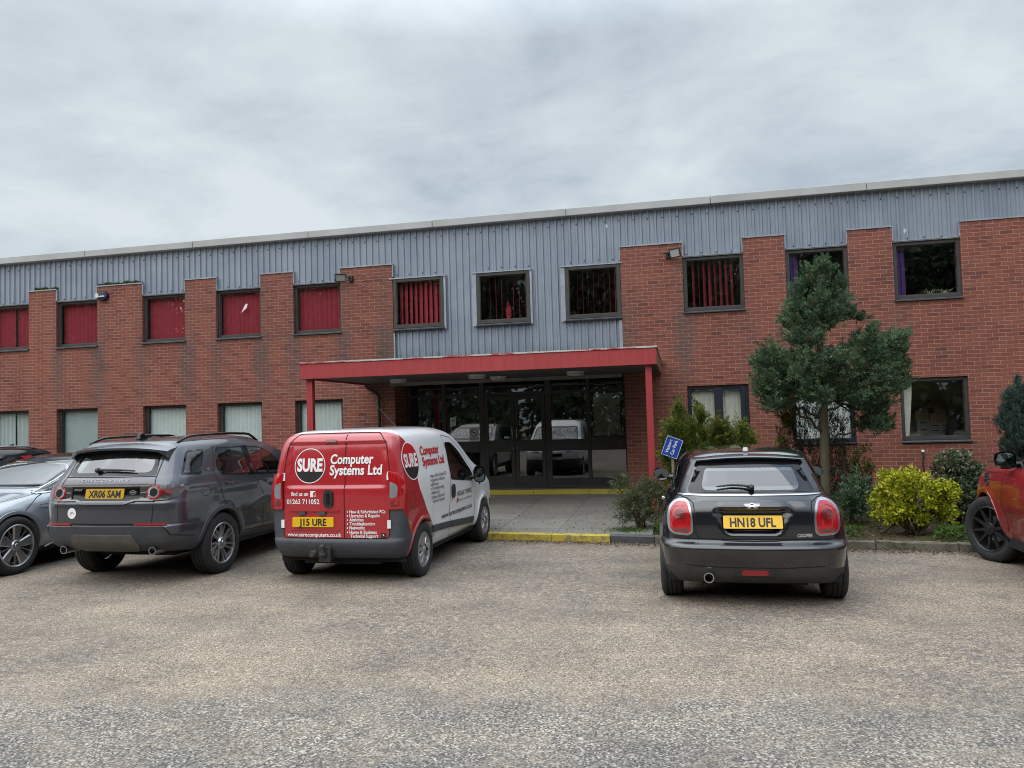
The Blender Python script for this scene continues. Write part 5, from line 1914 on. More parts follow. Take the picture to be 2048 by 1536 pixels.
    tg = [(-0.645, 1.0), (-0.575, 0.985), (-0.52, 0.95), (-0.50, 0.80), (-0.505, 0.665), (-0.46, 0.628), (-0.2, 0.612), (0, 0.609), (0.2, 0.612), (0.46, 0.628), (0.505, 0.665), (0.50, 0.80), (0.52, 0.95), (0.575, 0.985), (0.645, 1.0)]
    ribbon(h, 'B', tg, 0.008, 0.0025, s)
    ribbon(h, 'B', [(-0.60, 0.392), (-0.3, 0.378), (0, 0.375), (0.3, 0.378), (0.60, 0.392)], 0.006, 0.0025, s)
    for a in 'RL':
        ribbon(h, a, [(1.23, 0.30), (1.2, 0.6), (1.2, 1.0)], 0.007, 0.0025, s)
        ribbon(h, a, [(2.42, 0.30), (2.5, 0.6), (2.62, 1.0)], 0.007, 0.0025, s)
        ribbon(h, a, [(0.60, 0.66), (0.5, 0.62), (0.36, 0.55)], 0.006, 0.0025, s)
    split_pieces(s.build('body_seam', M['seam'], car, fixn=False))
    plate(h, 'B', 0.0, 0.780, 0.515, 0.111, 'HN18 UFL', car, M['plate_yellow'], 0.079, 0.40, 0.024)
    # winged badge
    bd_ = MB()
    for sg in (-1, 1):
        for k in range(4):
            z0 = 0.935 - k * 0.009
            ln = 0.055 - k * 0.009
            P = np.array([(sg * 0.016, z0 - 0.004), (sg * (0.016 + ln), z0 - 0.002), (sg * (0.016 + ln + 0.004), z0 + 0.003), (sg * 0.016, z0 + 0.0045)])
            flat(h, 'B', P, [(0, 1, 2, 3)], bd_, 0, 0.006)
    P, fs = disc2d(0, 0.921, 0.0235, 0.017)
    flat(h, 'B', P, fs, bd_, 0, 0.008)
    P, fs = disc2d(0, 0.921, 0.0175)
    flat(h, 'B', P, fs, bd_, 1, 0.0065)
    P = np.array([(-0.017, 0.917), (0.017, 0.917), (0.017, 0.925), (-0.017, 0.925)])
    flat(h, 'B', P, [(0, 1, 2, 3)], bd_, 0, 0.0085)
    bd_.build('badge', [M['satin_chrome'], M['ink']], car, fixn=False)
    letters(h, 'B', [('COOPER', 0.375, 0.646, 0.031, dict(width=0.130, bold=0.010, shear=0.22), 0)], 'model_lettering', [M['white_plastic']], car, 0.006)
    wiper(h, 'B', [(-0.01, 1.062), (0.05, 1.078), (0.16, 1.085), (0.30, 1.070)], car, 0.011, 0.03)
    # reflector, exhaust, tow cover
    patch(h, 'B', rounded([(-0.175, 0.300), (0.175, 0.300), (0.145, 0.372), (-0.145, 0.372)], 0.03), 'reflector_surround', M['dirty_plastic'], car, 0.004, thick=0.006, step=0.04)
    patch(h, 'B', rounded([(-0.115, 0.312), (0.115, 0.312), (0.115, 0.357), (-0.115, 0.357)], 0.022), 'fog_light', M['reflector'], car, 0.012, thick=0.006, step=0.03)
    e = MB()
    e.lathe([(0.046, 0.25), (0.046, -0.035), (0.037, -0.035), (0.037, 0.24)], 24, 'x', (0.045, 0.405, 0.288))
    e.lathe([(0.037, 0.15), (0.001, 0.15)], 20, 'x', (0.045, 0.405, 0.288), 1)
    e.build('exhaust', [M['satin_chrome'], M['under']], car, smooth=True, angle=40)
    fn = MB()                                          # roof aerial
    fn.prism([(0.62, 1.392), (0.74, 1.40), (0.72, 1.414), (0.66, 1.43), (0.63, 1.43)], -0.022, 0.022, 'y')
    fn.build('aerial', M['white_plastic'], car, bevel=0.006)
    for sg in (-1, 1):
        mirror(car, h, 2.42, 1.03, sg, M['paint_black_clean'], size=(0.12, 0.185, 0.145), out=0.09)
    for a in 'RL':
        patch(h, a, rounded([(1.30, 0.86), (1.52, 0.855), (1.52, 0.885), (1.30, 0.89)], 0.012), 'door_handle', M['chrome'], car, 0.004, thick=0.016, step=0.03)
    for sg, a in ((1, 'L'), (-1, 'R')):
        wheel(car, 0.66, sg * 0.745, 0.31, 0.20, 0.215, 'five_twin', M['alloy'], sg, 0, 0.3)
        wheel(car, 3.13, sg * 0.745, 0.31, 0.20, 0.215, 'five_twin', M['alloy'], sg, 0, 0.7)
    for x in (0.66, 3.13):
        arch_trim(h, x, 0.31, 0.345, 0.395, car, M['black_plastic'])
    # headlights and grille on the far side
    for sg in (-1, 1):
        P = [(sg * 0.60 + 0.11 * math.cos(t), 0.74 + 0.10 * math.sin(t)) for t in np.linspace(0, 2 * math.pi, 20, endpoint=False)]
        patch(h, 'F', P, 'headlight', [M['lens_clear'], M['chrome']], car, 0.004, 0.015, thick=0.01, step=0.04)
    patch(h, 'F', rounded([(-0.38, 0.50), (0.38, 0.50), (0.36, 0.66), (-0.36, 0.66)], 0.05), 'grille', [M['black_gloss'], M['chrome']], car, 0.004, 0.02, thick=0.01)
    under(car, 0.22, 3.6, 0.78, 0.20, 0.34, [(0.66, 0.36), (3.13, 0.36)])
    interior(car, 3.8, 0.62, 0.42, 0.98, 2.45, [(1.55, -0.32, 0.46, 0.50), (1.55, 0.32, 0.46, 0.50), (0.75, -0.30, 0.50, 0.40), (0.75, 0.30, 0.50, 0.40)], 0.35, -0.32)
    return car
build_mini()
# ---------------------------------------------------------------- red and white trade van
HULLS, ROOTS = {}, {}
def van_paint():
    """white body with red tail: the red film ends on a slanting line along the side"""
    m_, t = newmat('red_and_white_van_paint')
    ob = t.obj()
    s = t.n('SeparateXYZ', ins={0: ob})
    x, z = s.outputs[0], s.outputs[2]
    thr = t.ramp(t.math('DIVIDE', z, 2.0), VAN_EDGE)
    red = t.math('LESS_THAN', t.math('DIVIDE', x, 2.0), thr)
    n = t.noise(ob, 3.0, 6, 0.65)
    low = t.math('SUBTRACT', 1.0, t.math('MULTIPLY', z, 1.6), clamp=True)
    d = t.math('MULTIPLY', t.math('MULTIPLY', low, t.math('ADD', n, 0.1)), 0.75, clamp=True)
    d = t.math('ADD', d, t.math('MULTIPLY', t.noise(ob, 8.0, 5, 0.7), 0.05), clamp=True)
    c = t.mix(red, (0.80, 0.81, 0.80), (0.40, 0.008, 0.018))
    c = t.mix(d, c, (0.30, 0.25, 0.19))
    p = principled(t, c, t.math('ADD', 0.28, t.math('MULTIPLY', d, 0.4)))
    t.t.links.new(t.math('SUBTRACT', 1.0, t.math('MULTIPLY', d, 1.1), clamp=True), p.inputs['Coat Weight'])
    p.inputs['Coat Roughness'].default_value = 0.05
    return m_
VAN_EDGE = [(0.0, 0.46), (0.14, 0.457), (0.27, 0.437), (0.445, 0.313), (0.506, 0.265), (0.786, 0.182), (0.808, 0.157), (0.826, 0.137), (0.84, 0.118), (1.0, 0.115)]
M['paint_van'] = van_paint()
def build_van():
    car = empty('delivery_van', (-3.806, -8.249, 0), 1.5397)
    tag(car, 'small red and white trade van with computer shop lettering, parked nose-in by the entrance', 'van')
    ROOTS['van'] = car
    lv_ = [
        lv(0.25, 0.28, 3.66, 0.73, 0.10, 0.25), lv(0.29, 0.12, 3.75, 0.78, 0.14, 0.3), lv(0.36, 0.045, 3.81, 0.815, 0.17, 0.3, 0.05), lv(0.46, 0.01, 3.86, 0.835, 0.17, 0.3, 0.05),
        lv(0.485, 0.012, 3.864, 0.838, 0.16, 0.3, 0.05), lv(0.505, 0.035, 3.864, 0.84, 0.15, 0.3, 0.05), lv(0.62, 0.042, 3.86, 0.848, 0.13, 0.3, 0.05), lv(0.82, 0.048, 3.82, 0.855, 0.13, 0.3, 0.045, zf=0.78),
        lv(1.0, 0.052, 3.70, 0.852, 0.13, 0.35, 0.045, zf=0.90), lv(1.10, 0.058, 3.50, 0.843, 0.13, 0.35, 0.045, zf=0.98), lv(1.17, 0.064, 3.16, 0.832, 0.13, 0.3, 0.045, zf=1.06), lv(1.23, 0.070, 2.98, 0.82, 0.13, 0.3, 0.045, zf=1.15),
        lv(1.40, 0.088, 2.68, 0.79, 0.13, 0.3, 0.045, zf=1.36), lv(1.54, 0.112, 2.42, 0.76, 0.13, 0.3, 0.045, zf=1.53), lv(1.62, 0.150, 2.22, 0.725, 0.14, 0.3, 0.04), lv(1.665, 0.20, 2.05, 0.675, 0.14, 0.3, 0.04),
        lv(1.695, 0.28, 1.90, 0.59, 0.14, 0.3, 0.04, zm=1.70), lv(1.71, 0.42, 1.75, 0.44, 0.14, 0.3, 0.03, zm=1.718), lv(1.715, 0.65, 1.6, 0.22, 0.1, 0.15, 0.02, zm=1.725), lv(1.716, 0.8, 1.5, 0.01, 0.004, 0.004, 0, zm=1.726, wr=.008, wf=.008)]
    def disp(G):
        G = G.copy()
        x, y, z = G[..., 0], G[..., 1], G[..., 2]
        rear = x < 0.28
        def box(y0, y1, z0, z1, f):
            return np.clip(np.minimum((y - y0) / f, (y1 - y) / f), 0, 1) * np.clip(np.minimum((z - z0) / f, (z1 - z) / f), 0, 1)
        G[..., 0] += np.where(rear, 0.022 * box(-0.60, 0.60, 1.065, 1.575, 0.022), 0)
        ya = np.abs(y)
        # symmetrical hull: the plate recess is cut on both halves only slightly
        for xa in (0.63, 3.143):
            d = np.hypot(x - xa, z - 0.31)
            G[..., 1] += np.sign(y) * 0.016 * np.exp(-((d - 0.37) / 0.05) ** 2) * (z < 0.85)
        # body crease along the door
        G[..., 1] -= np.where((x > 0.9) & (x < 3.0), np.sign(y) * 0.012 * np.exp(-((z - 0.66) / 0.10) ** 2), 0)
        return G
    h = Hull(lv_, 0.017, 150, disp)
    HULLS['van'] = h
    return car, h
van_root, van_hull = build_van()
def van_parts(car, h):
    wins = [(1.60, 1.505), (1.88, 1.495), (2.12, 1.39), (2.33, 1.24), (2.52, 1.06), (2.60, 0.965), (2.47, 0.94), (1.60, 1.025)]
    wins = rounded(wins, [0.05, 0.06, 0.1, 0.1, 0.1, 0.02, 0.03, 0.04])
    wsn = rounded([(-0.70, 1.12), (0.70, 1.12), (0.62, 1.52), (-0.62, 1.52)], 0.06)
    h.cut('F', inset(wsn, 0.03))
    for a in 'RL':
        h.cut(a, inset(wins, 0.022))
    for x in (0.63, 3.143):
        h.cut_arch(x, 0.31, 0.358)
    C = h.C
    bump = ((C[:, 2] < 0.503) & (C[:, 0] < 0.62)) | ((np.abs(C[:, 1]) > 0.645) & (C[:, 2] < np.where(C[:, 0] < 0.115, 0.817, 0.817 - (C[:, 0] - 0.115) * 1.75)) & (C[:, 0] < 0.42))
    h.group[bump] = 1
    h.group[(C[:, 2] < 0.58) & (C[:, 0] > 3.45)] = 1
    h.group[(C[:, 2] < 0.30) & (C[:, 0] > 0.9)] = 1
    h.build(car, [('body', M['paint_van'], 0), ('bumper', M['grey_plastic'], 1)])
    patch(h, 'F', wsn, 'windscreen', [M['car_glass'], M['frit']], car, 0.004, 0.04)
    for a in 'RL':
        patch(h, a, wins, 'side_window', [M['tint_glass'], M['frit']], car, 0.003, 0.032, step=0.05)
    # rear shut lines: two unequal doors, pressed panel edge, hinges
    s = MB()
    ribbon(h, 'B', [(-0.122, 0.503), (-0.120, 1.1), (-0.116, 1.685)], 0.010, 0.0025, s)
    ribbon(h, 'B', rounded([(-0.648, 0.512), (0.638, 0.512), (0.645, 1.25), (0.60, 1.55), (0.50, 1.672), (-0.50, 1.672), (-0.60, 1.55), (-0.650, 1.25)], 0.05), 0.009, 0.0025, s, closed=True)
    split_pieces(s.build('rear_door_seam', M['seam'], car, fixn=False))
    s = MB()
    for a in 'RL':
        ribbon(h, a, [(1.575, 0.315), (1.535, 0.70), (1.575, 1.02), (1.60, 1.40), (1.565, 1.60)], 0.008, 0.0025, s)
        ribbon(h, a, [(1.565, 1.60), (1.95, 1.555), (2.25, 1.40), (2.48, 1.2), (2.66, 1.0), (2.70, 0.8), (2.62, 0.42), (2.58, 0.315), (1.575, 0.315)], 0.007, 0.0025, s)
    split_pieces(s.build('side_door_seam', M['seam'], car, fixn=False))
    s = MB()
    ring = [(0.318 + 0.085 * math.cos(t) * 0.9, 0.90 + 0.085 * math.sin(t)) for t in np.linspace(0, 2 * math.pi, 24, endpoint=False)]
    ribbon(h, 'R', ring, 0.005, 0.0025, s, closed=True)
    s.build('fuel_flap_seam', M['lens_dark_red'], car, fixn=False)
    for sg in (1, -1):
        for z in (1.19, 0.665):
            patch(h, 'B', [(sg * 0.626, z - 0.045), (sg * 0.664, z - 0.045), (sg * 0.664, z + 0.045), (sg * 0.626, z + 0.045)], 'hinge', M['white_ink'], car, 0.004, thick=0.014, step=0.05)
        # tail lamps wrapping the corner
        ol = rounded([(sg * 0.642, 0.828), (sg * 0.795, 0.835), (sg * 0.800, 1.06), (sg * 0.772, 1.215), (sg * 0.636, 1.236), (sg * 0.650, 1.10)], 0.02)
        tl = patch(h, 'B', ol, 'tail_light', M['lens_red'], car, 0.004, thick=0.022, step=0.035, dome=0.004)
        patch(h, 'B', rounded([(sg * 0.662, 0.945), (sg * 0.735, 0.955), (sg * 0.745, 1.05), (sg * 0.735, 1.095), (sg * 0.662, 1.13)], 0.02), 'reverse_lens', M['lens_clear'], tl, 0.026, thick=0.006, step=0.035)
        patch(h, 'B', rounded([(sg * 0.668, 0.855), (sg * 0.755, 0.865), (sg * 0.76, 0.925), (sg * 0.668, 0.92)], 0.015), 'lower_lens', M['lens_dark_red'], tl, 0.026, thick=0.004, step=0.035)
    # handle, plate lamps, high brake light, plate
    patch(h, 'B', rounded([(0.018, 0.85), (0.118, 0.85), (0.128, 0.94), (0.118, 1.045), (0.018, 1.045), (0.008, 0.94)], 0.04), 'door_handle', M['black_plastic'], car, 0.003, thick=0.018, step=0.03)
    patch(h, 'B', rounded([(0.052, 0.885), (0.086, 0.885), (0.086, 1.01), (0.052, 1.01)], 0.016), 'handle_grip', M['black_gloss'], car, 0.020, thick=0.012, step=0.03)
    patch(h, 'B', rounded([(-0.02, 0.600), (0.53, 0.600), (0.53, 0.802), (-0.02, 0.802)], 0.03), 'plate_recess', M['lens_dark_red'], car, 0.001, step=0.05) if False else None
    for y0 in (0.352, 0.100):
        patch(h, 'B', rounded([(y0, 0.770), (y0 + 0.085, 0.770), (y0 + 0.085, 0.806), (y0, 0.806)], 0.008), 'plate_lamp', M['grey_plastic'], car, 0.004, thick=0.022, step=0.04)
    bt = MB()
    ribbon(h, 'B', [(-0.06, 0.813), (0.56, 0.813)], 0.012, 0.004, bt, thick=0.014)
    ribbon(h, 'B', [(-0.06, 0.60), (0.56, 0.60)], 0.010, 0.003, bt, thick=0.004)
    bt.build('plate_surround', M['paint_van'], car, smooth=True, angle=30)
    patch(h, 'B', rounded([(-0.012, 1.553), (0.132, 1.553), (0.128, 1.60), (-0.008, 1.60)], 0.012), 'brake_light', M['lens_dark_red'], car, 0.004, thick=0.006, step=0.04)
    plate(h, 'B', 0.259, 0.690, 0.505, 0.111, 'J15 URE', car, M['plate_yellow'], 0.077, 0.335, 0.010)
    pb = MB()
    for yy in (0.46, 0.06):
        pb.lathe([(0.0001, 0.016), (0.008, 0.018), (0.008, 0.03)], 8, 'x', (-0.0, yy, 0.690)) if False else None
    # tow bar
    tb = MB()
    tb.box(-0.02, 0.45, 0.05, 0.13, 0.27, 0.33)
    tb.box(-0.085, -0.01, 0.055, 0.125, 0.335, 0.365)
    tb.box(-0.030, -0.005, 0.02, 0.16, 0.26, 0.43)
    tb.tube([(-0.06, 0.09, 0.36), (-0.065, 0.09, 0.42)], 0.022, 10)
    tb.build('tow_bar', M['dirty_plastic'], car, bevel=0.008)
    sp = MB()
    n, m_ = 16, 10
    vs = [(-0.068 + 0.028 * math.sin(math.pi * i / m_) * math.cos(2 * math.pi * j / n), 0.09 + 0.028 * math.sin(math.pi * i / m_) * math.sin(2 * math.pi * j / n), 0.435 + 0.028 * math.cos(math.pi * i / m_)) for i in range(m_ + 1) for j in range(n)]
    sp.add(vs, [(i * n + j, i * n + (j + 1) % n, (i + 1) * n + (j + 1) % n, (i + 1) * n + j) for i in range(m_) for j in range(n)])
    sp.build('tow_ball', M['dirty_plastic'], car, smooth=True, angle=50)
    sp = MB()
    sp.lathe([(0.0001, 0.03), (0.036, 0.025), (0.038, -0.02), (0.030, -0.055), (0.0001, -0.055)], 14, 'x', (-0.06, 0.20, 0.355))
    sp.build('tow_socket', M['dirty_plastic'], car, smooth=True, angle=50)
    # ---- lettering on the rear doors (reader's right = car's right)
    mb = MB()
    cx, cz, r_ = -0.322, 1.312, 0.196
    P, fs = disc2d(cx, cz, r_, r_ * 0.955, 48)
    flat(h, 'B', P, fs, mb, 0, 0.004)
    P, fs = segment2d(cx, cz, r_ * 0.955, -0.995, -0.36)
    flat(h, 'B', P, fs, mb, 1, 0.003)
    for it in [('SURE', cx, 1.255, 0.142, dict(width=0.325, bold=0.042, align='c')), ('Computer', -0.065, 1.332, 0.108, dict(width=0.515, bold=0.028, shear=0.06)), ('Systems Ltd', -0.070, 1.208, 0.112, dict(width=0.620, bold=0.028, shear=0.06)),
               ('find us on', -0.541, 0.980, 0.046, dict(width=0.220, bold=0.022)), ('01263 711052', -0.598, 0.889, 0.054, dict(width=0.417, bold=0.02)), ('www.surecomputers.co.uk', -0.589, 0.528, 0.044, dict(width=0.676, bold=0.018)),
               ('New & Refurbished PCs', 0.184, 0.786, 0.037, dict(width=0.418, bold=0.02)), ('Upgrades & Repairs', 0.184, 0.742, 0.037, dict(width=0.352, bold=0.02)), ('Antivirus', 0.184, 0.698, 0.037, dict(width=0.166, bold=0.02)),
               ('Troubleshooting', 0.184, 0.654, 0.037, dict(width=0.300, bold=0.02)), ('Networks', 0.184, 0.610, 0.037, dict(width=0.178, bold=0.02)), ('Home & Business', 0.184, 0.563, 0.037, dict(width=0.318, bold=0.02)), ('Technical Support', 0.196, 0.522, 0.035, dict(width=0.322, bold=0.02))]:
        P, fs = text2d(it[0], it[1], it[2], it[3], **it[4])
        flat(h, 'B', P, fs, mb, 0, 0.005)
    for z in (0.786, 0.742, 0.698, 0.654, 0.610, 0.563):
        P, fs = disc2d(0.160, z + 0.015, 0.008, n=12)
        flat(h, 'B', P, fs, mb, 0, 0.005)
    # square social badge with a cut-out f
    sq = np.array([(-0.296, 0.965), (-0.229, 0.965), (-0.229, 1.033), (-0.296, 1.033)])
    flat(h, 'B', sq, [(0, 1, 2, 3)], mb, 0, 0.004)
    P, fs = text2d('f', -0.262, 0.966, 0.058, width=0.034, bold=0.05)
    flat(h, 'B', P, fs, mb, 2, 0.0055)
    sq = np.array([(0.553, 0.512), (0.608, 0.512), (0.608, 0.570), (0.553, 0.570)])
    flat(h, 'B', sq, [(0, 1, 2, 3)], mb, 1, 0.004)
    P, fs = text2d('R', 0.571, 0.535, 0.024, bold=0.02)
    flat(h, 'B', P, fs, mb, 0, 0.0055)
    o = mb.build('rear_lettering', [M['white_ink'], M['black_ink_gloss'], M['red_ink']], car, fixn=False)
    o['label'] = 'white shop lettering and round emblem on the red rear doors'
    # ---- lettering on the right side
    mb = MB()
    cx, cz, r_ = 0.395, 1.335, 0.215
    P, fs = disc2d(cx, cz, r_, r_ * 0.945, 48)
    flat(h, 'R', P, fs, mb, 0, 0.004)
    P, fs = segment2d(cx, cz, r_ * 0.945, -0.995, -0.33)
    flat(h, 'R', P, fs, mb, 1, 0.003)
    P, fs = segment2d(cx, cz, r_ * 0.945, -0.33, 0.995)
    flat(h, 'R', P, fs, mb, 2, 0.003)
    for it, mi in [(('SURE', cx, 1.272, 0.150, dict(width=0.345, bold=0.036, align='c')), 0), (('Computer', 0.695, 1.385, 0.105, dict(width=0.63, bold=0.028)), 2), (('Systems Ltd', 0.715, 1.255, 0.105, dict(width=0.735, bold=0.028)), 2),
                   (('New & Refurbished PCs', 0.90, 1.105, 0.042, dict(width=0.55)), 1), (('Upgrades & Repairs', 0.90, 1.055, 0.042, dict(width=0.46)), 1), (('Antivirus', 0.90, 1.005, 0.042, dict(width=0.22)), 1), (('Troubleshooting', 0.90, 0.955, 0.042, dict(width=0.40)), 1),
                   (('Networks', 0.90, 0.905, 0.042, dict(width=0.24)), 1), (('Home & Business', 0.90, 0.852, 0.042, dict(width=0.42)), 1), (('Technical Support', 0.90, 0.803, 0.042, dict(width=0.42)), 1),
                   (('01263 711052', 1.822, 0.790, 0.062, dict(width=0.64, bold=0.012)), 1), (('www.surecomputers.co.uk', 1.235, 0.572, 0.068, dict(width=1.28, bold=0.01)), 1), (('facebook.com/surecomputers', 1.91, 0.718, 0.030, dict(width=0.58)), 3)]:
        P, fs = text2d(it[0], it[1], it[2], it[3], **it[4])
        flat(h, 'R', P, fs, mb, mi, 0.005)
    for z in (1.105, 1.055, 1.005, 0.955, 0.905, 0.852):
        P, fs = disc2d(0.878, z + 0.016, 0.009, n=12)
        flat(h, 'R', P, fs, mb, 1, 0.005)
    sq = np.array([(1.822, 0.705), (1.885, 0.705), (1.885, 0.765), (1.822, 0.765)])
    flat(h, 'R', sq, [(0, 1, 2, 3)], mb, 2, 0.004)
    o = mb.build('side_lettering', [M['white_ink'], M['black_ink_gloss'], M['red_ink'], M['grey_plastic']], car, fixn=False)
    o['label'] = 'round emblem and red and black shop lettering on the white side'
    # side rubbing strip, handle, mirror, aerial
    for a in 'RL':
        patch(h, a, [(0.89, 0.462), (1.548, 0.430), (1.548, 0.508), (0.89, 0.540)], 'rubbing_strip', M['grey_plastic'], car, 0.003, thick=0.014, step=0.05)
        patch(h, a, rounded([(1.572, 0.425), (2.60, 0.352), (2.61, 0.435), (1.572, 0.506)], [0.004, 0.02, 0.02, 0.004]), 'rubbing_strip', M['grey_plastic'], car, 0.003, thick=0.014, step=0.05)
        patch(h, a, rounded([(1.60, 0.79), (1.69, 0.79), (1.705, 0.87), (1.69, 0.965), (1.60, 0.965), (1.585, 0.87)], 0.04), 'side_door_handle', M['black_plastic'], car, 0.003, thick=0.02, step=0.03)
        patch(h, a, rounded([(2.86, 0.86), (2.93, 0.85), (2.93, 0.875), (2.86, 0.885)], 0.008), 'side_repeater', M['lens_smoke'], car, 0.003, thick=0.006, step=0.03)
    for sg in (-1, 1):
        mirror(car, h, 2.52, 1.0, sg, M['black_plastic'], size=(0.12, 0.17, 0.235), out=0.04)
    ae = MB()
    ae.tube([(1.62, -0.10, 1.70), (1.60, -0.10, 1.74), (1.22, 0.02, 2.03)], [0.016, 0.006, 0.003], 6)
    ae.build('aerial', M['black_plastic'], car)
    for sg in (-1, 1):
        wheel(car, 0.63, sg * 0.745, 0.31, 0.185, 0.195, 'cap', M['hubcap'], sg, 0, 0.2)
        wheel(car, 3.143, sg * 0.745, 0.31, 0.185, 0.195, 'cap', M['hubcap'], sg, 0, 0.5)
    for x in (0.63, 3.143):
        arch_trim(h, x, 0.31, 0.350, 0.392, car, M['paint_van'], off=0.005)
    # nose
    for sg in (-1, 1):
        patch(h, 'F', rounded([(sg * 0.38, 0.78), (sg * 0.76, 0.80), (sg * 0.74, 0.92), (sg * 0.50, 0.90)], 0.03), 'headlight', [M['lens_clear'], M['chrome']], car, 0.004, 0.015, thick=0.012, step=0.04)
    patch(h, 'F', rounded([(-0.34, 0.44), (0.34, 0.44), (0.30, 0.56), (-0.30, 0.56)], 0.04), 'grille', M['black_gloss'], car, 0.004, thick=0.01)
    patch(h, 'F', rounded([(-0.30, 0.66), (0.30, 0.66), (0.28, 0.74), (-0.28, 0.74)], 0.03), 'grille', M['black_gloss'], car, 0.004, thick=0.01)
    plate(h, 'F', 0.0, 0.60, 0.52, 0.111, 'J15 URE', car, M['plate_white'], 0.077, 0.335, 0.012)
    under(car, 0.22, 3.65, 0.78, 0.20, 0.34, [(0.63, 0.365), (3.143, 0.365)])
    interior(car, 3.8, 0.70, 0.45, 0.98, 2.45, [(1.80, -0.36, 0.48, 0.55), (1.80, 0.36, 0.48, 0.55)], 1.55, -0.36)
    bk = MB()
    bk.box(1.46, 1.49, -0.72, 0.72, 0.45, 1.62)
    bk.build('bulkhead', M['seat'], car)
van_parts(van_root, van_hull)
# ---------------------------------------------------------------- dark grey estate off-roader
M['paint_grey'] = car_paint('dark_grey_metallic_paint', (0.070, 0.071, 0.084), 0.55, 0.30, 0.20)
M['paint_grey_roof'] = car_paint('dark_grey_metallic_roof', (0.070, 0.071, 0.084), 0.55, 0.26, 0.08)
def build_suv():
    car = empty('grey_estate_car', (-6.49, -8.61, 0), 1.5577)
    tag(car, 'dark grey off-road estate car with roof rails and round white sticker, left of the van', 'car')
    ROOTS['suv'] = car
    lv_ = [
        lv(0.29, 0.50, 4.34, 0.76, 0.2, 0.35, zr=0.375, zf=0.33), lv(0.33, 0.28, 4.42, 0.82, 0.24, 0.4, 0.06, zr=0.385, zf=0.36), lv(0.40, 0.15, 4.50, 0.875, 0.26, 0.4, 0.07, zr=0.425), lv(0.50, 0.06, 4.57, 0.915, 0.28, 0.4, 0.08),
        lv(0.66, 0.01, 4.59, 0.935, 0.28, 0.4, 0.09), lv(0.686, 0.004, 4.59, 0.937, 0.28, 0.4, 0.09), lv(0.697, 0.031, 4.59, 0.938, 0.28, 0.4, 0.09), lv(0.80, 0.034, 4.585, 0.940, 0.28, 0.4, 0.09),
        lv(0.945, 0.042, 4.55, 0.938, 0.28, 0.4, 0.09, zf=0.92), lv(0.975, 0.060, 4.53, 0.936, 0.28, 0.4, 0.09, zf=0.94), lv(1.08, 0.078, 4.40, 0.925, 0.28, 0.4, 0.09, zf=1.02), lv(1.145, 0.092, 4.0, 0.908, 0.28, 0.4, 0.09, zf=1.07),
        lv(1.21, 0.125, 3.55, 0.885, 0.27, 0.35, 0.09, zf=1.12), lv(1.245, 0.155, 3.40, 0.868, 0.26, 0.35, 0.09, zf=1.16), lv(1.38, 0.255, 3.05, 0.815, 0.24, 0.35, 0.08, zf=1.34), lv(1.52, 0.36, 2.66, 0.755, 0.22, 0.35, 0.07, zf=1.51),
        lv(1.585, 0.425, 2.44, 0.715, 0.22, 0.35, 0.06), lv(1.625, 0.49, 2.28, 0.66, 0.22, 0.3, 0.05, zm=1.635), lv(1.65, 0.60, 2.12, 0.55, 0.2, 0.3, 0.04, zm=1.665, zr=1.64), lv(1.665, 0.80, 1.95, 0.34, 0.15, 0.2, 0.02, zm=1.685, zr=1.65), lv(1.668, 1.1, 1.8, 0.01, 0.004, 0.004, 0, zm=1.69, zr=1.655, wr=.008, wf=.008)]
    def disp(G):
        G = G.copy()
        x, y, z = G[..., 0], G[..., 1], G[..., 2]
        rear = x < 0.35
        hw = np.interp(z, [0.955, 0.985, 1.14], [0.40, 0.58, 0.60])
        f = np.clip((hw - np.abs(y)) / 0.03, 0, 1) * np.clip((z - 0.965) / 0.02, 0, 1) * np.clip((1.148 - z) / 0.016, 0, 1)
        G[..., 0] += np.where(rear, 0.018 * f, 0)
        for xa in (0.985, 3.726):
            d = np.hypot(x - xa, z - 0.37)
            G[..., 1] += np.sign(y) * 0.018 * np.exp(-((d - 0.43) / 0.06) ** 2) * (z < 0.95)
        G[..., 1] -= np.where((x > 1.2) & (x < 3.4), np.sign(y) * 0.022 * np.exp(-((z - 0.60) / 0.14) ** 2), 0)
        G[..., 1] += np.sign(y) * 0.008 * np.exp(-((z - 1.06) / 0.02) ** 2) * ((x > 0.35) & (x < 4.2))
        return G
    h = Hull(lv_, 0.019, 160, disp)
    HULLS['suv'] = h
    return car, h
suv_root, suv_hull = build_suv()
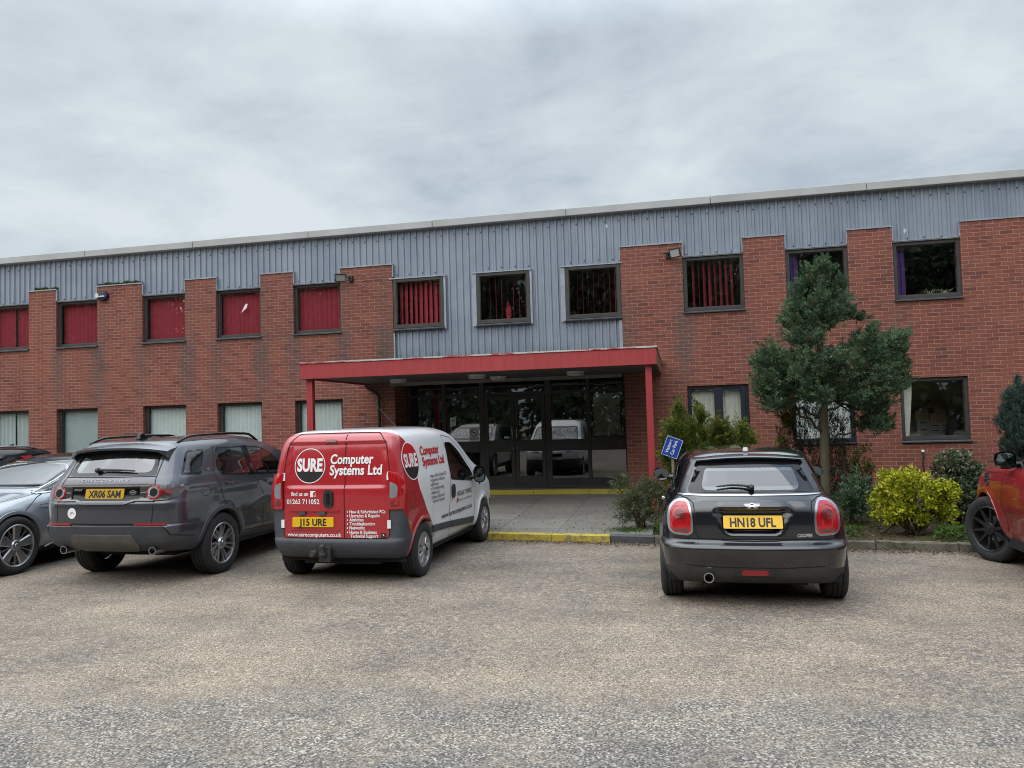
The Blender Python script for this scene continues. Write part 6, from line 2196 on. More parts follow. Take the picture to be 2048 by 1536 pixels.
def suv_parts(car, h):
    rg = rounded([(-0.585, 1.252), (0.585, 1.252), (0.535, 1.50), (-0.535, 1.50)], [0.03, 0.03, 0.04, 0.04])
    rgi = rounded([(-0.525, 1.285), (0.525, 1.285), (0.49, 1.45), (-0.49, 1.45)], [0.09, 0.09, 0.02, 0.02])
    q1 = rounded([(0.34, 1.245), (0.66, 1.225), (0.865, 1.525), (0.55, 1.515)], [0.03, 0.04, 0.04, 0.05])
    q2 = rounded([(1.03, 1.190), (1.66, 1.150), (1.66, 1.53), (1.10, 1.535), (0.985, 1.31)], [0.04, 0.02, 0.03, 0.05, 0.05])
    q3 = rounded([(1.715, 1.147), (2.64, 1.10), (2.48, 1.29), (2.28, 1.43), (2.08, 1.51), (1.76, 1.53)], [0.02, 0.02, 0.1, 0.1, 0.1, 0.03])
    wsn = rounded([(-0.74, 1.19), (0.74, 1.19), (0.62, 1.56), (-0.62, 1.56)], 0.06)
    h.cut('B', inset(rgi, -0.025))
    h.cut('F', inset(wsn, 0.03))
    for a in 'RL':
        for q in (q1, q2, q3):
            h.cut(a, inset(q, 0.022))
    for x in (0.985, 3.726):
        h.cut_arch(x, 0.37, 0.415)
    C = h.C
    low = (C[:, 2] < 0.688) & (C[:, 0] < 0.10 + 0.0) | (C[:, 2] < 0.60) & (C[:, 0] < 0.55)
    low |= (C[:, 2] < 0.688 - np.clip((C[:, 0] - 0.06), 0, 1) * 1.2) & (C[:, 0] < 0.5)
    h.group[low] = 1
    h.group[(C[:, 2] < 0.42) & (C[:, 0] >= 0.5)] = 1
    h.group[(C[:, 2] < 0.66) & (C[:, 0] > 4.15)] = 1
    h.group[C[:, 2] > 1.59] = 2
    h.build(car, [('body', M['paint_grey'], 0), ('lower_bumper', M['grey_plastic'], 1), ('roof', M['paint_grey_roof'], 2)])
    patch(h, 'B', rg, 'rear_window', [M['car_glass'], M['frit']], car, 0.003, inner=rgi, step=0.05)
    patch(h, 'F', wsn, 'windscreen', [M['car_glass'], M['frit']], car, 0.004, 0.045)
    for a in 'RL':
        patch(h, a, q1, 'side_window', [M['car_glass'], M['frit']], car, 0.003, 0.024, step=0.05)
        patch(h, a, q2, 'side_window', [M['tint_glass'], M['frit']], car, 0.003, 0.022, step=0.05)
        patch(h, a, q3, 'side_window', [M['tint_glass'], M['frit']], car, 0.003, 0.022, step=0.05)
        patch(h, a, [(1.645, 1.15), (1.73, 1.147), (1.775, 1.53), (1.645, 1.53)], 'door_pillar', M['black_gloss'], car, 0.004, step=0.06)
    # spoiler
    sp = MB()
    prf = [(0.66, 1.642), (0.48, 1.622), (0.33, 1.590), (0.265, 1.570), (0.262, 1.545), (0.34, 1.53), (0.42, 1.545), (0.60, 1.60)]
    n, vs, m_ = 24, [], 8
    for i in range(n + 1):
        y = -0.655 + 1.31 * i / n
        k = abs(y / 0.655)
        dz = -0.050 * k ** 2.5
        dx = 0.05 * k ** 4
        for j, (x, z) in enumerate(prf):
            drop = -0.045 * max(0, (k - 0.86) / 0.14) if j in (4, 5) else 0
            vs.append((x + dx * (x < 0.5), y, z + dz + drop))
    sp.add(vs, [(i * m_ + j, i * m_ + (j + 1) % m_, (i + 1) * m_ + (j + 1) % m_, (i + 1) * m_ + j) for i in range(n) for j in range(m_)] + [tuple(range(m_)), tuple(range(n * m_, (n + 1) * m_))])
    sp.build('spoiler', M['paint_grey_roof'], car, smooth=True, angle=40)
    # lamp and plate band
    band = rounded([(-0.485, 0.978), (0.485, 0.978), (0.485, 1.143), (-0.485, 1.143)], 0.006)
    patch(h, 'B', band, 'plate_panel', M['black_gloss'], car, 0.003, step=0.05)
    b = MB()
    ribbon(h, 'B', [(-0.62, 1.147), (0, 1.147), (0.62, 1.147)], 0.012, 0.006, b, thick=0.006)
    b.build('tailgate_strip', M['satin_chrome'], car, smooth=True, angle=40)
    b = MB()
    ribbon(h, 'B', [(-0.64, 0.972), (-0.415, 0.972), (-0.29, 0.945), (0.25, 0.945), (0.37, 0.972), (0.64, 0.972)], 0.020, 0.006, b, thick=0.012)
    b.build('tailgate_crease', M['paint_grey'], car, smooth=True, angle=40)
    for sg in (1, -1):
        ol = [(sg * 0.455, 0.975), (sg * 0.64, 0.970), (sg * 0.78, 0.972), (sg * 0.865, 1.015), (sg * 0.893, 1.125), (sg * 0.76, 1.143), (sg * 0.62, 1.143), (sg * 0.453, 1.143)]
        tl = patch(h, 'B', rounded(ol, 0.012), 'tail_light', M['lens_smoke'], car, 0.004, thick=0.012, step=0.035)
        mb = MB()
        u = -sg * 0.632
        P, fs = disc2d(u, 1.062, 0.082, 0.066, 30)
        P[:, 1] = np.clip(P[:, 1], 0.983, 1.138)
        flat(h, 'B', P, fs, mb, 0, 0.020)
        P, fs = disc2d(u, 1.062, 0.064, 0.046, 30)
        flat(h, 'B', P, fs, mb, 1, 0.020)
        P, fs = disc2d(u, 1.062, 0.045)
        flat(h, 'B', P, fs, mb, 2, 0.020)
        k = -1 if sg > 0 else 1
        arm = np.array([(u + k * 0.085, 1.030), (u + k * 0.165, 1.035), (u + k * 0.225, 1.115), (u + k * 0.165, 1.098), (u + k * 0.085, 1.088)])
        flat(h, 'B', arm, [(0, 1, 4), (1, 2, 3), (1, 3, 4)], mb, 3, 0.021)
        arm = np.array([(u + k * 0.165, 1.116), (u + k * 0.235, 1.118), (u + k * 0.235, 1.130), (u + k * 0.165, 1.130)])
        flat(h, 'B', arm, [(0, 1, 2, 3)], mb, 1, 0.021)
        inn = np.array([(u - k * 0.165, 1.055), (u - k * 0.09, 1.055), (u - k * 0.09, 1.069), (u - k * 0.165, 1.069)])
        flat(h, 'B', inn, [(0, 1, 2, 3)], mb, 1, 0.021)
        mb.build('lamp_ring', [M['lens_red'], M['lens_clear'], M['under'], M['lens_dark_red']], tl, fixn=False)
        patch(h, 'B', rounded([(sg * 0.425, 0.700), (sg * 0.78, 0.698), (sg * 0.79, 0.722), (sg * 0.425, 0.724)], 0.004), 'reflector', M['reflector'], car, 0.004, thick=0.006, step=0.04)
    patch(h, 'B', [(-0.42, 0.700), (0.42, 0.700), (0.42, 0.722), (-0.42, 0.722)], 'bumper_gap', M['seam'], car, 0.003, step=0.06)
    sk = rounded([(-0.43, 0.44), (-0.36, 0.395), (0.36, 0.395), (0.43, 0.44), (0.445, 0.47), (0.39, 0.597), (-0.39, 0.597), (-0.445, 0.47)], 0.02)
    patch(h, 'B', sk, 'skid_plate', M['skid'], car, 0.004, thick=0.014, step=0.05)
    for sg in (1, -1):
        e = MB()
        c = (0.15, sg * 0.595, 0.405)
        e.lathe([(0.044, 0.30), (0.046, -0.03), (0.038, -0.03), (0.036, 0.10), (0.001, 0.10)], 24, 'x', c)
        e.build('exhaust', M['satin_chrome'], car, smooth=True, angle=40)
    s = MB()
    ribbon(h, 'B', [(-0.59, 1.44), (-0.60, 1.26), (-0.629, 1.136), (-0.640, 0.965), (-0.628, 0.72)], 0.009, 0.0025, s)
    ribbon(h, 'B', [(0.59, 1.44), (0.60, 1.26), (0.629, 1.136), (0.640, 0.965), (0.628, 0.72)], 0.009, 0.0025, s)
    ribbon(h, 'B', [(-0.60, 1.240), (0, 1.238), (0.60, 1.240)], 0.007, 0.0025, s)
    split_pieces(s.build('tailgate_seam', M['seam'], car, fixn=False))
    s = MB()
    for a in 'RL':
        ribbon(h, a, [(1.06, 1.55), (0.90, 1.24), (0.96, 1.03), (1.03, 0.82), (1.20, 0.62)], 0.008, 0.0025, s)
        ribbon(h, a, [(1.705, 1.15), (1.80, 1.0), (1.90, 0.88), (1.93, 0.45)], 0.008, 0.0025, s)
        ribbon(h, a, [(2.75, 1.10), (2.85, 0.95), (2.85, 0.45)], 0.008, 0.0025, s)
        ribbon(h, a, [(1.10, 0.47), (1.5, 0.44), (2.8, 0.43)], 0.010, 0.0025, s)
        ribbon(h, a, [(0.08, 0.688), (0.14, 0.585), (0.44, 0.535)], 0.008, 0.0025, s)
        ribbon(h, a, [(0.25, 1.205), (0.9, 1.185), (1.0, 1.165)], 0.006, 0.0025, s) if False else None
        ring = [(0.672 + 0.085 * math.cos(t), 1.025 + 0.055 * math.sin(t)) for t in np.linspace(0, 2 * math.pi, 24, endpoint=False)]
        if a == 'R':
            ribbon(h, a, ring, 0.005, 0.0025, s, closed=True)
    split_pieces(s.build('door_seam', M['seam'], car, fixn=False))
    plate(h, 'B', 0.0, 1.055, 0.515, 0.112, 'XR06 SAM', car, M['plate_yellow_dull'], 0.079, 0.43, 0.014)
    letters(h, 'B', [('DISCOVERY', -0.345, 1.187, 0.028, dict(width=0.655, bold=0.0), 0)], 'model_lettering', [M['dull_letter']], car, 0.005)
    letters(h, 'B', [('SPORT', -0.435, 1.085, 0.022, dict(width=0.12, bold=0.0), 0)], 'trim_lettering', [M['satin_chrome']], car, 0.006)
    mb = MB()
    P, fs = disc2d(0.363, 1.064, 0.044, 0.037, 24, rz=0.55)
    flat(h, 'B', P, fs, mb, 0, 0.007)
    P, fs = disc2d(0.363, 1.064, 0.037, rz=0.55)
    flat(h, 'B', P, fs, mb, 1, 0.006)
    P = np.array([(0.34, 1.060), (0.386, 1.060), (0.386, 1.069), (0.34, 1.069)])
    flat(h, 'B', P, [(0, 1, 2, 3)], mb, 0, 0.0075)
    P, fs = disc2d(0.815, 1.278, 0.030, 0.024, 20, rz=0.6)
    flat(h, 'R', P, fs, mb, 0, 0.006)
    P, fs = disc2d(0.815, 1.278, 0.016, n=16, rz=0.6)
    flat(h, 'R', P, fs, mb, 0, 0.006)
    mb.build('badge', [M['satin_chrome'], M['ink']], car, fixn=False)
    # round sticker with a dark squiggle
    mb = MB()
    P, fs = disc2d(-0.415, 0.836, 0.062)
    flat(h, 'B', P, fs, mb, 0, 0.003)
    for line in ([(-0.437, 0.848), (-0.438, 0.832), (-0.428, 0.826), (-0.418, 0.838), (-0.414, 0.852)], [(-0.412, 0.850), (-0.404, 0.843), (-0.399, 0.850)], [(-0.392, 0.842), (-0.380, 0.833)]):
        L = [( -a, b) for a, b in line]
        ribbon(h, 'B', L, 0.006, 0.005, mb, 1)
    mb.build('sticker', [M['white_ink'], M['ink']], car, fixn=False)
    wiper(h, 'B', [(0.17, 1.300), (0.08, 1.307), (-0.10, 1.302), (-0.33, 1.288)], car, 0.013, 0.03)
    fn = MB()
    fn.prism([(0.63, 1.655), (0.80, 1.670), (0.79, 1.69), (0.70, 1.735), (0.66, 1.735)], -0.028, 0.028, 'y')
    fn.build('aerial', M['black_gloss'], car, bevel=0.01)
    for sg, a in ((-1, 'R'), (1, 'L')):
        rl = MB()
        pts = []
        for t in np.linspace(0, 1, 18):
            x = 0.56 + t * 1.75
            hit = h.cast('T', x, sg * (0.605 - 0.02 * t))
            lift = 0.048 * min(1, min(t, 1 - t) * 8)
            pts.append((x, sg * (0.612 - 0.02 * t), hit[0].z + lift - 0.002))
        rl.tube(pts, 0.017, 8)
        rl.build('roof_rail', M['black_gloss'], car, smooth=True)
        for x0, x1, z in ((1.06, 1.30, 1.09), (1.93, 2.19, 1.055)):
            patch(h, a, rounded([(x0, z - 0.022), (x1, z - 0.028), (x1, z + 0.006), (x0, z + 0.014)], 0.012), 'door_handle', M['paint_grey'], car, 0.004, thick=0.026, step=0.04)
        mirror(car, h, 2.62, 1.13, sg, M['paint_grey'], size=(0.13, 0.21, 0.165), out=0.06)
        wheel(car, 0.985, sg * 0.815, 0.37, 0.235, 0.247, 'swirl', M['alloy'], sg, 0, 0.35)
        wheel(car, 3.726, sg * 0.815, 0.37, 0.235, 0.247, 'swirl', M['alloy'], sg, 0, 0.9)
    for x in (0.985, 3.726):
        arch_trim(h, x, 0.37, 0.408, 0.465, car, M['grey_plastic'], off=0.012)
    for sg in (-1, 1):
        patch(h, 'F', rounded([(sg * 0.45, 0.80), (sg * 0.84, 0.83), (sg * 0.84, 0.94), (sg * 0.45, 0.90)], 0.02), 'headlight', [M['lens_clear'], M['chrome']], car, 0.004, 0.015, thick=0.01, step=0.04)
    patch(h, 'F', rounded([(-0.42, 0.74), (0.42, 0.74), (0.42, 0.90), (-0.42, 0.90)], 0.03), 'grille', [M['black_gloss'], M['satin_chrome']], car, 0.004, 0.015, thick=0.01)
    under(car, 0.62, 4.3, 0.86, 0.27, 0.42, [(0.985, 0.42), (3.726, 0.42)])
    interior(car, 4.5, 0.72, 0.55, 1.14, 2.75, [(1.95, -0.38, 0.50, 0.56), (1.95, 0.38, 0.50, 0.56), (1.05, -0.40, 0.55, 0.46), (1.05, 0.40, 0.55, 0.46)], 0.30, -0.38)
M['skid'] = simple('dirty_grey_skid_plate', (0.105, 0.098, 0.088), 0.7, 0, 0.25, 4.0)
M['plate_yellow_dull'] = simple('dirty_yellow_plate', (0.52, 0.30, 0.010), 0.45, 0, 0.15, 9.0)
suv_parts(suv_root, suv_hull)
# ---------------------------------------------------------------- silver-blue electric hatchback facing the camera
M['paint_silver'] = car_paint('silver_blue_metallic_paint', (0.34, 0.365, 0.395), 0.5, 0.28, 0.12)
def build_ev():
    car = empty('silver_electric_car', (-9.21, -3.88, 0), R(-90))
    tag(car, 'silver blue electric car with black roof facing outwards, at the left edge of the photo', 'car')
    ROOTS['ev'] = car
    lv_ = [
        lv(0.20, 0.30, 4.68, 0.78, 0.2, 0.35), lv(0.25, 0.14, 4.76, 0.86, 0.22, 0.4, 0.06), lv(0.36, 0.05, 4.84, 0.92, 0.25, 0.45, 0.07, 0.14), lv(0.52, 0.0, 4.90, 0.950, 0.28, 0.5, 0.08, 0.16),
        lv(0.66, 0.01, 4.88, 0.955, 0.28, 0.5, 0.09, 0.16, zf=0.62), lv(0.78, 0.03, 4.80, 0.948, 0.28, 0.5, 0.09, 0.16, zf=0.71), lv(0.86, 0.05, 4.62, 0.935, 0.28, 0.45, 0.09, 0.14, zf=0.79), lv(0.92, 0.09, 4.25, 0.915, 0.28, 0.4, 0.09, 0.1, zf=0.88),
        lv(0.955, 0.15, 3.90, 0.895, 0.28, 0.35, 0.09, zf=0.95), lv(0.98, 0.22, 3.72, 0.88, 0.28, 0.3, 0.09, zf=0.99), lv(1.02, 0.34, 3.60, 0.865, 0.26, 0.25, 0.09, zf=1.035),
        lv(1.15, 0.70, 3.28, 0.805, 0.24, 0.25, 0.08, zf=1.16), lv(1.30, 1.10, 2.88, 0.72, 0.22, 0.25, 0.07, zf=1.31), lv(1.375, 1.35, 2.62, 0.655, 0.22, 0.25, 0.06, zf=1.385), lv(1.41, 1.5, 2.45, 0.58, 0.2, 0.25, 0.05, zm=1.425),
        lv(1.43, 1.7, 2.3, 0.42, 0.2, 0.2, 0.04, zm=1.45), lv(1.44, 1.85, 2.2, 0.20, 0.1, 0.1, 0.02, zm=1.46), lv(1.442, 1.95, 2.1, 0.01, 0.004, 0.004, 0, zm=1.462, wr=.008, wf=.008)]
    def disp(G):
        G = G.copy()
        x, y, z = G[..., 0], G[..., 1], G[..., 2]
        for xa in (1.02, 4.06):
            d = np.hypot(x - xa, z - 0.365)
            G[..., 1] += np.sign(y) * 0.014 * np.exp(-((d - 0.42) / 0.06) ** 2) * (z < 0.9)
        G[..., 2] += 0.020 * np.exp(-((np.abs(y) - 0.52) / 0.09) ** 2) * ((x > 3.7) & (z > 0.6))
        return G
    h = Hull(lv_, 0.021, 150, disp)
    HULLS['ev'] = h
    return car, h
ev_root, ev_hull = build_ev()
def ev_parts(car, h):
    wsn = rounded([(-0.735, 1.055), (0.735, 1.055), (0.60, 1.375), (-0.60, 1.375)], [0.05, 0.05, 0.04, 0.04])
    s1 = rounded([(3.60, 0.985), (3.30, 1.000), (2.38, 1.01), (2.38, 1.36), (2.72, 1.335), (3.02, 1.175)], [0.01, 0.01, 0.02, 0.03, 0.06, 0.06])
    s2 = rounded([(2.32, 1.01), (1.05, 1.03), (1.05, 1.10), (1.55, 1.30), (2.32, 1.365)], [0.02, 0.02, 0.05, 0.1, 0.03])
    rg = rounded([(-0.66, 1.06), (0.66, 1.06), (0.58, 1.33), (-0.58, 1.33)], 0.06)
    h.cut('F', inset(wsn, 0.03), 2.0)
    h.cut('B', inset(rg, 0.03), 1.5)
    for a in 'RL':
        h.cut(a, inset(s1, 0.022))
        h.cut(a, inset(s2, 0.022))
    for x in (1.02, 4.06):
        h.cut_arch(x, 0.365, 0.395)
    C = h.C
    h.group[(C[:, 2] < 0.285)] = 1
    h.group[(C[:, 2] > 1.335)] = 2
    
    h.build(car, [('body', M['paint_silver'], 0), ('sill', M['black_plastic'], 1), ('roof', M['black_gloss'], 2)])
    patch(h, 'F', wsn, 'windscreen', [M['car_glass'], M['frit']], car, 0.004, 0.028, step=0.05)
    patch(h, 'B', rg, 'rear_window', [M['tint_glass'], M['frit']], car, 0.004, 0.04)
    for a in 'RL':
        patch(h, a, s1, 'side_window', [M['tint_glass'], M['frit']], car, 0.003, 0.024, step=0.05)
        patch(h, a, s2, 'side_window', [M['tint_glass'], M['frit']], car, 0.003, 0.024, step=0.05)
        b = MB()
        ribbon(h, a, [(3.63, 0.972), (3.27, 0.985), (2.3, 0.998), (1.1, 1.018)], 0.020, 0.004, b, thick=0.005)
        ribbon(h, a, [(3.61, 0.985), (3.03, 1.190), (2.72, 1.350), (2.35, 1.378), (1.6, 1.33)], 0.008, 0.004, b, thick=0.004)
        ribbon(h, a, [(3.55, 0.265), (3.45, 0.295), (3.2, 0.30), (1.5, 0.30)], 0.016, 0.004, b, thick=0.005)
        b.build('bright_trim', M['satin_chrome'], car, smooth=True, angle=40)
        s = MB()
        ribbon(h, a, [(3.56, 0.965), (3.68, 0.925), (3.92, 0.775)], 0.008, 0.0025, s)
        ribbon(h, a, [(3.36, 0.985), (3.34, 0.8), (3.40, 0.5), (3.44, 0.31)], 0.008, 0.0025, s)
        ribbon(h, a, [(2.34, 1.0), (2.36, 0.8), (2.36, 0.31)], 0.008, 0.0025, s)
        ribbon(h, a, rounded([(3.68, 0.785), (3.43, 0.785), (3.43, 0.836), (3.68, 0.832)], 0.02), 0.006, 0.0025, s, closed=True)
        split_pieces(s.build('door_seam', M['seam'], car, fixn=False))
        for x0 in (3.05, 2.05):
            patch(h, a, rounded([(x0, 0.84), (x0 - 0.24, 0.845), (x0 - 0.24, 0.87), (x0, 0.865)], 0.01), 'door_handle', M['paint_silver'], car, 0.003, thick=0.008, step=0.04)
    letters(h, 'L', [('EQE', -3.44, 0.998, 0.030, dict(width=0.12, bold=0.02), 0)], 'pillar_lettering', [M['satin_chrome']], car, 0.009) if False else None
    w_ = MB()
    P = [h.cast('F', y, z) for y, z in ((0.70, 1.05), (0.45, 1.052), (0.1, 1.056), (-0.35, 1.056))]
    w_.tube([p[0] + p[1] * 0.022 for p in P], [0.012, 0.010, 0.009, 0.006], 6)
    w_.build('wiper', M['black_plastic'], car, smooth=True)
    hl = MB()
    ribbon(h, 'T', [(3.56, 0.79), (3.85, 0.77), (4.35, 0.66), (4.68, 0.5)], 0.008, 0.002, hl)
    ribbon(h, 'T', [(3.56, -0.79), (3.85, -0.77), (4.35, -0.66), (4.68, -0.5)], 0.008, 0.002, hl)
    split_pieces(hl.build('bonnet_seam', M['seam'], car, fixn=False))
    for sg in (-1, 1):
        patch(h, 'F', rounded([(sg * 0.50, 0.64), (sg * 0.86, 0.70), (sg * 0.86, 0.76), (sg * 0.55, 0.71)], 0.02), 'headlight', [M['lens_clear'], M['chrome']], car, 0.004, 0.012, thick=0.008, step=0.04)
        mirror(car, h, 3.28, 1.01, sg, M['paint_silver'], size=(0.13, 0.2, 0.14), out=0.06)
        wheel(car, 1.02, sg * 0.835, 0.365, 0.235, 0.262, 'turbine', M['alloy'], sg, 0, 0.2, M['black_gloss'])
        wheel(car, 4.06, sg * 0.835, 0.365, 0.235, 0.262, 'turbine', M['alloy'], sg, 0, 0.42, M['black_gloss'])
    patch(h, 'F', rounded([(-0.55, 0.42), (0.55, 0.42), (0.60, 0.60), (-0.60, 0.60)], 0.05), 'grille', M['black_gloss'], car, 0.004, thick=0.008)
    for x in (1.02, 4.06):
        arch_trim(h, x, 0.365, 0.385, 0.43, car, M['paint_silver'], off=0.005)
    under(car, 0.25, 4.6, 0.86, 0.18, 0.34, [(1.02, 0.41), (4.06, 0.41)])
    interior(car, 4.8, 0.70, 0.42, 0.98, 2.90, [(2.0, -0.36, 0.50, 0.52), (2.0, 0.36, 0.50, 0.52), (1.2, -0.38, 0.55, 0.42), (1.2, 0.38, 0.55, 0.42)], 0.6, -0.36)
ev_parts(ev_root, ev_hull)
# ---------------------------------------------------------------- red off-roader entering the frame at the right
M['paint_red'] = car_paint('deep_red_metallic_paint', (0.235, 0.007, 0.014), 0.0, 0.34, 0.16)
def build_red():
    car = empty('red_car', (4.25, -9.85, 0), R(89.0))
    tag(car, 'dark red off-road car with black wheels at the right edge of the photo', 'car')
    ROOTS['red'] = car
    lv_ = [
        lv(0.27, 0.40, 4.05, 0.78, 0.2, 0.5), lv(0.32, 0.20, 4.15, 0.86, 0.24, 0.6, 0.06, 0.2), lv(0.42, 0.08, 4.26, 0.915, 0.26, 0.62, 0.07, 0.25), lv(0.60, 0.01, 4.35, 0.955, 0.28, 0.65, 0.09, 0.28), lv(0.72, 0.0, 4.36, 0.963, 0.28, 0.65, 0.09, 0.28),
        lv(0.84, 0.03, 4.33, 0.958, 0.28, 0.65, 0.09, 0.28), lv(0.94, 0.05, 4.26, 0.945, 0.28, 0.62, 0.09, 0.26, zf=0.94), lv(1.00, 0.07, 4.12, 0.925, 0.28, 0.6, 0.09, 0.24, zf=1.03), lv(1.05, 0.09, 3.80, 0.90, 0.28, 0.5, 0.09, 0.2, zf=1.085), lv(1.085, 0.12, 3.40, 0.88, 0.28, 0.4, 0.09, 0.1, zf=1.12),
        lv(1.12, 0.15, 3.22, 0.865, 0.28, 0.4, 0.09, zf=1.145), lv(1.25, 0.30, 2.95, 0.80, 0.26, 0.35, 0.08, zf=1.26), lv(1.42, 0.48, 2.50, 0.71, 0.24, 0.35, 0.07, zf=1.45), lv(1.50, 0.58, 2.3, 0.65, 0.22, 0.3, 0.06, zf=1.53), lv(1.55, 0.70, 2.1, 0.55, 0.2, 0.3, 0.05, zf=1.58),
        lv(1.58, 0.9, 1.95, 0.35, 0.15, 0.2, 0.03, zf=1.61), lv(1.59, 1.2, 1.8, 0.01, 0.004, 0.004, 0, zf=1.62, wr=.008, wf=.008)]
    def disp(G):
        G = G.copy()
        x, y, z = G[..., 0], G[..., 1], G[..., 2]
        for xa in (0.80, 3.48):
            d = np.hypot(x - xa, z - 0.37)
            G[..., 1] += np.sign(y) * 0.016 * np.exp(-((d - 0.44) / 0.06) ** 2) * (z < 0.9)
        G[..., 1] -= np.where((x > 1.2) & (x < 3.0), np.sign(y) * 0.030 * np.exp(-((z - 0.50) / 0.14) ** 2), 0)
        return G
    h = Hull(lv_, 0.021, 140, disp)
    HULLS['red'] = h
    return car, h
red_root, red_hull = build_red()
def suv_generic(car, h, paint, roofpaint, axles, wr, wy, wins, wsn, rg, rim, style, steer, low=0.42, roofz=9.0, seats=None, spin=0.2, dash=2.6):
    h.cut('F', inset(wsn, 0.03), 2.0)
    h.cut('B', inset(rg, 0.03), 1.2)
    for a in 'RL':
        for q in wins:
            h.cut(a, inset(q, 0.022))
    for x in axles:
        h.cut_arch(x, wr, wr + 0.045)
    h.group[h.C[:, 2] < low] = 1
    h.group[h.C[:, 2] > roofz] = 2
    h.build(car, [('body', paint, 0), ('lower_trim', M['grey_plastic'], 1), ('roof', roofpaint, 2)])
    patch(h, 'F', wsn, 'windscreen', [M['car_glass'], M['frit']], car, 0.004, 0.045)
    patch(h, 'B', rg, 'rear_window', [M['tint_glass'], M['frit']], car, 0.004, 0.045)
    for a in 'RL':
        for q in wins:
            patch(h, a, q, 'side_window', [M['tint_glass'], M['frit']], car, 0.003, 0.028, step=0.055)
    for sg in (-1, 1):
        for i, x in enumerate(axles):
            wheel(car, x, sg * wy, wr, 0.235, wr - 0.115, style, rim, sg, steer if i else 0.0, spin + i * 0.3)
    for x in axles:
        arch_trim(h, x, wr, wr + 0.036, wr + 0.08, car, M['paint_red'] if paint is M['paint_red'] else M['grey_plastic'], off=0.006)
    w = h.G[..., 1].max() - 0.09
    under(car, 0.3, h.L - 0.3, w, 0.20, 0.38, [(x, wr + 0.05) for x in axles])
def red_parts(car, h):
    w1 = rounded([(1.92, 1.13), (2.92, 1.10), (2.55, 1.34), (2.25, 1.47), (1.92, 1.49)], [0.02, 0.02, 0.1, 0.1, 0.02])
    w2 = rounded([(0.85, 1.17), (1.84, 1.13), (1.84, 1.49), (0.95, 1.44)], 0.03)
    wsn = rounded([(-0.72, 1.17), (0.72, 1.17), (0.58, 1.50), (-0.58, 1.50)], 0.06)
    rg = rounded([(-0.62, 1.16), (0.62, 1.16), (0.52, 1.42), (-0.52, 1.42)], 0.06)
    suv_generic(car, h, M['paint_red'], M['black_gloss'], (0.80, 3.48), 0.37, 0.83, [w1, w2], wsn, rg, M['alloy_dark'], 'ten', R(24), 0.20, 1.50, spin=0.15)
    for a in 'RL':
        patch(h, a, rounded([(3.36, 0.87), (3.40, 0.995), (3.55, 0.99), (3.50, 0.93), (3.44, 0.87)], 0.012), 'side_vent', M['black_gloss'], car, 0.004, thick=0.010, step=0.04)
        v = MB()
        ribbon(h, a, [(3.36, 0.935), (3.52, 0.935)], 0.016, 0.016, v, thick=0.004)
        ribbon(h, a, [(3.41, 0.875), (3.37, 0.93)], 0.014, 0.016, v, thick=0.004)
        v.build('vent_bar', M['satin_chrome'], car)
        s = MB()
        ribbon(h, a, [(4.05, 0.985), (3.75, 1.005), (3.42, 1.015), (3.10, 1.03)], 0.009, 0.0025, s)
        ribbon(h, a, [(2.98, 1.09), (2.95, 0.9), (2.95, 0.5), (2.98, 0.40)], 0.009, 0.0025, s)
        ribbon(h, a, [(1.88, 1.12), (1.85, 0.9), (1.85, 0.40)], 0.009, 0.0025, s)
        split_pieces(s.build('door_seam', M['seam'], car, fixn=False))
        for x0 in (2.05, 1.0):
            patch(h, a, rounded([(x0, 0.98), (x0 + 0.24, 0.975), (x0 + 0.24, 1.0), (x0, 1.005)], 0.01), 'door_handle', M['paint_red'], car, 0.003, thick=0.02, step=0.04)
    for sg in (-1, 1):
        mirror(car, h, 2.78, 1.16, sg, M['black_gloss'], size=(0.15, 0.20, 0.185), out=0.07)
        patch(h, 'F', rounded([(sg * 0.35, 0.84), (sg * 0.80, 0.86), (sg * 0.80, 0.92), (sg * 0.35, 0.90)], 0.02), 'headlight', [M['lens_clear'], M['chrome']], car, 0.004, 0.012, thick=0.008, step=0.04)
        patch(h, 'B', rounded([(sg * 0.45, 0.98), (sg * 0.88, 0.96), (sg * 0.88, 1.05), (sg * 0.45, 1.06)], 0.02), 'tail_light', M['lens_red'], car, 0.004, thick=0.012, step=0.04)
    interior(car, 4.2, 0.70, 0.50, 1.06, 2.45, [(1.75, -0.36, 0.50, 0.56), (1.75, 0.36, 0.50, 0.56), (0.9, -0.38, 0.55, 0.46), (0.9, 0.38, 0.55, 0.46)], 0.4, -0.36)
red_parts(red_root, red_hull)

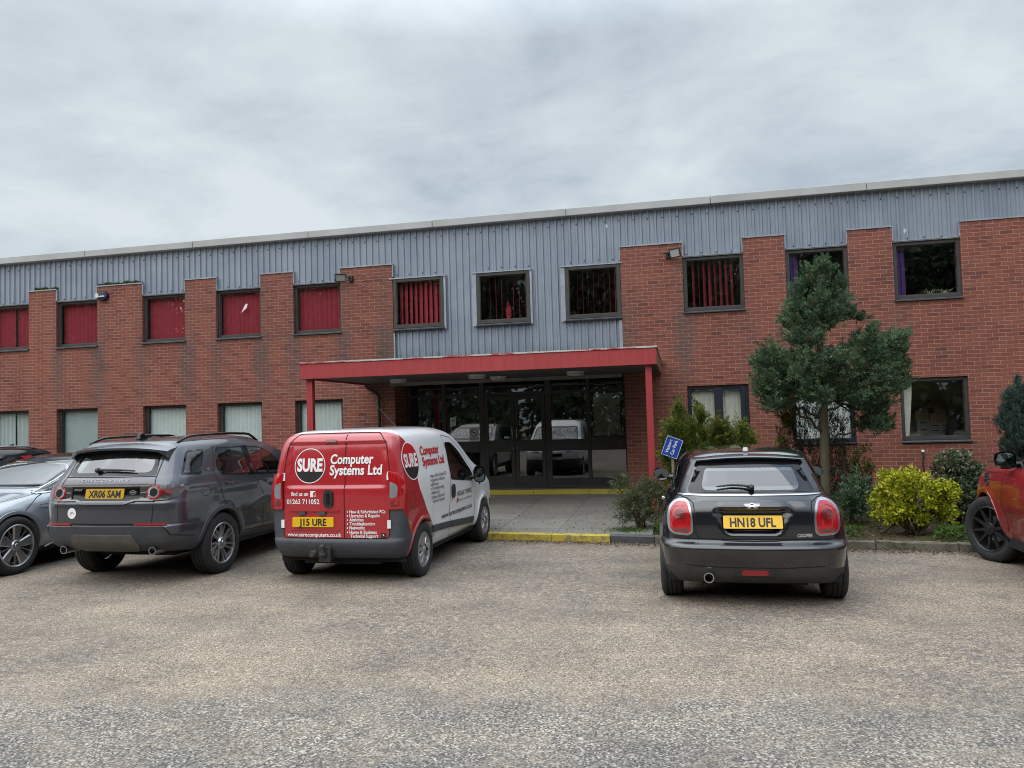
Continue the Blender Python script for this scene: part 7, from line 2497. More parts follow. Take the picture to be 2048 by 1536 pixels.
# ---------------------------------------------------------------- black crossover with a red rear pillar, mostly hidden at the far left
def build_cross():
    car = empty('black_crossover', (-11.33, -4.30, 0), R(-90))
    tag(car, 'black crossover car with a red rear pillar, half hidden behind the silver electric car', 'car')
    ROOTS['cross'] = car
    lv_ = [
        lv(0.24, 0.36, 3.90, 0.74, 0.2, 0.4), lv(0.30, 0.16, 4.02, 0.80, 0.22, 0.45, 0.06, 0.16), lv(0.45, 0.04, 4.12, 0.86, 0.25, 0.5, 0.08, 0.2), lv(0.62, 0.0, 4.16, 0.885, 0.26, 0.5, 0.08, 0.2), lv(0.80, 0.03, 4.12, 0.885, 0.26, 0.5, 0.08, 0.2),
        lv(0.95, 0.06, 3.95, 0.870, 0.26, 0.45, 0.08, 0.18, zf=0.90), lv(1.02, 0.09, 3.50, 0.850, 0.26, 0.4, 0.08, 0.14, zf=1.0), lv(1.06, 0.12, 3.25, 0.835, 0.26, 0.35, 0.08, zf=1.04), lv(1.18, 0.24, 3.0, 0.79, 0.24, 0.3, 0.07), lv(1.36, 0.36, 2.62, 0.72, 0.22, 0.3, 0.06),
        lv(1.46, 0.42, 2.38, 0.67, 0.2, 0.3, 0.05, zr=1.44), lv(1.515, 0.50, 2.2, 0.60, 0.2, 0.3, 0.05, zr=1.475, zm=1.53), lv(1.55, 0.7, 2.0, 0.38, 0.15, 0.2, 0.03, zr=1.49, zm=1.57), lv(1.56, 1.0, 1.8, 0.01, 0.004, 0.004, 0, zr=1.495, zm=1.58, wr=.008, wf=.008)]
    h = Hull(lv_, 0.024, 120)
    HULLS['cross'] = h
    w1 = rounded([(1.90, 1.08), (2.85, 1.05), (2.50, 1.30), (2.25, 1.42), (1.90, 1.44)], [0.02, 0.02, 0.1, 0.1, 0.02])
    w2 = rounded([(0.98, 1.12), (1.83, 1.08), (1.83, 1.44), (1.34, 1.43)], [0.03, 0.02, 0.02, 0.03])
    wsn = rounded([(-0.66, 1.09), (0.66, 1.09), (0.56, 1.44), (-0.56, 1.44)], 0.06)
    rg = rounded([(-0.58, 1.10), (0.58, 1.10), (0.50, 1.36), (-0.50, 1.36)], 0.06)
    suv_generic(car, h, M['black_gloss'], M['black_gloss'], (0.74, 3.35), 0.33, 0.76, [w1, w2], wsn, rg, M['alloy'], 'five_twin', 0.0, 0.40, 9.0)
    for a in 'RL':
        patch(h, a, [(0.72, 1.20), (0.92, 1.20), (1.24, 1.40), (1.00, 1.405)], 'pillar_panel', M['red_gloss'], car, 0.004, thick=0.004, step=0.05)
    for sg in (-1, 1):
        rl = MB()
        pts = []
        for t in np.linspace(0, 1, 14):
            x = 0.75 + t * 1.55
            hit = h.cast('T', x, sg * 0.56)
            pts.append((x, sg * 0.57, hit[0].z + 0.035 * min(1, min(t, 1 - t) * 8)))
        rl.tube(pts, 0.015, 8)
        rl.build('roof_rail', M['satin_chrome'], car, smooth=True)
        mirror(car, h, 2.70, 1.10, sg, M['black_gloss'], size=(0.13, 0.18, 0.14), out=0.06)
        patch(h, 'F', rounded([(sg * 0.40, 0.72), (sg * 0.76, 0.74), (sg * 0.76, 0.84), (sg * 0.45, 0.82)], 0.02), 'headlight', [M['lens_clear'], M['chrome']], car, 0.004, 0.012, thick=0.008, step=0.04)
        patch(h, 'B', rounded([(sg * 0.45, 0.90), (sg * 0.82, 0.88), (sg * 0.82, 1.0), (sg * 0.45, 0.98)], 0.02), 'tail_light', M['lens_red'], car, 0.004, thick=0.012, step=0.04)
    fn = MB()
    fn.prism([(0.66, 1.50), (0.86, 1.53), (0.84, 1.545), (0.70, 1.60), (0.66, 1.60)], -0.02, 0.02, 'y')
    fn.build('aerial', M['black_gloss'], car, bevel=0.008)
    interior(car, 4.0, 0.64, 0.48, 1.0, 2.40, [(1.7, -0.34, 0.48, 0.54), (1.7, 0.34, 0.48, 0.54), (0.85, -0.34, 0.50, 0.44), (0.85, 0.34, 0.50, 0.44)], 0.4, -0.34)
M['red_gloss'] = car_paint('bright_red_panel', (0.42, 0.012, 0.018), 0.0, 0.2, 0.05)
build_cross()
# ---------------------------------------------------------------- plants
def unit(v):
    return v / (np.linalg.norm(v, axis=-1, keepdims=True) + 1e-9)

def leaves(C, D, ln, wd, rg, droop=0.0, fold=0.25):
    """rhombic leaves: base points C, directions D; returns vertex and quad arrays"""
    n = len(C)
    S = unit(np.cross(D, unit(rg.normal(size=(n, 3)))))
    N_ = np.cross(S, D)
    ln = ln * rg.uniform(0.65, 1.35, (n, 1))
    wd = wd * rg.uniform(0.7, 1.3, (n, 1))
    mid = C + D * ln * 0.45 + N_ * ln * fold * 0.3
    tip = C + D * ln + np.array([0, 0, -1.0]) * ln * droop
    V = np.stack([C, mid + S * wd / 2, tip, mid - S * wd / 2], 1).reshape(-1, 3)
    F_ = np.arange(4 * n).reshape(n, 4)
    return V, F_

def crown(name, lobes, mat, parent, seed, dens=420, ln=0.06, wd=0.022, out=1.0, up=0.35, rnd=0.55, fan=3, fill=0.55, squash=1.0, droop=0.0, brown=0.0, tlo=0.05, thi=0.95):
    """lobes: (x, y, z, r[, rz]); leaves fill each lobe's outer half and point outwards and upwards"""
    rg = np.random.default_rng(seed)
    Vs, Fs, Ts, b = [], [], [], 0
    for lb in lobes:
        x, y, z, r = lb[:4]
        rz = lb[4] if len(lb) > 4 else r * squash
        n = max(8, int(dens * (r * r + r * rz) / 2 / 0.04))
        d = unit(rg.normal(size=(n, 3)))
        k = rg.uniform(fill, 1.0, (n, 1)) ** 0.6 * rg.uniform(0.9, 1.10, (n, 1))
        C = np.array([x, y, z]) + d * k * np.array([r, r, rz])
        dr = unit(d * out + np.array([0, 0, up]) + rg.normal(size=(n, 3)) * rnd)
        lobe_t = rg.uniform(-0.24, 0.24)
        for q in range(fan):
            dd = unit(dr + rg.normal(size=(n, 3)) * (0.32 if fan > 1 else 0))
            V, F_ = leaves(C, dd, ln, wd, rg, droop)
            t = np.clip(rg.normal(0.5, 0.22, n) + lobe_t, tlo, thi)
            if brown:
                t = np.where(rg.uniform(size=n) < brown, 1.0, t)
            Vs.append(V)
            Fs.append(F_ + b)
            Ts.append(np.repeat(t, 4))
            b += len(V)
    return mesh_np(name, np.concatenate(Vs), np.concatenate(Fs), mat, parent, np.concatenate(Ts))

def plumes(lobes, seed, per=10, size=0.40, jut=1.05, up=0.75):
    """break every lobe into small outward plumes so the outline is ragged and the surface clumpy"""
    rg = np.random.default_rng(seed)
    out = []
    for x, y, z, r in lobes:
        d = unit(rg.normal(size=(per, 3)) + np.array([0, 0, 0.25]))
        for q in d:
            k = jut * rg.uniform(0.55, 1.12)
            rr_ = r * size * rg.uniform(0.65, 1.25)
            out.append((x + q[0] * r * k, y + q[1] * r * k, z + q[2] * r * k, rr_, rr_ * (1.0 + up * rg.uniform(0, 1))))
    return out

def feather(name, roots, mat, parent, seed, L=0.22, rad=0.05, n=34, ln=0.045, wd=0.016, out=0.8, up=0.7, rnd=0.5, axis=(0, 0), brown=0.0, spread=0.7, bow=0.0):
    """feathery sprays: every root (x, y, z) carries a tapering plume of small leaves sweeping outwards and up"""
    rg = np.random.default_rng(seed)
    Rt = np.asarray(roots, float)
    m_ = len(Rt)
    o = Rt[:, :2] - np.array(axis)
    o = np.column_stack([o, np.zeros(m_)])
    ol = np.linalg.norm(o, axis=1, keepdims=True)
    o = o / np.maximum(ol, 0.05)
    d = unit(o * out + np.array([0, 0, up]) + rg.normal(size=(m_, 3)) * rnd)
    Ls = L * rg.uniform(0.6, 1.35, (m_, 1))
    tb = np.clip(rg.normal(0.48, 0.17, m_), 0.05, 0.85)
    t = rg.uniform(0, 1, (m_, n, 1)) ** 0.8
    pr = unit(np.cross(d[:, None, :], rg.normal(size=(m_, n, 3))))
    C = Rt[:, None, :] + d[:, None, :] * Ls[:, None, :] * t + pr * rad * (1.08 - t) * rg.uniform(0.25, 1.0, (m_, n, 1))
    C[..., 2] -= bow * (t[..., 0] ** 2) * Ls
    D = unit(d[:, None, :] + pr * spread + rg.normal(size=(m_, n, 3)) * 0.25)
    C, D = C.reshape(-1, 3), D.reshape(-1, 3)
    V, F_ = leaves(C, D, ln, wd, rg)
    tt = np.clip(np.repeat(tb, n) + rg.normal(0, 0.14, m_ * n), 0.02, 0.93)
    if brown:
        tt = np.where(np.repeat(rg.uniform(size=m_) < brown, n), 1.0, tt)
    return mesh_np(name, V, F_, mat, parent, np.repeat(tt, 4))

def in_lobes(lobes, per, seed, fill=0.35, k=0.95):
    rg = np.random.default_rng(seed)
    out = []
    for lb in lobes:
        x, y, z, r = lb[:4]
        rz = lb[4] if len(lb) > 4 else r
        d = unit(rg.normal(size=(per, 3))) * rg.uniform(fill, 1.0, (per, 1)) * k
        out.append(np.array([x, y, z]) + d * np.array([r, r, rz]))
    return np.concatenate(out)

def limb(mb, p0, p1, r0, r1, rg, wob=0.06, n=6):
    p0, p1 = Vector(p0), Vector(p1)
    L = (p1 - p0).length
    pts, rs = [], []
    for i in range(n + 1):
        t = i / n
        j = Vector((rg.uniform(-1, 1), rg.uniform(-1, 1), rg.uniform(-1, 1))) * wob * L * math.sin(math.pi * t)
        pts.append(p0.lerp(p1, t) + j)
        rs.append(r0 + (r1 - r0) * t)
    mb.tube(pts, rs, 8)
    return pts

# ---- clipped-looking cypress on a bare stem
TREE = [(2.27, 4.1, 0.11), (2.15, 3.98, 0.14), (2.34, 3.97, 0.14), (2.07, 3.83, 0.17), (2.29, 3.81, 0.2), (2.49, 3.74, 0.14), (1.95, 3.63, 0.2), (2.25, 3.57, 0.24), (2.54, 3.51, 0.17), (1.86, 3.4, 0.21), (2.12, 3.34, 0.25), (2.42, 3.32, 0.22), (2.59, 3.27, 0.13), (1.8, 3.2, 0.17), (2.07, 3.1, 0.22), (2.34, 3.17, 0.17), (1.86, 2.95, 0.16), (2.07, 2.9, 0.17), (1.49, 2.73, 0.17), (1.33, 2.57, 0.14), (1.59, 2.52, 0.22), (1.39, 2.33, 0.21), (1.74, 2.39, 0.22), (1.5, 2.08, 0.21), (1.69, 2.05, 0.21), (1.32, 2.17, 0.13), (1.9, 2.63, 0.2), (2.01, 2.42, 0.25), (2.28, 2.61, 0.24), (2.19, 2.3, 0.27), (2.49, 2.44, 0.22), (2.41, 2.13, 0.22), (2.68, 2.79, 0.16), (2.81, 2.86, 0.14), (2.95, 3.0, 0.13), (2.68, 2.55, 0.21), (2.94, 2.62, 0.19), (3.13, 2.77, 0.16), (3.3, 2.85, 0.14), (3.36, 2.68, 0.14), (3.19, 2.49, 0.21), (3.39, 2.44, 0.13), (2.93, 2.34, 0.21), (3.3, 2.21, 0.16), (3.14, 2.12, 0.19), (2.78, 2.15, 0.21), (1.88, 2.12, 0.17), (2.07, 2.04, 0.16), (2.98, 1.91, 0.17), (2.78, 1.85, 0.17), (2.94, 1.69, 0.16), (2.84, 1.54, 0.13), (3.02, 1.55, 0.12), (2.55, 1.97, 0.14), (2.77, 3.18, 0.07), (1.45, 1.92, 0.13), (1.63, 1.92, 0.11)]
def cypress():
    t = empty('conifer_tree', (2.16, -3.25, 0.12))
    tag(t, 'dark green conifer tree on a bare trunk before the brick wall', 'tree')
    ox, oy, oz = t.location
    rg = random.Random(4)
    lobes = []
    for i, (x, z, r) in enumerate(TREE):
        lo = z < 2.95
        half = (0.95 if lo else max(0.12, (4.25 - z) * 0.40))
        dxx = abs(x - 2.2) / (1.15 if lo else 0.6)
        dmax = half * math.sqrt(max(0.05, 1 - min(1, dxx) ** 2))
        ys = [rg.uniform(-0.25, 0.1) * dmax]
        if dmax > 0.25:
            ys += [rg.uniform(0.45, 0.9) * dmax, -rg.uniform(0.45, 0.9) * dmax]
        for y in ys:
            lobes.append((x - ox + rg.uniform(-.02, .02), -3.2 + y - oy, z - oz + 0.10 * abs(y) * (-1 if lo else -0.6), r * rg.uniform(0.9, 1.08)))
    crown('inner_crown', [(a, b, c, r * (0.70 if c < 2.8 else 0.58)) for a, b, c, r in lobes], M['leaf_cypress'], t, 23, dens=260, ln=0.06, wd=0.024, up=0.5, rnd=0.6, fan=2, fill=0.1, brown=0.05)
    feather('crown', in_lobes([(a, b, c, r * (0.90 if c < 2.8 else 0.78)) for a, b, c, r in lobes], 17, 22, 0.45, 0.85), M['leaf_cypress'], t, 21, L=0.155, rad=0.042, n=46, ln=0.040, wd=0.0115, out=0.75, up=0.75, rnd=0.45, brown=0.025)
    mb = MB()
    P = [(0.0, 0, -0.05), (0.03, 0.02, 0.5), (0.05, 0.03, 1.1), (0.06, 0.04, 1.8), (0.05, 0.04, 2.6), (0.06, 0.04, 3.3), (0.08, 0.05, 3.9)]
    mb.tube(P, [0.088, 0.072, 0.068, 0.064, 0.050, 0.032, 0.012], 12)
    mb.tube([(0.0, 0, -0.02), (0.10, 0.06, -0.03)], [0.08, 0.03], 8)
    mb.build('trunk', M['bark'], t, smooth=True)
    for p0, p1, r0 in (((0.05, 0.03, 1.25), (-0.42, -0.1, 1.78), 0.030), ((0.05, 0.03, 1.50), (-0.55, 0.25, 1.86), 0.022), ((0.06, 0.04, 1.12), (0.72, 0.0, 1.48), 0.020), ((0.06, 0.04, 1.62), (0.60, -0.15, 1.80), 0.022),
                       ((0.06, 0.04, 1.70), (0.55, 0.3, 1.86), 0.020), ((0.06, 0.04, 1.74), (0.85, 0.1, 2.0), 0.026), ((0.06, 0.04, 1.9), (-0.6, -0.2, 2.3), 0.024), ((0.06, 0.04, 2.0), (0.95, -0.1, 2.45), 0.024), ((0.3, 0.02, 1.72), (0.72, -0.05, 1.42), 0.012), ((-0.2, -0.03, 1.55), (-0.35, 0, 1.86), 0.010)):
        b = MB()
        limb(b, p0, p1, r0, r0 * 0.35, rg, 0.07)
        b.build('limb', M['twig'], t, smooth=True)
cypress()

def shrub(name, loc, label, lobes, mat, seed, stems=7, stem_h=0.4, stem_mat='twig', **kw):
    s = empty(name, loc)
    tag(s, label, 'shrub')
    if 'per' in kw:
        per = kw.pop('per')
        feather('foliage', in_lobes(lobes, per, seed, 0.1), M[mat], s, seed, **kw)
    else:
        crown('foliage', lobes, M[mat], s, seed, **kw)
    rg = random.Random(seed)
    mb = MB()
    for i in range(stems):
        lb = lobes[rg.randrange(len(lobes))]
        limb(mb, (rg.uniform(-.06, .06), rg.uniform(-.06, .06), -0.04), (lb[0] * 0.8, lb[1] * 0.8, lb[2] * 0.95), 0.014, 0.004, rg, 0.08, 5)
    mb.build('stems', M[stem_mat], s, smooth=True)
    return s

# yellow-green upright conifer behind the black hatchback
lob = []
rg = random.Random(12)
for (cx, top, w) in ((-0.36, 1.72, 0.20), (-0.47, 1.50, 0.19), (-0.05, 1.72, 0.14), (-0.22, 1.48, 0.21), (0.08, 1.42, 0.20), (0.28, 1.40, 0.20), (0.48, 1.45, 0.17), (0.57, 1.30, 0.15), (-0.50, 1.25, 0.17), (0.18, 1.5, 0.13)):
    for dy in (-0.16, 0.14):
        h_ = top - rg.uniform(0, 0.06) - abs(dy) * 0.4
        for k in range(6):
            t = k / 5
            lob.append((cx + rg.uniform(-.03, .03), dy + 0.04 + rg.uniform(-.05, .05), 0.25 + (h_ - 0.32) * t, w * (1.0 - 0.68 * t ** 2), 0.20))
shrub('conifer_bush', (0.37, -4.2, 0.13), 'yellow green upright conifer bush behind the black hatchback', lob, 'leaf_yew', 31, 9, per=19, L=0.19, rad=0.040, n=30, ln=0.050, wd=0.016, out=0.5, up=1.3, rnd=0.35, brown=0.03)
# low straggly juniper at the corner of the paving
lob = []
rg = random.Random(14)
for i in range(26):
    a, r_ = rg.uniform(0, 6.28), rg.uniform(0, 0.30)
    lob.append((math.cos(a) * r_, math.sin(a) * r_, rg.uniform(0.12, 0.55) * (1.15 - r_), rg.uniform(0.10, 0.16)))
lob += [(-0.26, -0.05, 0.62, 0.09), (-0.16, 0, 0.70, 0.08), (0.16, 0.05, 0.60, 0.10), (0.05, 0, 0.66, 0.10)]
shrub('juniper_bush', (-0.62, -4.62, 0.10), 'low grey green straggly bush at the corner of the paving beside the dark kerb', lob, 'leaf_juniper', 33, 14, per=13, L=0.16, rad=0.040, n=24, ln=0.040, wd=0.012, out=1.0, up=0.6, rnd=0.6)
# brown dying upright conifer behind the tree trunk
lob = []
rg = random.Random(15)
for i in range(17):
    cx = -0.48 + 0.95 * i / 16
    top = 1.62 - 0.55 * abs(cx + 0.14) ** 1.2 + rg.uniform(-.1, .06)
    for k in range(5):
        t = k / 4
        lob.append((cx + (t - 0.5) * 0.12 * cx, rg.uniform(-.12, .12), 0.15 + (top - 0.25) * t, 0.085, 0.22))
shrub('brown_conifer', (2.17, -2.35, 0.15), 'thin brown dying upright conifer behind the tree trunk', lob, 'leaf_brown', 35, 22, per=7, L=0.30, rad=0.028, n=22, ln=0.055, wd=0.010, out=0.3, up=1.6, rnd=0.25, spread=0.4)
lob = [(-0.43 + rg.uniform(-.08, .10), rg.uniform(-.1, .05), 1.50 + rg.uniform(-.12, .10), 0.08) for i in range(7)] + [(-0.72 + 0.03 * i, 0, 0.78 + 0.05 * i, 0.06) for i in range(8)]
crown('green_tips', [(2.17 + a - 2.17, b, c, d) for a, b, c, d in lob], M['leaf_yew'], bpy.data.objects['brown_conifer'], 36, dens=200, ln=0.07, wd=0.016, up=0.8, rnd=0.6, fan=3, fill=0.3)
# low dark green conifer
lob = []
rg = random.Random(16)
for i in range(26):
    a, r_ = rg.uniform(0, 6.28), rg.uniform(0, 0.20)
    lob.append((math.cos(a) * r_, math.sin(a) * r_, rg.uniform(0.10, 0.52) * (1.2 - r_), rg.uniform(0.09, 0.13)))
shrub('low_conifer', (2.44, -4.05, 0.11), 'low dark green conifer between the black hatchback and the golden shrub', lob, 'leaf_cypress', 37, 6, per=10, L=0.16, rad=0.045, n=26, ln=0.045, wd=0.016, out=0.7, up=0.8, rnd=0.5)
# spindly half-bare bush above it
lob = []
rg = random.Random(17)
sp = empty('spindly_bush', (2.68, -3.25, 0.13))
tag(sp, 'spindly half bare bush with brown stems against the brick wall', 'shrub')
mb = MB()
for i in range(11):
    tx, tz = rg.uniform(-0.30, 0.26), rg.uniform(0.55, 1.05)
    P = limb(mb, (rg.uniform(-.04, .04), rg.uniform(-.04, .04), 0), (tx, rg.uniform(-.15, .15), tz), 0.010, 0.003, rg, 0.06, 6)
    for q in P[3:]:
        lob.append((q.x + rg.uniform(-.02, .02), q.y, q.z, 0.050, 0.07))
mb.build('stems', M['twig'], sp, smooth=True)
crown('foliage', lob, M['leaf_brown'], sp, 38, dens=240, ln=0.045, wd=0.012, up=0.9, rnd=0.6, fan=2, fill=0.2)
crown('green_foliage', [(0.02 + rg.uniform(-.12, .16), rg.uniform(-.1, .1), 0.70 + rg.uniform(-.16, .34), 0.055, 0.09) for i in range(16)], M['leaf_yew'], sp, 39, dens=230, ln=0.05, wd=0.013, up=0.9, rnd=0.5, fan=3, fill=0.2, thi=0.6)
# golden shrub
lob = []
rg = random.Random(18)
for i in range(78):
    x = rg.uniform(-0.52, 0.48)
    top = 0.92 - 0.55 * max(0, x + 0.05) - 0.25 * max(0, -x - 0.36) * 2
    z = max(0.12, rg.uniform(0.10, 1.0) ** 0.8 * top)
    lob.append((x, rg.uniform(-.28, .28), z, rg.uniform(0.07, 0.12)))
lob = [(a * 0.84, b * 0.8, c * 0.86, r * 0.8) for a, b, c, r in lob]
shrub('golden_shrub', (3.02, -4.95, 0.09), 'bright golden yellow leafy shrub at the front of the planting bed', lob, 'leaf_gold', 41, 26, per=10, L=0.11, rad=0.050, n=13, ln=0.050, wd=0.028, out=0.5, up=0.6, rnd=0.7, spread=1.1)
# grey-green leathery shrub
lob = []
rg = random.Random(19)
for i in range(46):
    a, r_ = rg.uniform(0, 6.28), rg.uniform(0.05, 0.34)
    z = rg.uniform(0.18, 0.92) * (1.05 - 0.9 * max(0, r_ - 0.18))
    lob.append((math.cos(a) * r_ * 1.05, math.sin(a) * r_, z, rg.uniform(0.10, 0.15)))
shrub('evergreen_shrub', (3.84, -4.15, 0.12), 'rounded grey green evergreen shrub with leathery leaves behind the golden one', lob, 'leaf_olive', 43, 10, dens=210, ln=0.065, wd=0.034, out=0.9, up=0.25, rnd=0.8, fan=2, fill=0.4)
# blue-green pointed conifer
lob = []
rg = random.Random(20)
for k in range(17):
    z = 0.50 + 1.30 * k / 16
    w = 0.30 * math.sin(math.pi * min(1, (z - 0.38) / 1.6) ** 0.85) ** 0.8
    for j in range(5 if w > .15 else 2):
        a = rg.uniform(0, 6.28)
        lob.append((math.cos(a) * w * 0.62, math.sin(a) * w * 0.62, z, max(0.05, w * 0.52), 0.16))
lob.append((0.02, 0, 1.92, 0.03, 0.10))
shrub('pointed_conifer', (5.42, -2.0, 0.13), 'blue green egg shaped conifer with a pointed tip at the right edge', lob, 'leaf_blue', 45, 5, per=22, L=0.15, rad=0.030, n=26, ln=0.042, wd=0.012, out=0.35, up=1.4, rnd=0.25, spread=0.5)
# fresh weeds in the bed, one clump each
for k, (x, y, r_, lab) in enumerate([(3.30, -5.38, 0.17, 'fresh green weed clump on the bed edge below the golden shrub'), (-0.27, -4.98, 0.13, 'fresh green weed clump beside the rear wheel of the black hatchback'), (2.2, -5.1, 0.10, 'small green weed under the low dark conifer')]):
    w_ = crown('weed', [(0, 0, r_ * 0.35, r_ * 1.15, r_ * 0.55)], M['leaf_green'], None, 60 + k, dens=190, ln=0.075, wd=0.026, out=0.9, up=0.6, rnd=0.6, fan=2, fill=0.1)
    w_.location = (x, y, 0.10)
    tag(w_, lab, 'weed')
rgc = np.random.default_rng(91)
gx = np.concatenate([rgc.normal(2.2, 0.55, 130), rgc.uniform(-0.3, 6.5, 190)])
gy = np.concatenate([rgc.normal(-3.4, 0.55, 130), rgc.uniform(-4.6, -0.3, 190)])
gz = np.array([bed_z(a, b) for a, b in zip(gx, gy)])
gc = feather('low_ground_cover', np.column_stack([gx, gy, gz]), M['leaf_juniper'], None, 92, L=0.20, rad=0.07, n=26, ln=0.045, wd=0.018, out=0.0, up=1.0, rnd=0.9, brown=0.2)
tag(gc, 'scruffy brownish green ground cover between the shrubs', 'ground cover', kind='stuff')
# grass along the bed edge and around the juniper
rg2 = np.random.default_rng(77)
def scatter(n, xr, yr_off, dens_fn=None):
    x = rg2.uniform(*xr, n)
    y = np.array([kerb_y(a) for a in x]) + rg2.uniform(*yr_off, n)
    return x, y
x, y = scatter(5200, (-0.45, 6.5), (0.14, 1.5))
clump = np.sin(x * 3.1 + 1.0) + np.sin(x * 7.3 + y * 4.0) + np.sin(y * 6.0 + x)
k = clump > 0.75
x, y = x[k], y[k]
xa = np.concatenate([x, rg2.normal(-0.80, 0.16, 700)])
ya = np.concatenate([y, rg2.normal(-4.80, 0.12, 700)])
C = np.column_stack([xa, ya, [bed_z(a, b) - 0.008 if a > -0.5 else 0.102 for a, b in zip(xa, ya)]])
D = unit(rg2.normal(size=(len(C), 3)) * 0.5 + np.array([0, 0, 1.0]))
V, Fq = leaves(C, D, 0.055, 0.007, rg2, 0.15, 0.1)
gr = mesh_np('grass', V, Fq, M['leaf_green'], None, np.repeat(np.clip(rg2.normal(0.5, 0.25, len(C)), 0, 1), 4))
tag(gr, 'short rough grass and seedlings on the planting bed edge', 'grass', kind='stuff')
# dry leaves and bark bits on the bed and along the gutter
n = 5200
x = np.concatenate([rg2.uniform(-0.4, 6.5, n), rg2.uniform(-3.4, 5.5, 2600), rg2.uniform(-3.2, -0.6, 260)])
ky = np.array([kerb_y(a) for a in x])
yo = np.concatenate([rg2.uniform(0.14, 3.6, n), -np.abs(rg2.normal(0, 0.13, 2600)) - 0.015, rg2.uniform(0.2, 3.0, 260)])
y = ky + yo
z = np.array([(bed_z(a, b) if a > -0.45 else 0.10 + 0.0225 * (b - kerb_y(a))) if o > 0.1 else 0.0 for a, b, o in zip(x, y, yo)]) + 0.008
D = unit(rg2.normal(size=(len(x), 3)) * np.array([1, 1, 0.22]))
V, Fq = leaves(np.column_stack([x, y, z]), D, 0.030, 0.014, rg2, 0.0, 0.3)
li = mesh_np('dry_leaf_litter', V, Fq, M['leaf_dry'], None, np.repeat(np.clip(rg2.normal(0.4, 0.28, len(x)), 0, 1), 4))
tag(li, 'dry leaves and bark bits on the bed and in the gutter along the kerb', 'leaf litter', kind='stuff')
# a fallen branch and bare twigs in the bed
mb = MB()
rg = random.Random(51)
limb(mb, (2.55, -5.05, 0.12), (2.95, -4.75, 0.30), 0.018, 0.008, rg, 0.05)
tag(mb.build('fallen_branch', M['twig'], smooth=True), 'fallen dry branch lying in the bed left of the golden shrub', 'branch')
for k in range(2):
    mb = MB()
    limb(mb, (-0.30 + k * 0.06, -4.92, 0.13), (-0.02 + k * 0.1, -4.75, 0.52 + 0.1 * k), 0.008, 0.003, rg, 0.06)
    tag(mb.build('dry_stalk', M['post_wood'], smooth=True), ['pale dry stalk leaning out of the low bush, the lower of two', 'pale dry stalk leaning out of the low bush, the higher of two'][k], 'stalk', 'dry stalks by the low bush')
# moss on the left pier heads (part of the building)
rg3 = np.random.default_rng(5)
for (a, b, dn) in ((-15.86, -15.07, 0.7), (-13.86, -12.63, 1.0)):
    n = int(900 * (b - a) * dn)
    xx = rg3.uniform(a + 0.15 * (dn < 1), b, n)
    hgt = 0.5 + 0.5 * np.sin(xx * 17) * np.sin(xx * 7.3)
    C = np.column_stack([xx, rg3.uniform(-0.01, 0.07, n), np.full(n, Z_PIER + 0.028)])
    D = unit(rg3.normal(size=(n, 3)) * 0.5 + np.array([0, 0, 1.0]))
    V, Fq = leaves(C, D, 0.055, 0.022, rg3, 0.0, 0.1)
    V[:, 2] = Z_PIER + 0.026 + (V[:, 2] - Z_PIER - 0.026) * (0.5 + np.repeat(hgt, 4))
    mesh_np('moss', V, Fq, M['leaf_yew'], bld, np.repeat(np.clip(rg3.normal(0.35, 0.15, n), 0, 0.8), 4))
# spider plant on the upstairs sill
spd = empty('spider_plant', (5.02, 0.235, Z_FS + 0.06))
tag(spd, 'spider plant with arching leaves on the sill of the rightmost upstairs window', 'plant')
mb = MB()
rg = random.Random(9)
for k in range(46):
    cx = -0.16 if k % 2 else 0.10
    a = rg.uniform(0, 2 * math.pi)
    L = rg.uniform(0.18, 0.42)
    pts = []
    for i in range(6):
        t = i / 5
        pts.append(Vector((cx + math.cos(a) * L * t, math.sin(a) * L * t * 0.28, 0.02 + (0.06 + 0.26 * L) * math.sin(math.pi * t * 0.85) * rg.uniform(0.95, 1.05))))
    w = 0.006
    for i in range(5):
        d = (pts[i + 1] - pts[i]).normalized()
        s_ = Vector((-d.y, d.x, 0.3)).normalized() * w
        mb.add([pts[i] - s_, pts[i] + s_, pts[i + 1] + s_ * 0.8, pts[i + 1] - s_ * 0.8], [(0, 1, 2, 3)])
mb.build('leaves', M['leaf_pale'], spd, fixn=False)
mb = MB()
for cx in (-0.16, 0.10):
    mb.lathe([(0.055, -0.06), (0.075, 0.02), (0.001, 0.015)], 16, 'z', (cx, 0, 0))
mb.build('trough', M['white_plastic'], spd, smooth=True, angle=40)
# wood beyond the car park, behind the photographer: what the panes and paint reflect
Vs, Fs, Ts, b = [], [], [], 0
rg4 = np.random.default_rng(88)
for i in range(70):
    cx = -112 + 190 * i / 69 + rg4.uniform(-1.2, 1.2)
    cy = (-49 if i % 2 else -58) + rg4.uniform(-3, 3)
    H = rg4.uniform(16.0, 21.0)
    n = 3600
    d = unit(rg4.normal(size=(n, 3)))
    C = np.array([cx, cy, H * 0.55]) + d * rg4.uniform(0.30, 1.0, (n, 1)) * np.array([3.6, 3.0, H * 0.48])
    n2 = 420                                        # undergrowth
    C2 = np.column_stack([cx + rg4.uniform(-2.6, 2.6, n2), cy + rg4.uniform(-1, 3, n2), rg4.uniform(0, 3.6, n2)])
    C = np.concatenate([C, C2])
    D = unit(rg4.normal(size=(len(C), 3)))
    V, Fq = leaves(C, D, 0.62, 0.46, rg4, 0, 0.2)
    V[:, 2] = np.maximum(V[:, 2], 0.02)
    Vs.append(V); Fs.append(Fq + b); Ts.append(np.repeat(rg4.uniform(0, 1, len(C)), 4)); b += len(V)
fw = mesh_np('woods', np.concatenate(Vs), np.concatenate(Fs), M['leaf_far'], None, np.concatenate(Ts))
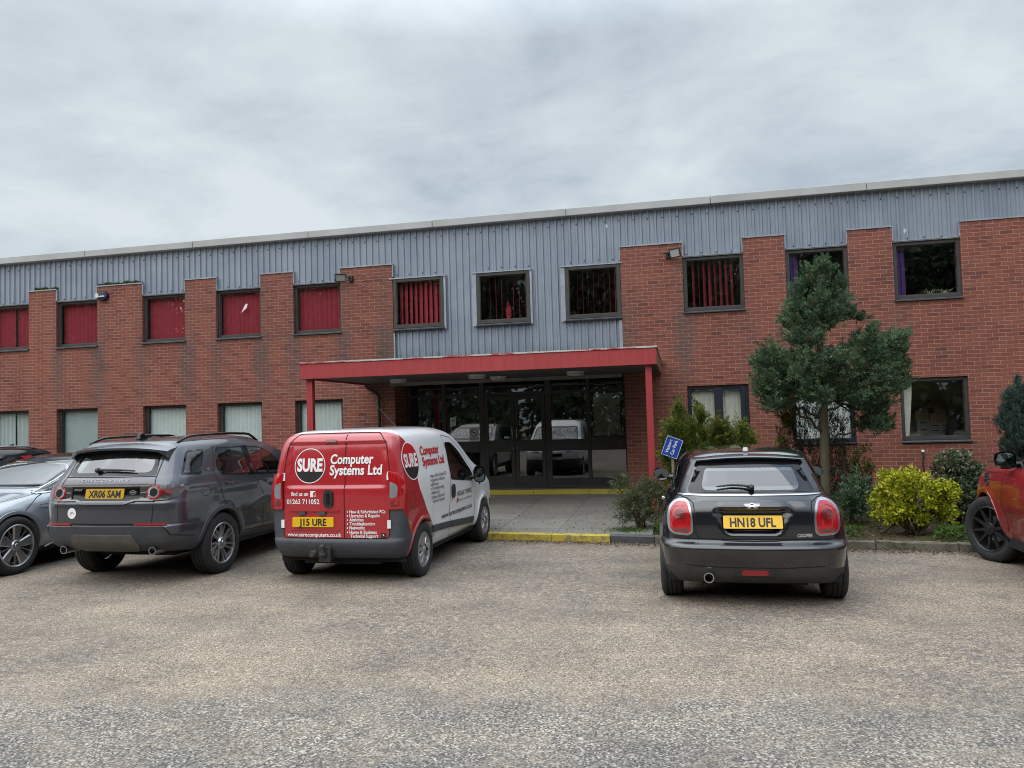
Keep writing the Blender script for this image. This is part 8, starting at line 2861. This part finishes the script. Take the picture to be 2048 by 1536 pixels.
tag(fw, 'dark belt of trees beyond the car park, seen only as reflections in the windows', 'woods', kind='stuff')
# ---------------------------------------------------------------- tilted visitors sign on its post
sg_ = empty('visitor_sign', (-0.140, -4.44, 0.11))
tag(sg_, 'blue visitors car park sign tipped sideways on a pale wooden post beside the conifer bush', 'sign')
mb = MB()
mb.tube([(0.0, 0, -0.06), (0.005, 0, 0.6), (0.0, 0.0, 1.06)], [0.026, 0.025, 0.024], 10)
mb.build('post', M['post_wood'], sg_, smooth=True, angle=50)
ang = R(69)
rot = Matrix.Rotation(-ang, 3, 'Y')                 # text runs steeply up to the right
w, hh = 0.30, 0.25
c = Vector((0.0, -0.035, 1.18)) + rot @ Vector((0.0, 0, 0))
mb = MB()
mb.cbox(c, (w, 0.006, hh), rot, 0)
for (du, dv, a_, b_) in ((0, hh / 2 - 0.008, w - 0.01, 0.005), (0, -hh / 2 + 0.008, w - 0.01, 0.005), (w / 2 - 0.008, 0, 0.005, hh - 0.012), (-w / 2 + 0.008, 0, 0.005, hh - 0.012)):
    mb.cbox(c + rot @ Vector((du, -0.0035, dv)), (a_, 0.001, b_), rot, 1)
for s_, v, wd_ in (('Visitors', 0.030, 0.21), ('Car Park', -0.050, 0.22)):
    P, fs = text2d(s_, -w / 2 + 0.045, v, 0.050, width=wd_, bold=0.012)
    mb.add([c + rot @ Vector((u, -0.0045, q)) for u, q in P], fs, 1)
mb.build('sign_plate', [M['sign_blue'], M['white_ink']], sg_, fixn=False)

# ---------------------------------------------------------------- store room behind the last ground-floor window
tb = empty('bench', (5.1, 1.6, 0.3))
tag(tb, 'plain bench inside the store room window, under the boxes', 'bench')
mb = MB(); mb.box(-0.45, 0.95, -0.35, 0.35, 0.895, 0.93); mb.build('bench_top', M['drawer'], tb)
for sx in (-0.40, 0.90):
    for sy in (-0.30, 0.30):
        mb = MB(); mb.box(sx - .02, sx + .02, sy - .02, sy + .02, 0.0, 0.894); mb.build('leg', M['drawer'], tb)
for k, (x0, x1, z0, z1, y0) in enumerate([(4.82, 5.08, 1.522, 1.725, 1.45), (4.94, 5.10, 1.727, 1.82, 1.47), (5.12, 5.42, 1.755, 1.91, 1.46), (5.19, 5.42, 1.652, 1.752, 1.44), (5.10, 5.42, 1.442, 1.650, 1.45), (5.49, 5.72, 1.232, 1.42, 1.55)]):
    mb = MB()
    mb.box(x0, x1, y0, y0 + 0.26, z0, z1, 0)
    mb.box((x0 + x1) / 2 - 0.02, (x0 + x1) / 2 + 0.02, y0 - 0.001, y0 + 0.259, z1 - 0.05, z1 + 0.001, 1)
    tag(mb.build('cardboard_box', [M['carton'], M['pale_trim']]), ['brown carton on the left drawer unit in the store room window', 'flat small carton lying on the left carton in the store room', 'topmost brown carton of the middle stack in the store room', 'thin carton in the middle of the stack in the store room', 'lowest brown carton of the stack on the wider drawer unit', 'brown carton on the bench beside the bending person'][k], 'box', 'cartons in the store room')
for k, (x0, x1, z1) in enumerate([(4.84, 5.08, 1.52), (5.085, 5.48, 1.44)]):
    r_ = empty('drawer_unit', ((x0 + x1) / 2, 1.58, 1.231))
    tag(r_, ['narrow pale grey drawer unit at the left of the store room window', 'wide pale grey drawer unit in the store room window'][k], 'drawers', 'drawer units in the store room')
    w = (x1 - x0) / 2
    mb = MB(); mb.box(-w, w, -0.15, 0.18, 0, z1 - 1.231); mb.build('cabinet', M['drawer'], r_)
    for j in range(2):
        hgt = (z1 - 1.231) / 2
        mb = MB()
        mb.box(-w + .01, w - .01, -0.165, -0.151, j * hgt + .008, (j + 1) * hgt - .008, 0)
        for cx in ([0] if k == 0 else [-w / 2, w / 2]):
            mb.box(cx - 0.06, cx + 0.06, -0.172, -0.166, j * hgt + hgt * .45, j * hgt + hgt * .6, 1)
        mb.build('drawer', [M['drawer'], M['ink']], r_)

def person():
    p = empty('person', (5.42, 1.05, 0.3))
    tag(p, 'person in dark clothes bending over behind the ground-floor store room window', 'person')
    V, E_, Rr = [], [], []
    def v(x, y, z, r, par=None):
        V.append((x, y, z)); Rr.append(r)
        if par is not None:
            E_.append((par, len(V) - 1))
        return len(V) - 1
    pelvis = v(-0.05, 0, 0.90, 0.135)
    waist = v(-0.04, 0, 1.05, 0.125, pelvis)
    chest = v(0.06, 0, 1.24, 0.150, waist)
    upper = v(0.16, 0, 1.34, 0.125, chest)
    neck = v(0.25, 0, 1.40, 0.055, upper)
    head0 = v(0.30, 0, 1.435, 0.075, neck)
    v(0.36, 0, 1.46, 0.098, head0)
    head = len(V) - 1
    v(0.40, 0, 1.40, 0.070, head)
    for s in (-1, 1):
        sh = v(0.18, s * 0.17, 1.33, 0.072, upper)
        el = v(0.26, s * 0.22, 1.08, 0.046, sh)
        wr_ = v(0.40, s * 0.16, 0.96, 0.028, el)
        pm = v(0.455, s * 0.15, 0.948, 0.034, wr_)
        for q in range(4):
            k1 = v(0.505, s * (0.12 + 0.02 * q), 0.945, 0.010, pm)
            k2 = v(0.535 + 0.008 * (q in (1, 2)), s * (0.115 + 0.024 * q), 0.938, 0.009, k1)
            v(0.555 + 0.010 * (q in (1, 2)), s * (0.115 + 0.024 * q), 0.930, 0.008, k2)
        th = v(0.46, s * 0.11, 0.94, 0.011, pm)
        v(0.495, s * 0.095, 0.935, 0.009, th)
        hp = v(-0.05, s * 0.09, 0.86, 0.105, pelvis)
        kn = v(0.0, s * 0.10, 0.47, 0.064, hp)
        an = v(-0.02, s * 0.10, 0.07, 0.042, kn)
        v(0.13, s * 0.11, 0.035, 0.036, an)
    me = bpy.data.meshes.new('body')
    me.from_pydata(V, E_, [])
    o = bpy.data.objects.new('body', me)
    COL.objects.link(o)
    o.parent = p
    o.modifiers.new('skin', 'SKIN')
    for sv, r in zip(me.skin_vertices[0].data, Rr):
        sv.radius = (r, r)
    me.skin_vertices[0].data[0].use_root = True
    o.modifiers.new('sub', 'SUBSURF').levels = 1
    o.modifiers['sub'].render_levels = 1
    o.modifiers['skin'].use_smooth_shade = True
    me.materials.append(M['dark_cloth'])
    mb = MB()
    n, m_ = 16, 10
    c = Vector((0.352, 0, 1.475))
    vs = [c + Vector((0.112 * math.sin(math.pi * i / m_) * math.cos(2 * math.pi * j / n), 0.095 * math.sin(math.pi * i / m_) * math.sin(2 * math.pi * j / n), 0.115 * math.cos(math.pi * i / m_))) for i in range(m_ + 1) for j in range(n)]
    mb.add(vs, [(i * n + j, i * n + (j + 1) % n, (i + 1) * n + (j + 1) % n, (i + 1) * n + j) for i in range(m_ - 4) for j in range(n)])
    mb.build('hair', M['hair'], p, smooth=True)
    mb = MB()                                            # face, looking down towards the desk
    f_ = Vector((0.43, 0, 1.405))
    vs = [f_ + Vector((0.030 * math.sin(math.pi * i / m_) * math.cos(2 * math.pi * j / n), 0.066 * math.sin(math.pi * i / m_) * math.sin(2 * math.pi * j / n), 0.085 * math.cos(math.pi * i / m_))) for i in range(m_ + 1) for j in range(n)]
    mb.add(vs, [(i * n + j, i * n + (j + 1) % n, (i + 1) * n + (j + 1) % n, (i + 1) * n + j) for i in range(m_) for j in range(n)], 0)
    mb.cbox(f_ + Vector((0.034, 0, -0.008)), (0.03, 0.022, 0.04), None, 0, 0.5)
    for s in (-1, 1):
        mb.cbox(f_ + Vector((0.024, s * 0.026, 0.018)), (0.012, 0.018, 0.008), None, 1)
        mb.cbox(f_ + Vector((-0.05, s * 0.088, 0.0)), (0.03, 0.012, 0.05), None, 0)
    mb.cbox(f_ + Vector((0.024, 0, -0.045)), (0.01, 0.036, 0.006), None, 1)
    mb.build('face', [M['skin'], M['hair']], p, smooth=True, angle=60)
person()
ds = empty('desk', (5.85, 1.05, 0.3))
tag(ds, 'desk in front of the bending person in the store room', 'desk')
mb = MB(); mb.box(-0.16, 0.2, -0.35, 0.35, 0.885, 0.918); mb.build('desk_top', M['drawer'], ds)
for sx in (-0.12, 0.16):
    for sy in (-0.3, 0.3):
        mb = MB(); mb.box(sx - .02, sx + .02, sy - .02, sy + .02, 0, 0.884); mb.build('leg', M['drawer'], ds)
